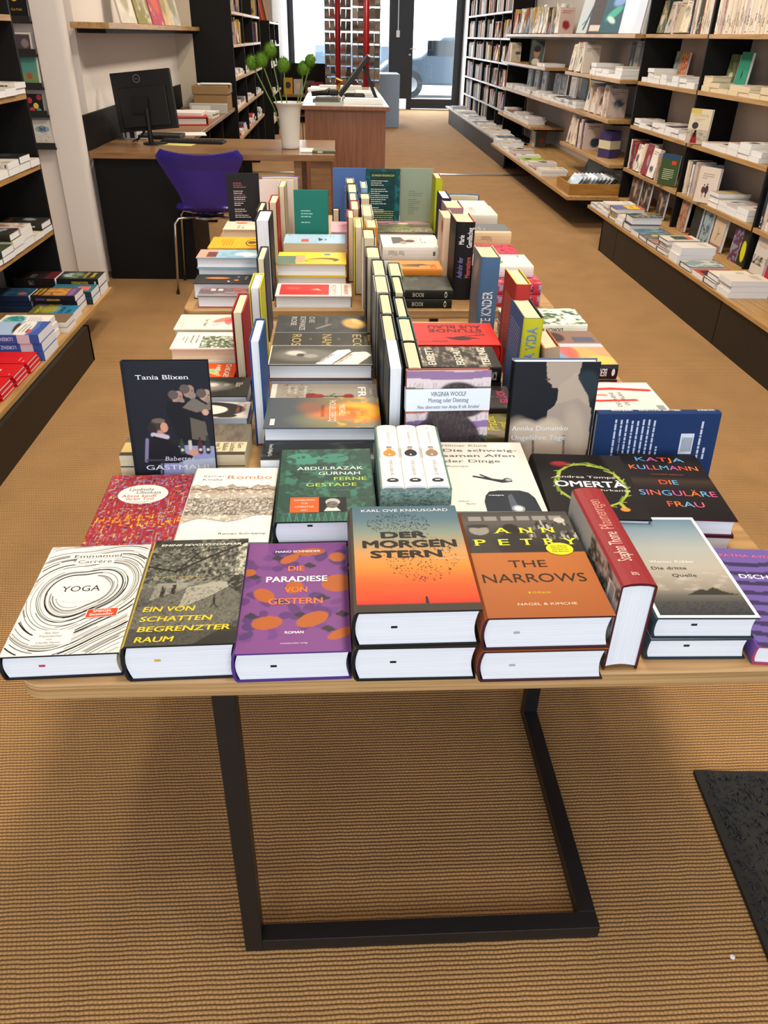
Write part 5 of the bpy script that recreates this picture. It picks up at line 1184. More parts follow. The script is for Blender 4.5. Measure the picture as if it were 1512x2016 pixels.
# --- right column
a = A(P(60, 90, '#d8dcd2')); q = a.pic; q.noise(5, 3, '#4f6e44', .48, .6, .95).noise(11, 8, '#e6e8e0', .55, .65, .9).noise(8, 5, '#2c4a34', .6, .7, .9); a.rect(.85, .05, .97, .9, '#e2e4dc', 1)
sa = A().text('DURCH WUNDER', .3, .3, .06, '#3a5a3c', 'b', asp=.2, fit=.5)
flat('white book with green leaf drawing, farthest in the right column of nearest table', .44, .658, 1.978, 2.118, .705, '-x', 2, cov='#d8dcd2', spine='#dcdfd6', front=a, spine_art=sa)
a = A(P(80, 120, '#9db0c0')); q = a.pic; q.put((q.X < .5) * 1., '#c9a27c').ell(.25, .25, .3, .12, '#e0b070', 1, 40, .3).ell(.2, .6, .25, .1, '#7fa8c4', 1, -30, .3).ell(.35, .45, .2, .1, '#d9605a', .8, 10, .4).ell(.12, .15, .12, .16, '#d8c46a', 1, 0, .3).put(((q.X > .5) & (q.X < .6)) * 1., '#c4ccd8').put((q.X > .6) * 1., '#8f7468').ell(.8, .5, .15, .12, '#4a3c3c', 1, 0, .3).rect(.65, .05, .8, .3, '#5a6478')
a.text('KRAUSE', .62, .82, .05, '#c98a5a', 'b')
sa = A().text('BERGRIFF', .12, .25, .07, '#e8e8e4', 'b', asp=.14, fit=.2).ell(.05, .5, .018, .25, '#e8e8e4')
flat('large book with colourful painted figures and black spine in right column', .43, .642, 1.665, 1.902, .712, '-x', 2, cov='#9db0c0', spine='#141416', front=a, spine_art=sa, mat=GLOSS)
a = A(P(30, 50, '#9a8c88')); a.pic.put((a.pic.Y < .35) * 1., '#d9405c').noise(6, 3, '#c9bcb4', .5, .7, .8)
flat('grey and pink book low in the right column before the painted one', .45, .662, 1.588, 1.658, .672, '-x', 1, cov='#9a8c88', spine='#c8384f', front=a)
a = A(P(60, 100, '#dfe2da')); q = a.pic; q.ell(.3, .2, .4, .2, '#b9d2cc', .8, 0, .8).line([(.38, .25), (.36, .6), (.4, .95)], .035, '#d9342e').line([(.72, .05), (.78, .4), (.74, .8), (.78, .98)], .045, '#d9342e').line([(.55, .5), (.6, .9)], .03, '#e8806a')
a.text('DELPHINE', .15, .42, .06, '#8a5a54', 's', fit=.5).text('DE VIGAN', .2, .34, .06, '#8a5a54', 's', fit=.45).rect(.05, .03, .2, .1, '#8f9490', 2)
flat('white book with two red brush strokes behind the navy cloth book', .455, .680, 1.425, 1.580, .702, '-x', 2, cov='#dfe2da', spine='#d3d6ce', front=a)


# --- upright books seen from the head
def file_up(label, x0, x1, y0, y1, h, col, cov2=None, spine_near=False, pages=None, tilt=0, z0=ZT, **kw):
    """stands on its foot, thickness along x; fore edge or spine towards us"""
    W, TH = y1 - y0, x1 - x0; cx, cy = (x0 + x1) / 2, (y0 + y1) / 2
    t = math.radians(tilt); yd = Vector((math.sin(t), 0, math.cos(t)))
    xd = Vector((0, 1 if spine_near else -1, 0)); zd = xd.cross(yd)
    o = Vector((cx, cy, z0 + .0005 + abs(math.sin(t)) * TH / 2)) + yd * (h / 2) - zd * (TH / 2)
    return make_book(kw.pop('name', 'hardcover_book'), label, kw.pop('group', None), basis(xd, yd, o), W, h, TH, col, kw.pop('spine', cov2 or col), kw.pop('back', cov2 or col), pages=pages or PAGEC, gap=.0022 if x1 - x0 > .022 else .001, **kw)


nth = ['nearest', 'second', 'third', 'fourth', 'fifth', 'sixth', 'seventh', 'eighth', 'ninth', 'tenth', 'eleventh', 'twelfth']
Lf = [(.084, .109, 1.284, 1.432, .21, '#3a4a46'), (.083, .111, 1.443, 1.60, .208, '#2b3340'), (.085, .113, 1.612, 1.75, .209, '#3c4448'), (.079, .114, 1.758, 1.895, .212, '#8a8f94'), (.080, .115, 1.915, 2.06, .21, '#2f4658'), (.068, .109, 2.08, 2.195, .212, '#4a3a40')]
Rf = [(.116, .147, 1.296, 1.433, .208, '#2e2a2a'), (.117, .148, 1.45, 1.587, .205, '#1f4652'), (.119, .145, 1.603, 1.738, .205, '#1c2a38'), (.122, .148, 1.759, 1.898, .21, '#1e3028'), (.122, .156, 1.916, 2.05, .205, '#7c8a78')]
for i, (a0, a1, b0, b1, h, c) in enumerate(Lf): file_up(f'{nth[i]} upright book in the left centre file of the nearest table', a0, a1, b0, b1, h, c, kind='paper' if i == 0 else 'hard', name='paperback_book' if i == 0 else 'hardcover_book', pages=PAGEW if i == 0 else PAGEC)
for i, (a0, a1, b0, b1, h, c) in enumerate(Rf): file_up(f'{nth[i]} upright book in the right centre file of the nearest table', a0, a1, b0, b1, h, c)
file_up('upright red hardcover with cream pages on the left of the nearest table', -.229, -.204, 1.60, 1.735, .212, '#a3202a', pages=PAGEC)
file_up('slim upright bright blue hardcover beside the middle column', -.172, -.151, 1.40, 1.53, .22, '#1f4a8c', pages=PAGEW)
file_up('upright white-paged book with bright yellow cover, left of the middle column', -.207, -.181, 1.755, 1.875, .22, '#d9d23a', '#d9d23a', pages=PAGEW)
file_up('upright book with dark blue-grey cover behind the yellow-covered one', -.214, -.191, 2.02, 2.15, .22, '#3a4254', pages=PAGEC)
sa = A(P(6, 6, '#4a6c92', .2)); sa.text('SPÄTE KINDER', .62, .28, .10, '#e9edf2', 'b', fit=.52, al='r', asp=.2)
ba = A(P(30, 40, '#7f8898')); ba.pic.ell(.5, .8, .3, .1, '#c9b8a4', .8, 30, .6).ell(.4, .5, .3, .2, '#5f7290', .8, 0, .7); ba.lines(.2, .7, .7, 18, .025, '#c9b0a0', 3)
file_up('tall upright blue book with white title on its spine, right side', .362, .412, 2.005, 2.13, .232, '#4a6c92', spine_near=True, back='#7f8898', spine_art=sa, back_art=ba, inner='#c9c2a8')
sa = A().text('G', .50, .4, .10, '#f0e0d8', 'b', asp=.2, fit=.05)
ba = A(); ba.lines(.2, .8, .8, 22, .026, '#e0b0a4', 4)
file_up('upright red hardcover with yellow lining between the two blue books', .402, .437, 1.752, 1.89, .232, '#b4352f', spine_near=True, spine_art=sa, back_art=ba, inner='#d9c23a')
sa = A(P(4, 4, '#c9c62c', .2)); sa.text('VENDELA VIDA', .92, .28, .10, '#6f8fc0', 'b', fit=.62, al='r', asp=.2)
ba = A(); ba.lines(.12, .86, .85, 24, .03, '#a9c0e0', 5)
file_up('upright blue book with lime spine and blue lettering, beside the photograph book', .368, .409, 1.504, 1.637, .232, '#4a6fa6', spine='#c9c62c', spine_near=True, back='#4a6fa6', spine_art=sa, back_art=ba, inner='#1c2a44')
file_up('beige hardcover with orange lining leaning against the lime-spined book', .437, .470, 1.49, 1.60, .175, '#b9a58c', tilt=-8, inner='#c0642c', spine='#b9a58c', spine_near=True)

# ================= second table
def t2(label, x0, x1, y0, y1, zt, up, n=1, **kw): return flat(label, x0, x1, y0, y1, zt, up, n, **kw)


a = A(P(40, 60, '#6a5f66')); a.pic.noise(4, 3, '#a8868a', .5, .7, .9).put((a.pic.X > .75) * 1., '#8f8a90'); a.rect(.1, .55, .3, .75, '#d9503a', 2).rect(.1, .3, .35, .38, '#d9c9c4', 2).rect(.1, .18, .35, .26, '#d9c9c4', 2)
t2('pink and grey book at the near left corner of the second table', -.43, -.245, 2.262, 2.372, .682, '+x', 1, cov='#6a5f66', spine='#b8283a', back='#b8283a', front=a) if 0 else t2('pink and grey book at the near left corner of the second table', -.43, -.245, 2.325, 2.41, .675, '+x', 1, cov='#6a5f66', spine='#b8283a', back='#b8283a', front=a)
a = A(P(50, 70, '#2c2e2e')); a.pic.ell(.4, .38, .1, .2, '#e07a3c', 1, 0, .3).ell(.62, .72, .07, .04, '#e0763a', 1); a.text('Wolf Haas', .2, .86, .06, '#b5c0bc', 's').text('Müll', .2, .72, .06, '#b5c0bc', 's').poly([(.7, .56), (.85, .6), (.75, .62)], '#e8e4dc', 2)
t2('black book with orange bird shape at the left of the second table', -.455, -.275, 2.415, 2.52, .688, '+x', 1, cov='#2c2e2e', spine='#222424', front=a)
a = A(P(60, 80, '#8fb4c8')); q = a.pic; q.put((q.Y < .3) * 1., '#c99a88').rect(.3, .15, .9, .3, '#6a3f40').ell(.6, .75, .25, .15, '#dfe8ea', .9, 10, .7).noise(5, 5, '#6f9cb4', .5, .7, .7, .35, 1)
t2('book with blue sky and pink house, pile of two on second table', -.458, -.250, 2.53, 2.64, .738, '+x', 3, cov='#8fb4c8', spine='#5f7f94', front=a)
a = A(P(40, 60, '#e8a52c')); a.ell(.5, .8, .3, .14, '#3a2c14', 1).ell(.5, .8, .26, .12, '#e8a52c', 2).ell(.5, .78, .12, .08, '#5a4420', 3).lines(.2, .4, .8, 5, .05, '#c98418')
t2('amber yellow book with black oval emblem on the left of second table', -.457, -.27, 2.76, 2.93, .715, '+x', 2, cov='#e8a52c', spine='#d89522', front=a, pages=PAGEW)
a = A(P(40, 60, '#e2cbbc')); a.ell(.2, .35, .09, .14, '#e0693a', 1).text('MEETING', .5, .3, .08, '#a89888', 's', fit=.4).text('MARS', .65, .4, .07, '#a89888', 's').rect(.1, .75, .16, .9, '#2a2826', 2)
t2('pale pink book with orange sun disc at the left of second table', -.44, -.27, 3.045, 3.19, .718, '+x', 2, cov='#e2cbbc', spine='#d9553a', inner='#d9553a', front=a, pages=PAGEC)
a = A(P(50, 80, '#e6e2dc')); a.rect(.08, .05, .92, .70, '#c8242c', 1).ell(.4, .22, .12, .1, '#d8504c', 2).poly([(.5, .45), (.6, .6), (.42, .55)], '#e9b0a4', 2).text('REZEPTE', .1, .74, .08, '#d97a70', 'r', fit=.8).text('ARABER', .1, .9, .08, '#c9453c', 'r', fit=.8).rect(0, .86, 1, .87, '#b9a89c', 2)
t2('white and red hardcover at the near edge of the second table', -.197, .034, 2.322, 2.458, .678, '+x', 1, cov='#e6e2dc', spine='#e6e2dc', inner='#1a1416', front=a, mat=GLOSS)
a = A(P(60, 90, '#e6c83a')); q = a.pic; q.rect(.35, .0, 1, .28, '#5f7a6c').rect(.3, .26, .9, .4, '#c9a07c').ell(.7, .65, .2, .25, '#6a4a32', 1, 10).ell(.75, .62, .16, .2, '#d8b84a').ell(.2, .72, .12, .08, '#b8c4a8').ell(.2, .72, .09, .055, '#6f8a6c')
t2('yellow book with green and brown figures, pile of two, middle of second table', -.205, .02, 2.535, 2.69, .720, '+x', 2, cov='#e6c83a', spine='#d9c060', inner='#c9b04a', front=a, pages=PAGEW)
a = A(P(50, 80, '#9fc0d8')); a.rect(.55, .28, .85, .40, '#d9604a', 2).poly([(.4, .55), (.75, .57), (.6, .64)], '#3a4048', 2).poly([(.5, .66), (.7, .67), (.6, .7)], '#3a4048', 2).lines(.15, .8, .4, 3, .06, '#7fa4c4').rect(.1, .05, .16, .1, '#5a80a0', 2)
t2('light blue paperback with small red label, middle of the second table', -.20, .02, 2.83, 2.975, .718, '+x', 1, z0=.68, cov='#9fc0d8', spine='#8fb0c8', front=a, name='paperback_book', kind='paper', pages=PAGEC)
t2('cream-paged paperback lying under the light blue one', -.2, .02, 2.832, 2.975, .6795, '+x', 1, cov='#8fb0c8', name='paperback_book', kind='paper', pages=PAGEC)
a = A(P(30, 40, '#d9a8b4')); a.text('Rita', .3, .6, .12, '#a8304a', 's').lines(.3, .4, .8, 2, .08, '#b8707c')
t2('pink book with red lettering beneath the blue upright back cover', -.035, .10, 3.10, 3.30, .70, '-y', 1, cov='#d9a8b4', front=a)
a = A(P(60, 90, '#2c302a')); q = a.pic; q.noise(3, 3, '#4c5242', .45, .7, .9).noise(9, 5, '#1d201b', .5, .7, .7)
sa = A().text('ROCHE', .5, .3, .06, '#c9cbc0', 's', asp=.14, fit=.2).ell(.12, .5, .022, .34, '#e9ebe4').ell(.12, .5, .015, .22, '#22241f', 2)
t2('mossy dark stone-patterned hardcover, near edge right of files on second table', .165, .342, 2.33, 2.50, .695, '-x', 2, cov='#2c302a', spine='#1c1e1a', front=a, spine_art=sa)
a = A(P(50, 70, '#d98a2c')); a.poly([(.3, .45), (.34, .8), (.42, .78), (.4, .45)], '#3a2414', 2).poly([(.45, .2), (.6, .4), (.5, .9), (.42, .5)], '#4a2c18', 2).text('ON', .1, .1, .2, '#c04a24', 'b').rect(0, 0, .06, 1, '#b8701c', 2)
t2('orange book with dark running figure behind the stone-patterned ones', .17, .33, 2.505, 2.62, .712, '-x', 2, cov='#d98a2c', spine='#c97a20', front=a)
a = A(P(60, 90, '#dddcd6')); q = a.pic; q.rect(.2, .35, .8, .82, '#dfc0bc').poly([(.2, .82), (.8, .82), (.8, .65), (.35, .55)], '#4a4444').ell(.45, .5, .12, .09, '#3a3636', 1, 20, .1).ell(.3, .62, .14, .06, '#9a8c70'); a.text('DAS WALD', .25, .28, .05, '#8a8a86', 's', fit=.5).text('HAUS', .25, .22, .05, '#8a8a86', 's').rect(.3, .1, .34, .16, '#b0b0ac', 2)
sa = A().text('Peter Wieland', .62, .3, .06, '#8f8f8c', 's', asp=.16, fit=.28).rect(.08, .35, .12, .65, '#5a5a5a')
t2('white hardcover with black and pink picture, pile of two, second table', .145, .342, 2.70, 2.872, .740, '-x', 2, z0=.645, cov='#dddcd6', spine='#e2e1dc', front=a, spine_art=sa)
a = A(P(60, 100, '#4f4f36')); q = a.pic; q.ell(.4, .75, .4, .2, '#8d7a4a', .9, 20, .6).ell(.6, .12, .6, .2, '#a87a8c', .9, 0, .7).ell(.5, .5, .2, .3, '#6c7a3c', .8, 0, .7).noise(6, 3, '#2c3028', .5, .7, .7).ell(.5, .22, .1, .06, '#d9c9a0', .9, 0, .2); a.text('DER PAPIER', .1, .86, .07, '#b9cdd0', 's', fit=.7).text('PALAST', .1, .76, .07, '#b9cdd0', 's', fit=.5).lines(.2, .62, .8, 2, .04, '#a8b8b4')
t2('olive and mauve book lying before the three upright back covers', .15, .365, 3.10, 3.32, .700, '-y', 1, cov='#4f4f36', spine='#3a3a28', front=a)
a = A(P(60, 90, '#b02a34')); q = a.pic; q.noise(9, 3, '#8f93b4', .5, .58, .95).noise(14, 6, '#d9485a', .55, .62, .9)
sp_ = A(P(40, 8, '#b83040', .2)); sp_.pic.noise(10, 3, '#8f9cc4', .5, .56, 1, 0, 1, 2, 1); sp_.text('ADAMS', .3, .3, .08, '#20181c', 'b', asp=.2, fit=.18).text('EVIE', .12, .3, .08, '#20181c', 'b', asp=.2, fit=.1)
t2('red book with blue blots, pile of two at the near right of second table', .41, .618, 2.35, 2.485, .712, '-x', 2, cov='#b02a34', spine='#b83040', front=a, spine_art=sp_)
a = A(P(60, 90, '#e2e0d8')); 
for x, y, an in ((.5, .8, .5), (.4, .72, .2), (.55, .62, .9), (.35, .5, -.3)):
    a.poly([(x + .12 * math.cos(an + t_ * 6.28 / 10) * (1 if t_ % 5 else 1.6) * .9, y + .05 * math.sin(an + t_ * 6.28 / 10)) for t_ in range(10)], '#7d9c4c', 1)
a.text('ÄPFEL', .75, .12, .05, '#4a4a46', 's')
t2('white book with green leaves lying on the red blotted pile', .41, .602, 2.412, 2.56, .748, '-x', 1, z0=.7125, cov='#e2e0d8', spine='#dad8d0', front=a)
a = A(P(30, 40, '#d03a54')); a.pic.noise(4, 3, '#a82c4a', .5, .7, .8).noise(12, 5, '#3c1420', .62, .68, .8)
t2('crimson book with dark line drawing on the right of the second table', .42, .60, 2.62, 2.76, .735, '-x', 2, cov='#d03a54', spine='#b02c44', front=a)
a = A(P(40, 60, '#6c7074')); a.pic.put((a.pic.X < .12) * 1., '#d9bc98'); a.lines(.25, .6, .6, 3, .08, '#9c9fa2')
sa = A().text('Vulcano', .35, .3, .06, '#8a7258', 's', asp=.16, fit=.2)
t2('grey book with peach spine on the right of the second table', .43, .636, 2.945, 3.09, .738, '-x', 2, z0=ZT, cov='#6c7074', spine='#d9bc98', front=a, spine_art=sa)
a = A(P(40, 60, '#dddad2')); a.text('KEY', .3, .55, .16, '#b0ada4', 's').text('CESAR', .3, .38, .16, '#b0ada4', 's', fit=.5)
t2('white book with raised script on the far right of the second table', .43, .642, 3.27, 3.46, .738, '-x', 2, cov='#dddad2', spine='#d0cdc6', front=a)
t2('white book with a blue-edged one behind, farthest right on second table', .43, .64, 3.485, 3.60, .735, '-x', 2, cov='#e4e4e4', spine='#dcdce0')
file_up('blue board standing behind the white books at the far right corner', .44, .62, 3.61, 3.622, .115, '#2f6aa0', z0=ZT)

Ls = [(.044, .071, 2.46, 2.60, '#d9c74a'), (.024, .048, 2.61, 2.73, '#b02636'), (.036, .068, 2.75, 2.90, '#8a2030'), (.034, .064, 2.918, 3.06, '#3a6a9a'), (.030, .068, 3.085, 3.26, '#2a2c30'), (.026, .060, 3.295, 3.40, '#8c8f96')]
Rs = [(.080, .116, 2.455, 2.58, '#d9971e'), (.074, .110, 2.64, 2.82, '#c9c4b4'), (.074, .112, 2.95, 3.05, '#2a2c30'), (.083, .108, 3.17, 3.33, '#8fb4dc')]
Ls2 = [(.068, .103, 2.315, 2.40, '#efe9dc')]
for i, (a0, a1, b0, b1, c) in enumerate(Ls):
    file_up(f'{nth[i]} upright book in the left centre file of the second table', a0, a1, b0, b1, .21, c)
for i, (a0, a1, b0, b1, c) in enumerate(Rs):
    sa = None
    if i == 0: sa = A().text('KUBICZEK', .95, .28, .12, '#2c2416', 'b', fit=.45, al='r', asp=.2)
    file_up(f'{nth[i]} upright book in the right centre file of the second table', a0, a1, b0, b1, .21, c, spine_near=i in (0, 3), spine_art=sa)
file_up('upright white book with open pages at the near end of second table files', .066, .104, 2.315, 2.43, .21, '#e6e2da', cov2='#5a3a4a')
file_up('thick upright white-paged hardcover with black cover, left of second table', -.250, -.207, 2.395, 2.54, .24, '#1d1a1e', pages=PAGEW)
file_up('small upright black-edged book left behind the thick white-paged one', -.272, -.250, 2.67, 2.82, .215, '#26282a')
file_up('upright book with red lining behind the thick white-paged hardcover', -.246, -.216, 2.84, 2.98, .212, '#b9302c', pages=PAGEC)
file_up('tall slim upright beige book in the left file of the second table', -.222, -.196, 2.995, 3.12, .24, '#b8a888', pages=PAGEC)
sa = A().text('Marie Gamillscheg', .98, .52, .20, '#e2e2e4', 's', fit=.46, al='r', asp=.3).text('Aufruhr der', .49, .52, .16, '#6a74a8', 's', fit=.30, al='r', asp=.3)
sa = A(); sa.text('Gamillscheg', .93, .12, .07, '#e6e6e8', 'b', fit=.25, al='r', asp=.26).text('Marie', .84, .55, .07, '#e6e6e8', 'b', fit=.12, al='r', asp=.26).text('Aufruhr der', .56, .55, .07, '#7a74b0', 'b', fit=.27, al='r', asp=.26).text('Meerestiere', .56, .12, .07, '#c0585c', 'b', fit=.27, al='r', asp=.26)
ba = A(P(6, 6, '#2e2b2c')); ba.lines(.15, .8, .85, 20, .03, '#7a6a64', 6)
file_up('tall upright black hardcover with white and coloured spine lettering', .352, .410, 2.42, 2.56, .236, '#141417', spine_near=True, spine_art=sa, back='#2e2b2c', back_art=ba, inner='#d9705c')
ba = A(P(8, 20, '#dcc9b4')); ba.pic.put((ba.pic.Y < .2) * 1., '#5f9c2c'); ba.ell(.8, .85, .12, .1, '#c04a30')
file_up('upright cream book with green foot behind the tall black one', .336, .372, 2.60, 2.74, .212, '#dcc9b4', spine_near=True, back_art=ba)
file_up('upright book with pink-red lining on the right of second table', .366, .425, 2.775, 2.92, .212, '#b8727c', cov2='#a9858c', spine_near=True)
file_up('upright dark purple hardcover with white pages on second table', .372, .405, 2.955, 3.12, .212, '#2c2a50', spine_near=True, pages=PAGEW)
file_up('slim upright lime green book at the back of second table', .380, .408, 3.255, 3.39, .235, '#b9c41e', spine_near=True, inner='#c9403a')


def lines_back(base, cols, seed, x0=.2, x1=.85, y0=.85, n=24, dy=.03):
    a = A(base if isinstance(base, P) else P(4, 4, base))
    for i in range(n):
        if i in (3, 12, 18): continue
        a.lines(x0, y0 - i * dy, x1, 1, dy, cols[i % len(cols)] if i > 2 else cols[0], seed + i)
    return a


bk = dict(flip=True)
front_up('black back cover with white text standing at the left of second table', -.375, 3.12, ZT, .135, .235, .02, 4, 0, flip=True, cov='#1b191b', back='#1b191b', back_art=lines_back('#1b191b', ['#a8646a', '#c9c9c9', '#c9c9c9'], 3), z=0) if 0 else None
fu = lambda lb, x, y, W, H, col, art, z0=ZT, yaw=0, lean=4, **k: front_up(lb, x, y, z0, W, H, .018, lean, yaw, flip=True, cov=col, spine=col, back=col, back_art=art, **k)
fu('black back cover with lines of white text, upright at the left rear', -.376, 3.235, .125, .245, '#1b191b', lines_back('#1b191b', ['#a8646a', '#c9c9c9', '#c9c9c9'], 3), yaw=3)
fu('pinkish white back cover standing between the black and teal ones', -.24, 3.15, .13, .235, '#dccfca', None)
file_up('violet book top showing behind the pinkish white upright cover', -.31, -.16, 3.30, 3.315, .225, '#7a6aa8')
ta = lines_back('#1f7568', ['#9cd4c4'], 9, .2, .8, .68, 5, .045); ta.rect(.34, .05, .66, .2, '#e2e6e2', 3)
for k in range(11): ta.rect(.41 + k * .019, .07, .418 + k * .019, .16, '#2a2a2a', 4)
fu('teal back cover with barcode standing upright in the middle of second table', -.105, 2.995, .125, .225, '#1f7568', ta, z0=ZT + .0)
fu('blue back cover standing upright behind the centre files', .042, 3.46, .138, .238, '#4a6ba8', lines_back('#4a6ba8', ['#8fa8d4'], 11, .35, .9, .7, 16, .035), lean=3)
gp = P(40, 60, '#0f4a50'); gp.noise(7, 3, '#1d7078', .5, .65, .9).rect(.12, .08, .86, .95, '#10383c', .85)
ga = lines_back(gp, ['#d9d6c0', '#e2e2da'], 15, .14, .82, .8, 16, .034); ga.text('SIE WERDEN VERGEHEN ZUM', .5, .88, .045, '#c9c43a', 'b', fit=.66, al='c'); ga.lines(.14, .3, .82, 6, .035, '#b9b43c', 4)
fu('dark teal back cover with yellow and white text at the rear of second table', .183, 3.45, .142, .238, '#0f4a50', ga, lean=3)
fu('sage green back cover with fine grey text, upright at the rear', .328, 3.475, .138, .238, '#94a492', lines_back('#94a492', ['#76846f'], 21, .25, .8, .62, 12, .034), lean=3)
file_up('small dark spined book lying between the teal and blue upright covers', -.03, .0, 3.33, 3.36, .1, '#2a2c2c', pages=PAGEC)

# ================================================================== books in the bookcases
def ordinal(n):
    return ['first', 'second', 'third', 'fourth', 'fifth', 'sixth', 'seventh', 'eighth', 'ninth', 'tenth', 'eleventh', 'twelfth', 'thirteenth', 'fourteenth', 'fifteenth',
            'sixteenth', 'seventeenth', 'eighteenth', 'nineteenth', 'twentieth', 'twenty-first', 'twenty-second', 'twenty-third', 'twenty-fourth', 'twenty-fifth', 'twenty-sixth', 'twenty-seventh', 'twenty-eighth', 'twenty-ninth', 'thirtieth', 'thirty-first', 'thirty-second', 'thirty-third', 'thirty-fourth', 'thirty-fifth', 'thirty-sixth', 'thirty-seventh', 'thirty-eighth', 'thirty-ninth', 'fortieth'][n]


PALE = [('#d8d0c6', 'cream'), ('#cfc8c2', 'pale grey'), ('#e2ddd6', 'white'), ('#c9b8b4', 'pinkish'), ('#dcd2bc', 'ivory')]
MIX = [('#8c2a30', 'red'), ('#2f3a4a', 'dark blue'), ('#3c4a3c', 'dark green'), ('#b5a894', 'beige'), ('#4f5a66', 'slate'), ('#a8683c', 'rust'), ('#8d98a2', 'grey blue'), ('#1d1b1d', 'black'), ('#c9a24a', 'ochre'), ('#5a3f5a', 'plum')]


def small_art(r, base, face=False):
    a = A(P(12, 18, base) if face else None)
    if face:
        c = r.choice(MIX)[0]; a.pic.ell(r.uniform(.3, .7), r.uniform(.25, .55), r.uniform(.15, .3), r.uniform(.1, .2), c, 1, r.uniform(0, 90), .2)
        if r.random() < .6: a.pic.noise(4, r.randint(0, 50), r.choice(MIX)[0], .55, .7, .7)
    a.lines(.15, .86, .85, 2, .07, r.choice(('#3a3836', '#7a7672', '#a04038')), r.randint(0, 99)); return a


def spine_up(r, base):
    lum = sum(lin(base)); c = '#4a4744' if lum > .9 else '#d9d4ca'
    a = A(); L_ = r.uniform(.3, .6); x = r.uniform(.12, .3); a.rect(x, .35, x + L_, .62, c, 1) if r.random() < .0 else a.lines(x, .38, x + L_, 1, .5, c, r.randint(0, 99), .5)
    if r.random() < .4: a.rect(.04, .25, .07, .75, c, 1)
    return a


def row_upright(where, side, x, y0, y1, z, seed, pal, hmax, n=None, faces=(), gap=0., grp=None, w=.125, into=None, hs=1.):
    """spines towards the room, filled from the far end; faces: indices turned cover outwards"""
    r = random.Random(seed); y = max(y0, y1); lo = min(y0, y1); i = 0; s = 1 if side == 'R' else -1
    while True:
        if n is not None and i >= n: break
        th = r.uniform(.014, .034); H = min(hmax, r.uniform(.175, .215) * hs); col, cn = r.choice(pal); hard = r.random() < .5
        nm = 'hardcover_book' if hard else 'paperback_book'
        if i in faces:
            W = .13
            if y - W < lo: break
            M = basis((0, -s, 0), (s * math.sin(.16), 0, math.cos(.16)), (x + s * .05 + s * .0, y - W / 2, z + H / 2 + .003))
            make_book(nm, f'{cn} cover facing out, {where}, {ordinal(i)} from far end', grp, M, W, H, th, col, r.choice(MIX)[0], front=small_art(r, col, True), split=False, kind='hard' if hard else 'paper', into=into)
            y -= W + .006
        else:
            if y - th < lo: break
            # x local: spine -> fore edge points into the case
            xd = Vector((s, 0, 0)); yd = Vector((0, 0, 1)); zd = xd.cross(yd)
            cy = y - th / 2; o = Vector((x + s * (.012 + w / 2) + s * r.uniform(0, .012), cy, z + .0005)) + yd * (H / 2) - zd * (th / 2)
            make_book(nm, f'{cn} book spine, {where}, {ordinal(i)} from far end', grp, basis(xd, yd, o), w, H, th, col, front=small_art(r, col, True) if side == 'R' else None, back_art=small_art(r, col, True) if side == 'L' else None, spine_art=spine_up(r, col), split=False, kind='hard' if hard else 'paper', pages=PAGEC, into=into)
            y -= th + .0015 + (gap if r.random() < .15 else 0)
        i += 1
    return y


def row_flat(where, side, x, y0, y1, z, seed, pal, counts, grp=None, pages=None, depth=.19, spine_near=False, wid=(.115, .14), into=None):
    """piles lying on a board, foot edges towards the room"""
    r = random.Random(seed); y = max(y0, y1); lo = min(y0, y1); i = 0; s = 1 if side == 'R' else -1
    while True:
        W = r.uniform(*wid); n = counts[i % len(counts)]
        if y - W < lo: break
        zz = z + .0004
        for k in range(n):
            th = r.uniform(.020, .034); col, cn = r.choice(pal); hard = r.random() < .15; H = depth * r.uniform(.95, 1.08)
            rot = -90 if side == 'R' else 90
            pos = 'alone as the' if n == 1 else ('top of' if k == n - 1 else 'bottom of' if k == 0 else 'middle of')
            make_book('hardcover_book' if hard else 'paperback_book', f'{cn} {"hardcover" if hard else "paperback"}, {pos} {ordinal(i)} pile, {where}', grp,
                      lie(x + s * (.006 + H / 2 + r.uniform(0, .01)), y - W / 2 + r.uniform(-.003, .003), zz, rot + r.uniform(-1.5, 1.5)), W, H, th, col, front=small_art(r, col, True) if k == n - 1 else None,
                      split=False, kind='hard' if hard else 'paper', pages=pages or PAGEW, spine_art=spine_up(r, col), into=into)
            zz += th + .0006
        y -= W + .004; i += 1


# ---- right near bookcase
XF = 2.29
cells = [(6.61, 5.50), (5.46, 4.37), (4.33, 3.24)]
cn = ['the far bay', 'the middle bay', 'the near bay']
lev = {1.395: 'fourth board', 1.09: 'third board', .79: 'second board', .485: 'lowest board'}
row_upright('the fourth board, far bay, right bookcase', 'R', XF, 6.45, 5.52, 1.395, 11, PALE + MIX[:4], .21, faces=(0, 2, 4, 5), grp='books on the fourth board of the right bookcase')
row_upright('the fourth board, middle bay, right bookcase', 'R', XF, 5.44, 4.4, 1.395, 12, PALE, .21, n=36, grp='books on the fourth board of the right bookcase')
row_flat('the third board, far bay, right bookcase', 'R', XF, 6.6, 5.52, 1.09, 13, PALE, [1, 3, 2, 2, 1, 2, 2], grp='piles on the third board of the right bookcase')
row_flat('the third board, middle bay, right bookcase', 'R', XF, 5.45, 4.4, 1.09, 14, PALE, [3, 2, 1, 2, 2, 1, 2], grp='piles on the third board of the right bookcase', pages=PAGEC)
row_flat('the second board, far bay, right bookcase', 'R', XF, 6.6, 5.52, .79, 15, PALE + MIX[7:8], [2, 1, 1, 2, 2, 2], grp='piles on the second board of the right bookcase')
row_flat('the second board, middle bay, right bookcase', 'R', XF, 5.28, 4.4, .79, 16, PALE, [1, 1, 1, 2, 3, 2], grp='piles on the second board of the right bookcase')
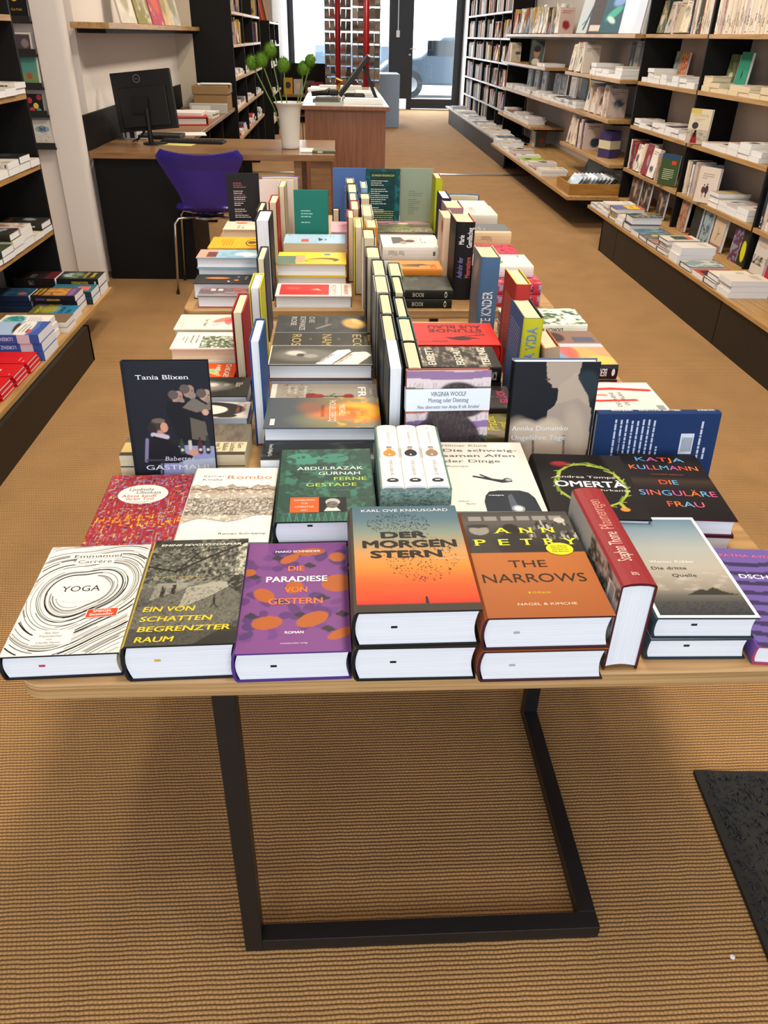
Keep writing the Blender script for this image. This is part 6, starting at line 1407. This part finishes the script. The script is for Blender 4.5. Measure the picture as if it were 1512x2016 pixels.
row_upright('the lowest board, far bay, right bookcase', 'R', XF, 6.6, 5.6, .485, 17, MIX[:3] + PALE + MIX[:1], .21, n=12, faces=(6, 9, 10), grp='books on the lowest board of the right bookcase')
row_upright('the lowest board, middle bay, right bookcase', 'R', XF, 5.45, 5.1, .485, 18, PALE + MIX[3:7], .21, n=11, grp='books on the lowest board of the right bookcase')
row_flat('the lowest board, middle bay, right bookcase', 'R', XF, 5.0, 4.4, .485, 19, PALE + MIX[3:4], [3, 2, 2, 2], grp='piles on the lowest board of the right bookcase')
row_upright('the lowest board, near bay, right bookcase', 'R', XF, 4.32, 3.3, .485, 20, PALE + MIX[:2], .21, n=12, grp='books on the lowest board of the right bookcase')
row_flat('the second board, near bay, right bookcase', 'R', XF, 4.3, 3.5, .79, 22, PALE, [2, 2, 1, 2], grp='piles on the second board of the right bookcase')
# back-row covers leaning behind the piles
def leaner(label, x, y, z, W, H, col, art, side='R', ang=8, yaw=0, th=.02):
    s = 1 if side == 'R' else -1; c, q = math.cos(math.radians(yaw)), math.sin(math.radians(yaw))
    xd = Vector((q, -s * c, 0)); l = math.radians(ang); nrm_ = Vector((s * c, q * s * s, 0)); yd = (Vector((0, 0, 1)) * math.cos(l) + Vector((s * c, q, 0)).normalized() * math.sin(l))
    return make_book('hardcover_book', label, None, basis(xd, yd, Vector((x, y, z)) + yd * (H / 2)), W, H, th, col, front=art, split=False)
a = A(P(40, 60, '#d2cab6')).text('DUVNUR', .5, .78, .10, '#b5a04a', 's', fit=.72, al='c').lines(.25, .7, .75, 2, .05, '#a8a294'); a.pic.put((a.pic.Y < .42) * 1., '#b8b0a2').noise(9, 3, '#8d8578', .5, .7, .8, .1, .42)
a.pic.put((a.pic.Y > .86) * (a.pic.X < .5) * 1., '#c9b860'); a.ell(.33, .52, .15, .1, '#3a3a48', 2).poly([(.22, .02), (.3, .3), (.4, .36), (.48, .28), (.55, .02)], '#8c1f2a', 2).poly([(.32, .2), (.36, .4), (.46, .38), (.44, .2)], '#1c1a1e', 3)
leaner('pale yellow topped book with girl in red skirt standing behind piles, second board', XF + .015, 5.365, .793, .15, .20, '#d8d0bc', a, ang=3, yaw=35)
a = A(P(30, 50, '#d6cbc4')).lines(.2, .8, .75, 3, .06, '#8d8580'); a.ell(.36, .36, .09, .1, '#5f3a34', 2).ell(.52, .38, .09, .12, '#3c3c40', 2).ell(.38, .50, .03, .025, '#2c2a2c', 3).ell(.53, .53, .03, .025, '#2c2a2c', 3).rect(.33, .14, .38, .28, '#b08a80', 2).rect(.5, .16, .55, .3, '#2c2c30', 2)
leaner('white book with two small walking figures, standing on the lowest board', XF + .02, 5.06, .488, .15, .205, '#d6cbc4', a, ang=3, yaw=30, th=.022)
a = A(P(30, 50, '#3c5234')).lines(.2, .5, .8, 6, .06, '#c9d0b4'); a.rect(0, .85, 1, 1, '#2a4a70', 2).rect(.6, .68, .85, .8, '#c8482c', 3)
leaner('green book with blue top strip on the lowest board beside white ones', XF + .02, 5.72, .488, .15, .20, '#3c5234', a, ang=3, yaw=30)
a = A(P(30, 50, '#8d9490')); a.pic.noise(4, 3, '#5f6a6c', .5, .7, .8)
leaner('grey book leaning at the back of the third board, far bay', XF + .19, 6.37, 1.092, .12, .2, '#8d9490', a, ang=5)
a = A(P(30, 50, '#c07a4c')); a.pic.noise(8, 3, '#8c2a24', .5, .6, 1).noise(9, 8, '#d8b070', .55, .65, .8)
leaner('orange and red patterned book leaning at the back of the third board', XF + .17, 6.20, 1.092, .12, .2, '#b0603c', a, ang=5)
a = A(P(30, 50, '#5f6a48')); a.pic.ell(.5, .35, .25, .2, '#a8b094', 1).noise(6, 4, '#3c4630', .5, .6, .8)
leaner('green book with pale oval at the back of the third board, middle bay', XF + .15, 5.36, 1.092, .12, .2, '#5f6a48', a, ang=5)
a = A(P(30, 50, '#2f8a74')); a.poly([(.5, .3), (.56, .48), (.5, .6), (.44, .45)], '#14302c', 2)
leaner('sea green book with small dark figure at the back of the third board', XF + .13, 5.17, 1.092, .14, .215, '#2f8a74', a, ang=5)
# faces standing behind the ledge piles
fl = [('dark brown picture book', '#4a3a34', 6.32, .2), ('black and brown picture book', '#352a28', 6.08, .16), ('dark book with pale figure', '#3a302c', 5.75, .15), ('tan book with landscape picture', '#a8876a', 5.34, .12), ('black and cream patterned book', '#2c2c24', 5.12, .12),
      ('pale blue book', '#8fa4ac', 4.96, .11), ('cream book with small branch drawing', '#c9b49c', 4.78, .15), ('magenta flowered dark book', '#5a2c4c', 4.52, .11), ('black book with yellow shape', '#2a2a14', 4.42, .09), ('pale book with rocky photo strip', '#c9c4be', 4.22, .15), ('bright red book', '#b82040', 4.05, .14), ('grey white book', '#bdb8b0', 3.86, .14)]
r = random.Random(31)
for i, (d_, c, y, W) in enumerate(fl):
    a = A(P(24, 34, c))
    if i == 9: a.pic.noise(10, 3, '#4a4640', .45, .6, 1, .25, .5); a.text('Rombo', .2, .74, .09, '#b8704c', 'r', fit=.6)
    elif i == 6: a.ribbon([(.4, .3), (.5, .5), (.45, .7)], .03, '#3a3430', 1).ribbon([(.5, .5), (.68, .55)], .03, '#3a3430', 1); a.pic.put((a.pic.Y < .2) * 1., '#8d7466')
    elif i == 8: a.pic.ell(.5, .4, .3, .3, '#c9c41e', 1, 20)
    elif i in (0, 1, 2): a.pic.noise(4, i + 3, '#8d7466', .5, .7, .8).ell(.5, .5, .12, .25, '#a8988c', .8, 0, .4)
    else: a.pic.noise(6, i, r.choice(MIX)[0], .5, .65, .8)
    leaner(d_ + ' standing behind the low ledge piles, right bookcase', XF + .03, y, .2575, W, .195, c, a, ang=4)
# low ledge piles (named by hand, far to near)
LG = [(6.17, 1, 2, '#b8bac8', 'blue and white patterned book'), (6.02, 2, 2, '#cfc6ba', 'pale beige book'), (5.88, 3, 0, '#d6d0c4', 'cream book'), (5.70, 3, 1, '#d8a03c', 'orange and yellow book'), (5.54, 2, 0, '#d4ccc6', 'pinkish white book'),
      (5.37, 2, 1, '#2c4448', 'dark teal edged thick book'), (5.20, 1, 0, '#44708a', 'blue sea picture book'), (5.05, 1, 1, '#5f6a70', 'white bordered picture book with yellow patch'), (4.90, 1, 1, '#9a7478', 'mauve landscape book'), (4.72, 3, 1, '#d0cac2', 'white book with red and dark picture'),
      (4.52, 2, 0, '#d6d2cc', 'thick white book'), (4.34, 1, 1, '#7f9498', 'pale blue book with black edge'), (4.16, 1, 0, '#b04a34', 'book with red picture'), (4.0, 2, 1, '#dcd6cc', 'white book between black boards'), (3.83, 3, 0, '#d6cfc4', 'beige paged book')]
r = random.Random(40)
for i, (y, n, hard, c, d_) in enumerate(LG):
    zz = .2574; W = .14
    for k in range(n):
        th = (.045 if 'thick' in d_ else .028) * r.uniform(.9, 1.1); a = A(P(24, 34, c)); q = a.pic
        if i == 0: q.noise(8, 2, '#6f7ca8', .5, .6, .9)
        elif i == 3: q.rect(0, .45, .9, 1, '#d9c23c').rect(0, .85, 1, 1, '#c8504c').rect(0, 0, 1, .42, '#6a6a9c'); a.text('PRIMA', .2, .6, .12, '#d0703c', 'b')
        elif i == 5: q.noise(5, 3, '#b9a890', .5, .6, .9)
        elif i in (6, 7): q.noise(4, 3, '#8f9c94', .5, .65, .8); a.rect(.3, .3, .6, .5, '#c9c02c' if i == 7 else '#5a7c90', 1)
        elif i == 8: q.noise(5, 3, '#c09a6c', .5, .65, .9)
        elif i == 9: q.rect(.1, .3, .8, .75, '#3c5048').rect(.1, .7, .8, .85, '#c8604c')
        elif i == 11: q.noise(4, 3, '#c9c8b8', .5, .6, .9)
        elif i == 12: q.rect(.2, .1, .9, .5, '#3a3034').noise(5, 2, '#d0604a', .5, .6, .8)
        else: a.lines(.2, .8, .8, 3, .07, '#8a8680', i)
        make_book('hardcover_book' if hard else 'paperback_book', f'{d_} on the low right ledge' + ('' if n == 1 else (', top of its pile' if k == n - 1 else (', bottom of its pile' if k == 0 else ', middle of its pile'))), 'piles on the low ledge of the right bookcase',
                  lie(1.935 + .008 + .105 + (.01 if k % 2 else 0), y + r.uniform(-.004, .004), zz, -90 + r.uniform(-2, 2)), W, .205, th, c, spine={3: '#b8604c', 5: '#2c4448', 8: '#5f4a6a'}.get(i, c), front=a if k == n - 1 else None, split=False,
                  kind='hard' if hard else 'paper', inner='#1c1c1e' if hard == 1 else None)
        zz += th + .0006

# ---- white bay
row_upright('the long eye-level wall shelf', 'R', 2.24, 11.6, 8.6, 1.395, 51, PALE + MIX + [('#d0a040', 'yellow'), ('#c8683c', 'orange'), ('#d8c8a0', 'pale yellow')], .27, n=39, faces=(3, 6, 9, 12, 15, 18, 20, 23, 26, 29, 32, 35, 37), grp='books on the long eye-level wall shelf', w=.15, hs=1.25)
big = [(8.35, '#c9d8e4', 'pale blue picture book', 20), (8.0, '#5c5a60', 'grey brown slanted picture book', 24), (7.62, '#3f5f6c', 'dark picture book with turquoise swirl', 26), (7.1, '#c9d4e8', 'glossy pale blue wide art book', 8)]
for i, (y, c, d_, an) in enumerate(big):
    a = A(P(40, 50, c)); q = a.pic
    if i == 0: q.line([(.3, .1), (.6, .9)], .04, '#4a6a84').line([(.2, .2), (.7, .6)], .02, '#5f7f98')
    if i == 1: q.rect(.1, .05, .9, .2, '#d9d4d0')
    if i == 2: q.ell(.6, .75, .3, .12, '#7f9cd0', 1, 30, .4).ell(.45, .45, .35, .09, '#4fa894', 1, 40, .4).ell(.4, .3, .2, .06, '#b9d4cc', 1, -30, .4)
    if i == 3: q.ell(.3, .6, .3, .5, '#e6ecf4', 1, 10, .6)
    leaner(d_ + ' leaning on the long eye-level wall shelf', 2.33, y, 1.397, .28 if i < 3 else .42, .33, c, a, ang=14 if i < 3 else 7, yaw=28 if i < 3 else 5)
row_upright('the short far wall shelf', 'R', 2.22, 11.7, 10.5, 1.09, 52, PALE + MIX[:1], .22, n=9, grp='books on the short far wall shelf')
a = A(P(30, 40, '#3c4648')); a.pic.ell(.5, .5, .22, .2, '#8f6a58', 1, 0, .3).ell(.5, .66, .26, .14, '#1a1618', 1, 0, .2).ell(.5, .12, .3, .15, '#b9b0a4', 1, 0, .3)
leaner('dark book with portrait of a black-haired woman on the short far shelf', 2.28, 10.15, 1.092, .24, .24, '#3c4648', a, ang=6, yaw=25)
row_flat('the short far wall shelf', 'R', 2.22, 9.9, 9.4, 1.09, 53, PALE, [1], depth=.22, grp='piles on the short far wall shelf')
row_upright('the near upper wall shelf', 'R', 2.22, 8.47, 7.85, 1.09, 54, PALE + [('#6a3a30', 'brown')], .24, n=9, faces=(0, 6), grp='books on the near upper wall shelf', w=.15, hs=1.2)
row_flat('the near upper wall shelf', 'R', 2.22, 7.75, 6.85, 1.09, 55, PALE, [3, 2, 2, 1], depth=.25, grp='piles on the near upper wall shelf', wid=(.16, .2))
for i, (y, c, d_) in enumerate(((7.25, '#2a2430', 'dark purple'), (7.12, '#8d8a88', 'grey'), (7.0, '#453844', 'plum'), (6.85, '#8f8a8a', 'pale patterned'))):
    leaner(f'{d_} tall book at the back of the near upper wall shelf', 2.43, y, 1.092, .1, .25, c, small_art(random.Random(i), c, True), ang=3)
row_flat('the middle wall shelf', 'R', 2.24, 11.7, 8.0, .79, 56, PALE + PALE + MIX[6:8], [2, 1, 2, 1, 2, 2, 1], depth=.2, grp='piles on the middle wall shelf', wid=(.13, .16))
row_upright('the middle wall shelf', 'R', 2.26, 7.95, 7.1, .79, 57, PALE, .26, n=15, faces=(0, 4, 7), hs=1.15, grp='books on the middle wall shelf', w=.16)
for i, y in enumerate((11.0, 10.6, 10.2, 9.6, 9.3, 8.9, 8.5)):
    c = ['#8f98a0', '#9aa6b0', '#b9bcc0', '#4a4448', '#3a3638', '#a8a4a0', '#2c2a2c'][i]
    leaner(f'{["light blue", "grey blue", "silver", "dark", "black", "grey", "charcoal"][i]} cover at the back of the middle wall shelf', 2.42, y, .792, .22, .24, c, small_art(random.Random(60 + i), c, True), ang=3)
row_flat('the far knee-high wall shelf', 'R', 2.22, 11.6, 10.0, .485, 58, PALE + MIX[5:6], [3, 2, 2, 1], depth=.2, grp='piles on the far knee-high wall shelf', wid=(.16, .2))
row_upright('the near knee-high wall shelf', 'R', 2.23, 8.3, 7.3, .485, 59, PALE + MIX[9:], .26, n=14, faces=(0, 3), hs=1.15, grp='books on the near knee-high wall shelf', w=.16)
nb = thing('notebook', 'purple notebook with cream band at the near end of the near knee-high shelf', 'notebook', (2.33, 7.2, .4855), math.radians(25))
MB().box(-.055, -.07, 0, .055, .07, .21).build('cover', plain('violet_cloth', '#3c3468', .5), nb, bevel=.004)
MB().box(-.057, -.072, .07, .057, .072, .135).build('paper_band', plain('cream_band', '#cfc9a8', .6), nb)
row_flat('the wide lowest wall shelf', 'R', 1.87, 10.25, 7.5, .257, 61, PALE + MIX[3:7] + [('#9cb41e', 'lime green')], [2, 1, 2, 1, 1], depth=.24, grp='piles on the wide lowest wall shelf', wid=(.17, .22))
row_upright('the back of the wide lowest wall shelf', 'R', 2.3, 10.2, 9.3, .257, 62, PALE + MIX[:3], .2, n=11, grp='upright books at the back of the wide lowest shelf')
a = A(P(30, 40, '#7f96a4')); a.pic.noise(3, 3, '#3c4a58', .5, .7, .9)
leaner('large grey blue picture book leaning on the wall over the lowest shelf', 2.38, 7.75, .259, .3, .30, '#6f8494', a, ang=20, yaw=10)
tr_ = thing('tray', 'open oak tray holding slanted cards at the near end of the lowest wall shelf', 'tray', (2.14, 6.90, .2575))
MB().box(-.25, -.20, 0, .25, .22, .008).box(-.25, -.20, .008, .25, -.19, .085).box(-.25, .21, .008, .25, .22, .085).box(-.25, -.19, .008, -.24, .21, .085).box(.24, -.19, .008, .25, .21, .085).build('tray_box', wood_mat('honey_oak', '#8d6226', '#b08238', (2, 16, 16)), tr_, bevel=.002)
r = random.Random(71)
for i in range(12):
    c = r.choice(('#c9cdd0', '#3a3a3e', '#8a9aa4', '#d6d0c8', '#5f5a58', '#222226')); x = 1.94 + i * .033
    M = Matrix.Translation((x, 6.93, .2665)) @ Matrix.Rotation(math.radians(38), 4, 'Y')
    a = A(P(8, 10, c)); a.pic.noise(4, i, '#ffffff', .55, .7, .5); mb = MB(); mb.box(-.006, -.14, 0, .0, .13, .14, c)
    a.emit(mb, lambda x_, y_, e: (-.006 - e, .13 - x_ * .27, y_ * .14))
    tag(mb.build('picture_card', GLOSS, matrix=M), f'slanted picture card in the oak tray, {ordinal(i)} from its left side', 'card', 'cards in the oak tray')

# ---- far right bookcase: a few pixels each
FARR = MB(); FARL = MB()
for z, nm in ((1.35, 'eye-level board'), (1.06, 'board below eye level'), (.76, 'waist-high board'), (.485, 'knee-high board')):
    for (b0, b1), bn in (((13.28, 12.62), 'second bay'), ((12.58, 11.92), 'nearest bay')):
        row_upright(f'the {nm}, {bn}, far right bookcase', 'R', 2.3, b0, b1, z, int(z * 100 + b0), MIX + PALE, .23, n=9, faces=(2, 7), w=.16, into=FARR)
row_flat('the long low ledge, far right bookcase', 'R', 1.99, 15.6, 10.4, .257, 77, MIX[3:7] + PALE, [1, 2, 1, 1], depth=.24, wid=(.2, .28), into=FARR)
tag(FARR.build('shelved_books', [PRINT, PAGEW]), 'rows and piles of small books filling the far right bookcase', 'books', kind='stuff')
mb = MB(); r = random.Random(80)
for z in (.257, .485, .76, 1.06, 1.35, 1.66):
    for b0, b1 in ((15.85, 15.05), (14.95, 14.1), (14.0, 13.35)):
        y = b0
        while y > b1 + .1:
            th = r.uniform(.02, .06); h = r.uniform(.17, .24); 
            if r.random() < .85: mb.box(2.32, y - th, z + .0005, 2.5, y - .002, z + h, r.choice(MIX + PALE)[0])
            y -= th
for z in (1.66,):
    y = 13.25
    while y > 11.95:
        th = r.uniform(.02, .05); mb.box(2.31, y - th, z + .0005, 2.5, y - .002, z + r.uniform(.2, .28), r.choice(MIX + PALE)[0]); y -= th
        if 12.57 < y < 12.66: y = 12.56
tag(mb.build('shelved_books', MATTE), 'remaining rows of small books deep in the far right bookcase by the glass door', 'books', kind='stuff')

# ---- left near bookcase
XL_ = -1.45
row_flat('the third board of the left bookcase', 'L', XL_ + .02, 4.12, 3.6, 1.09, 101, PALE + MIX[7:8], [2, 1, 1], grp='piles on the left bookcase')
row_flat('the second board of the left bookcase', 'L', XL_ + .02, 4.11, 3.5, .79, 102, PALE + MIX[7:8], [1, 2, 2], grp='piles on the left bookcase')
row_flat('the lowest board of the left bookcase', 'L', XL_ + .02, 4.12, 3.3, .485, 103, [('#2c2c24', 'black'), ('#3c4430', 'dark green'), ('#cfc9a8', 'pale yellow'), ('#c9c4bc', 'white')], [2, 1, 3, 3], grp='piles on the left bookcase')
leaner('black book with yellow face standing on the top board, left bookcase', -1.5, 4.0, 1.397, .13, .19, '#5a8aa8', small_art(random.Random(4), '#6f9cb8', True), side='L')


def ledge_pile(label, y, n, W, th, col, spine, art, H=.205, sa=None, edge_x=-1.215, rot=90, hard=False, pages=None):
    zz = .1944
    for k in range(n):
        make_book('hardcover_book' if hard else 'paperback_book', label + ('' if n == 1 else (', top of pile' if k == n - 1 else (', bottom of pile' if k == 0 else ', middle of pile'))), 'piles on the low left ledge',
                  lie(edge_x - H / 2 - .004 * k, y + (.006 * (k % 2)), zz, rot), W, H, th, col, spine, front=art, spine_art=sa, split=False, kind='hard' if hard else 'paper', pages=pages or PAGEW)
        zz += th + .0006


a = A(P(50, 70, '#262a22')); q = a.pic; q.ell(.5, .62, .35, .2, '#6f8a68', 1, 0, .6).ell(.5, .8, .25, .12, '#9cb4bc', .9, 0, .6).noise(6, 3, '#1a1c18', .5, .7, .8); a.text('DIE KÖNIGIN', .12, .32, .1, '#c9b43a', 'b', fit=.75).text('SONNE', .2, .14, .13, '#d9c43a', 'b', fit=.6)
sa = A().text('NOIR KOMMANDO', .25, .3, .07, '#c9a83a', 'b', asp=.2, fit=.4).rect(.06, .3, .1, .7, '#c9c4b4')
ledge_pile('dark green thriller with pale face, far end of left ledge', 4.04, 2, .145, .042, '#262a22', '#14160f', a, sa=sa)
a = A(P(30, 50, '#241a1c')); a.pic.rect(0, 0, 1, .25, '#5a1c24'); a.text('1795', .1, .5, .2, '#8a8a8c', 'r', fit=.5)
ledge_pile('black and dark red thriller further in on the left ledge', 4.04, 2, .14, .042, '#241a1c', '#161214', a, edge_x=-1.43, sa=A().text('1795', .5, .25, .1, '#9a9a9c', 's', asp=.2, fit=.14))
a = A(P(40, 60, '#2c6a80')); a.rect(.2, .1, .7, .4, '#d86a5c', 1)
ledge_pile('teal book with coral label behind the orange-lettered thrillers', 3.893, 2, .135, .03, '#2c6a80', '#1c2a34', a)
a = A(P(50, 70, '#8a6a3c')); q = a.pic; q.ell(.5, .45, .4, .3, '#c98a3a', 1, 0, .6).put((q.Y < .22) * 1., '#6a4a74').put((q.Y > .75) * 1., '#2c2418').noise(5, 3, '#4a3a34', .55, .7, .7); a.text('MARTIN', .1, .88, .1, '#e0a83a', 'b', fit=.8).text('MAURER', .1, .78, .1, '#e0a83a', 'b', fit=.8).text('KRIEGER', .1, .1, .12, '#a080c0', 'b', fit=.8)
sa = A().text('MARTIN MAURER', .35, .55, .07, '#d9a83a', 'b', asp=.2, fit=.3).text('KRIEGER', .68, .5, .07, '#7a5aa0', 'b', asp=.2, fit=.22)
ledge_pile('thriller with orange lettering and purple foot on the left ledge', 3.755, 3, .132, .027, '#8a6a3c', '#1a1620', a, sa=sa, edge_x=-1.245)
a = A(P(40, 60, '#1f3c5c')); a.pic.noise(5, 3, '#2c5a74', .5, .7, .9).ell(.3, .2, .15, .1, '#a85a4a', .8, 0, .4)
ledge_pile('navy blue book further in beside the orange-lettered thrillers', 3.76, 3, .132, .026, '#1f3c5c', '#16284a', a, edge_x=-1.46)
a = A(P(40, 60, '#2c7aa0')); a.pic.put((a.pic.Y > .5) * 1., '#5a5c2c').ell(.5, .6, .4, .2, '#9c9a3a', .8, 0, .6); a.text('DAS', .1, .1, .14, '#14384c', 'b', fit=.4).text('DEEP', .1, .26, .14, '#14384c', 'b', fit=.7).text('NACHT', .1, .8, .12, '#c9c43a', 'b', fit=.8)
ledge_pile('blue and yellow green book low on the left ledge', 3.615, 1, .13, .04, '#2c7aa0', '#1c4a68', a, edge_x=-1.23)
a = A(P(30, 50, '#7a6450')); ledge_pile('brown picture book flat between blue and white ones, left ledge', 3.465, 2, .125, .022, '#7a6450', '#e2ded6', a, edge_x=-1.215)
a = A(P(50, 70, '#e6e4de')); q = a.pic; q.ell(.5, .72, .42, .22, '#2c8a8c', 1, 0, .3).noise(9, 3, '#9cc4c0', .6, .7, .7, .5, .95); a.lines(.2, .4, .8, 5, .06, '#a8a8a4', 3)
ledge_pile('white book with turquoise picture on the left ledge', 3.32, 3, .135, .028, '#e6e4de', '#e2e0da', a, edge_x=-1.245)
a = A(P(50, 70, '#5470b4')); q = a.pic; q.put((q.Y > .5) * 1., '#9cb4d4').ell(.5, .55, .4, .06, '#3c3428', 1, 10, .4).ell(.5, .38, .7, .15, '#e2e0da', 1, 0, .1); a.lines(.2, .42, .8, 3, .07, '#8a8aa0', 4).rect(.15, .2, .4, .3, '#c85a50', 2).poly([(0, 0), (1, 0), (1, .18), (.5, .12), (0, .2)], '#3c58a4', 2)
sa = A().rect(.18, 0, .42, 1, '#d9c9d0', 1).text('LORENZ', .5, .3, .08, '#c9d0e4', 'b', asp=.2, fit=.3)
ledge_pile('blue book with white wave band and red label on the left ledge', 3.14, 3, .17, .036, '#5470b4', '#3c58a4', a, edge_x=-1.203, sa=sa)
for k, (y, ex, n) in enumerate(((2.98, -1.215, 3), (2.845, -1.22, 3), (2.71, -1.225, 3), (2.575, -1.23, 2))):
    a = A(P(4, 4, '#c8161c')); a.rect(.3, .35, .55, .55, '#e2dcd6', 2) if k % 2 else a.lines(.2, .2, .6, 1, .06, '#e8a09c'); a.lines(.1, .1, .3, 1, .05, '#e8b0ac', k)
    ledge_pile(('farthest', 'second', 'third', 'nearest')[k] + ' pile of small red booklets on the left ledge', y, n, .125, .014, '#c8161c', '#b81218', a, H=.185, edge_x=ex, hard=True, sa=A().lines(.1, .3, .35, 1, .5, '#e8c0bc', k).lines(.6, .3, .85, 1, .5, '#e8c0bc', k + 1))
# ---- wall shelf over the desk
for i, (y, c, d_) in enumerate(((6.0, '#c9c5bc', 'pale folded brochure'), (6.5, '#8a8456', 'olive picture brochure in a clear sleeve'), (7.0, '#b0526a', 'pink and orange brochure'), (7.3, '#d0b888', 'tan brochure in a clear sleeve'), (7.7, '#b9bcb4', 'grey white brochure'))):
    a = A(P(24, 30, c)); a.pic.noise(4, i, '#e6e0d4', .5, .7, .6).ell(.5, .5, .25, .3, '#d8703c' if i == 2 else '#8c8660', .7, 20, .4)
    leaner(d_ + ' leaning on the oak wall shelf above the desk', -1.36, y, 1.382, .24, .32, c, a, side='L', ang=12, yaw=10, th=.012)
# ---- far left bookcases
for z, nm in ((1.51, 'top board'), (1.25, 'second board from the top')):
    row_upright(f'the {nm}, nearest bay, far left bookcase', 'L', -.97, 9.27, 8.4, z, int(z * 70), MIX + PALE + [('#1f7a3c', 'bright green')], .22, n=9, faces=(3, 7), w=.15, into=FARL)
    row_upright(f'the {nm}, far bay, far left bookcase', 'L', -.97, 11.2, 10.4, z, int(z * 90), MIX + PALE, .22, n=7, w=.15, into=FARL)
row_flat('the middle board of the far left bookcase', 'L', -.97, 10.25, 8.4, .98, 111, PALE + MIX[3:4], [2, 1, 2], depth=.15, into=FARL)
row_flat('the fourth board of the far left bookcase', 'L', -.97, 11.2, 8.4, .715, 112, PALE + MIX[5:7], [1, 2, 1], depth=.17, wid=(.15, .2), into=FARL)
row_flat('the lowest board of the far left bookcase', 'L', -.97, 11.2, 8.6, .46, 113, [('#c83a30', 'red'), ('#d8d4cc', 'white'), ('#4a4a68', 'blue grey'), ('#8aa0b4', 'light blue')], [2, 3, 2, 1], depth=.25, grp='piles in the far left bookcase', wid=(.2, .26))
leaner('red edged white book standing on the lowest board, far left bookcase', -1.22, 9.2, .462, .16, .2, '#c9a8a4', small_art(random.Random(9), '#b83040', True), side='L', yaw=-30)
for z, nm in ((1.2, 'second'), (.95, 'third'), (.6, 'fourth'), (.25, 'lowest')):
    row_flat(f'the {nm} board of the small far left bookcase', 'L', -.94, 14.1, 12.6, z, int(z * 200), PALE + MIX[6:7], [1, 2], depth=.2, wid=(.2, .3), into=FARL)
for i, c in enumerate(('#c8502c', '#8a4a2c', '#3a3c44', '#d0803c')):
    leaner(f'{("orange", "brown", "dark", "amber")[i]} large picture book leaning on top of the small far left bookcase', -1.08, 12.7 + i * .3, 1.493, .25, .33, c, small_art(random.Random(i), c, True), side='L', ang=12, yaw=-20)

tag(FARL.build('shelved_books', [PRINT, PAGEW]), 'rows and piles of small books in the black bookcases behind the desk', 'books', kind='stuff')

tag(MB().tube([(2.205, 7.6, 1.10), (2.198, 7.6, 1.06), (2.200, 7.585, 1.02), (2.196, 7.575, .985)], .004, 5).build('ribbon_bookmark', plain('yellow_ribbon', '#c9a24a', .6)), 'yellow ribbon bookmark hanging down over the edge of the near upper wall shelf', 'ribbon')
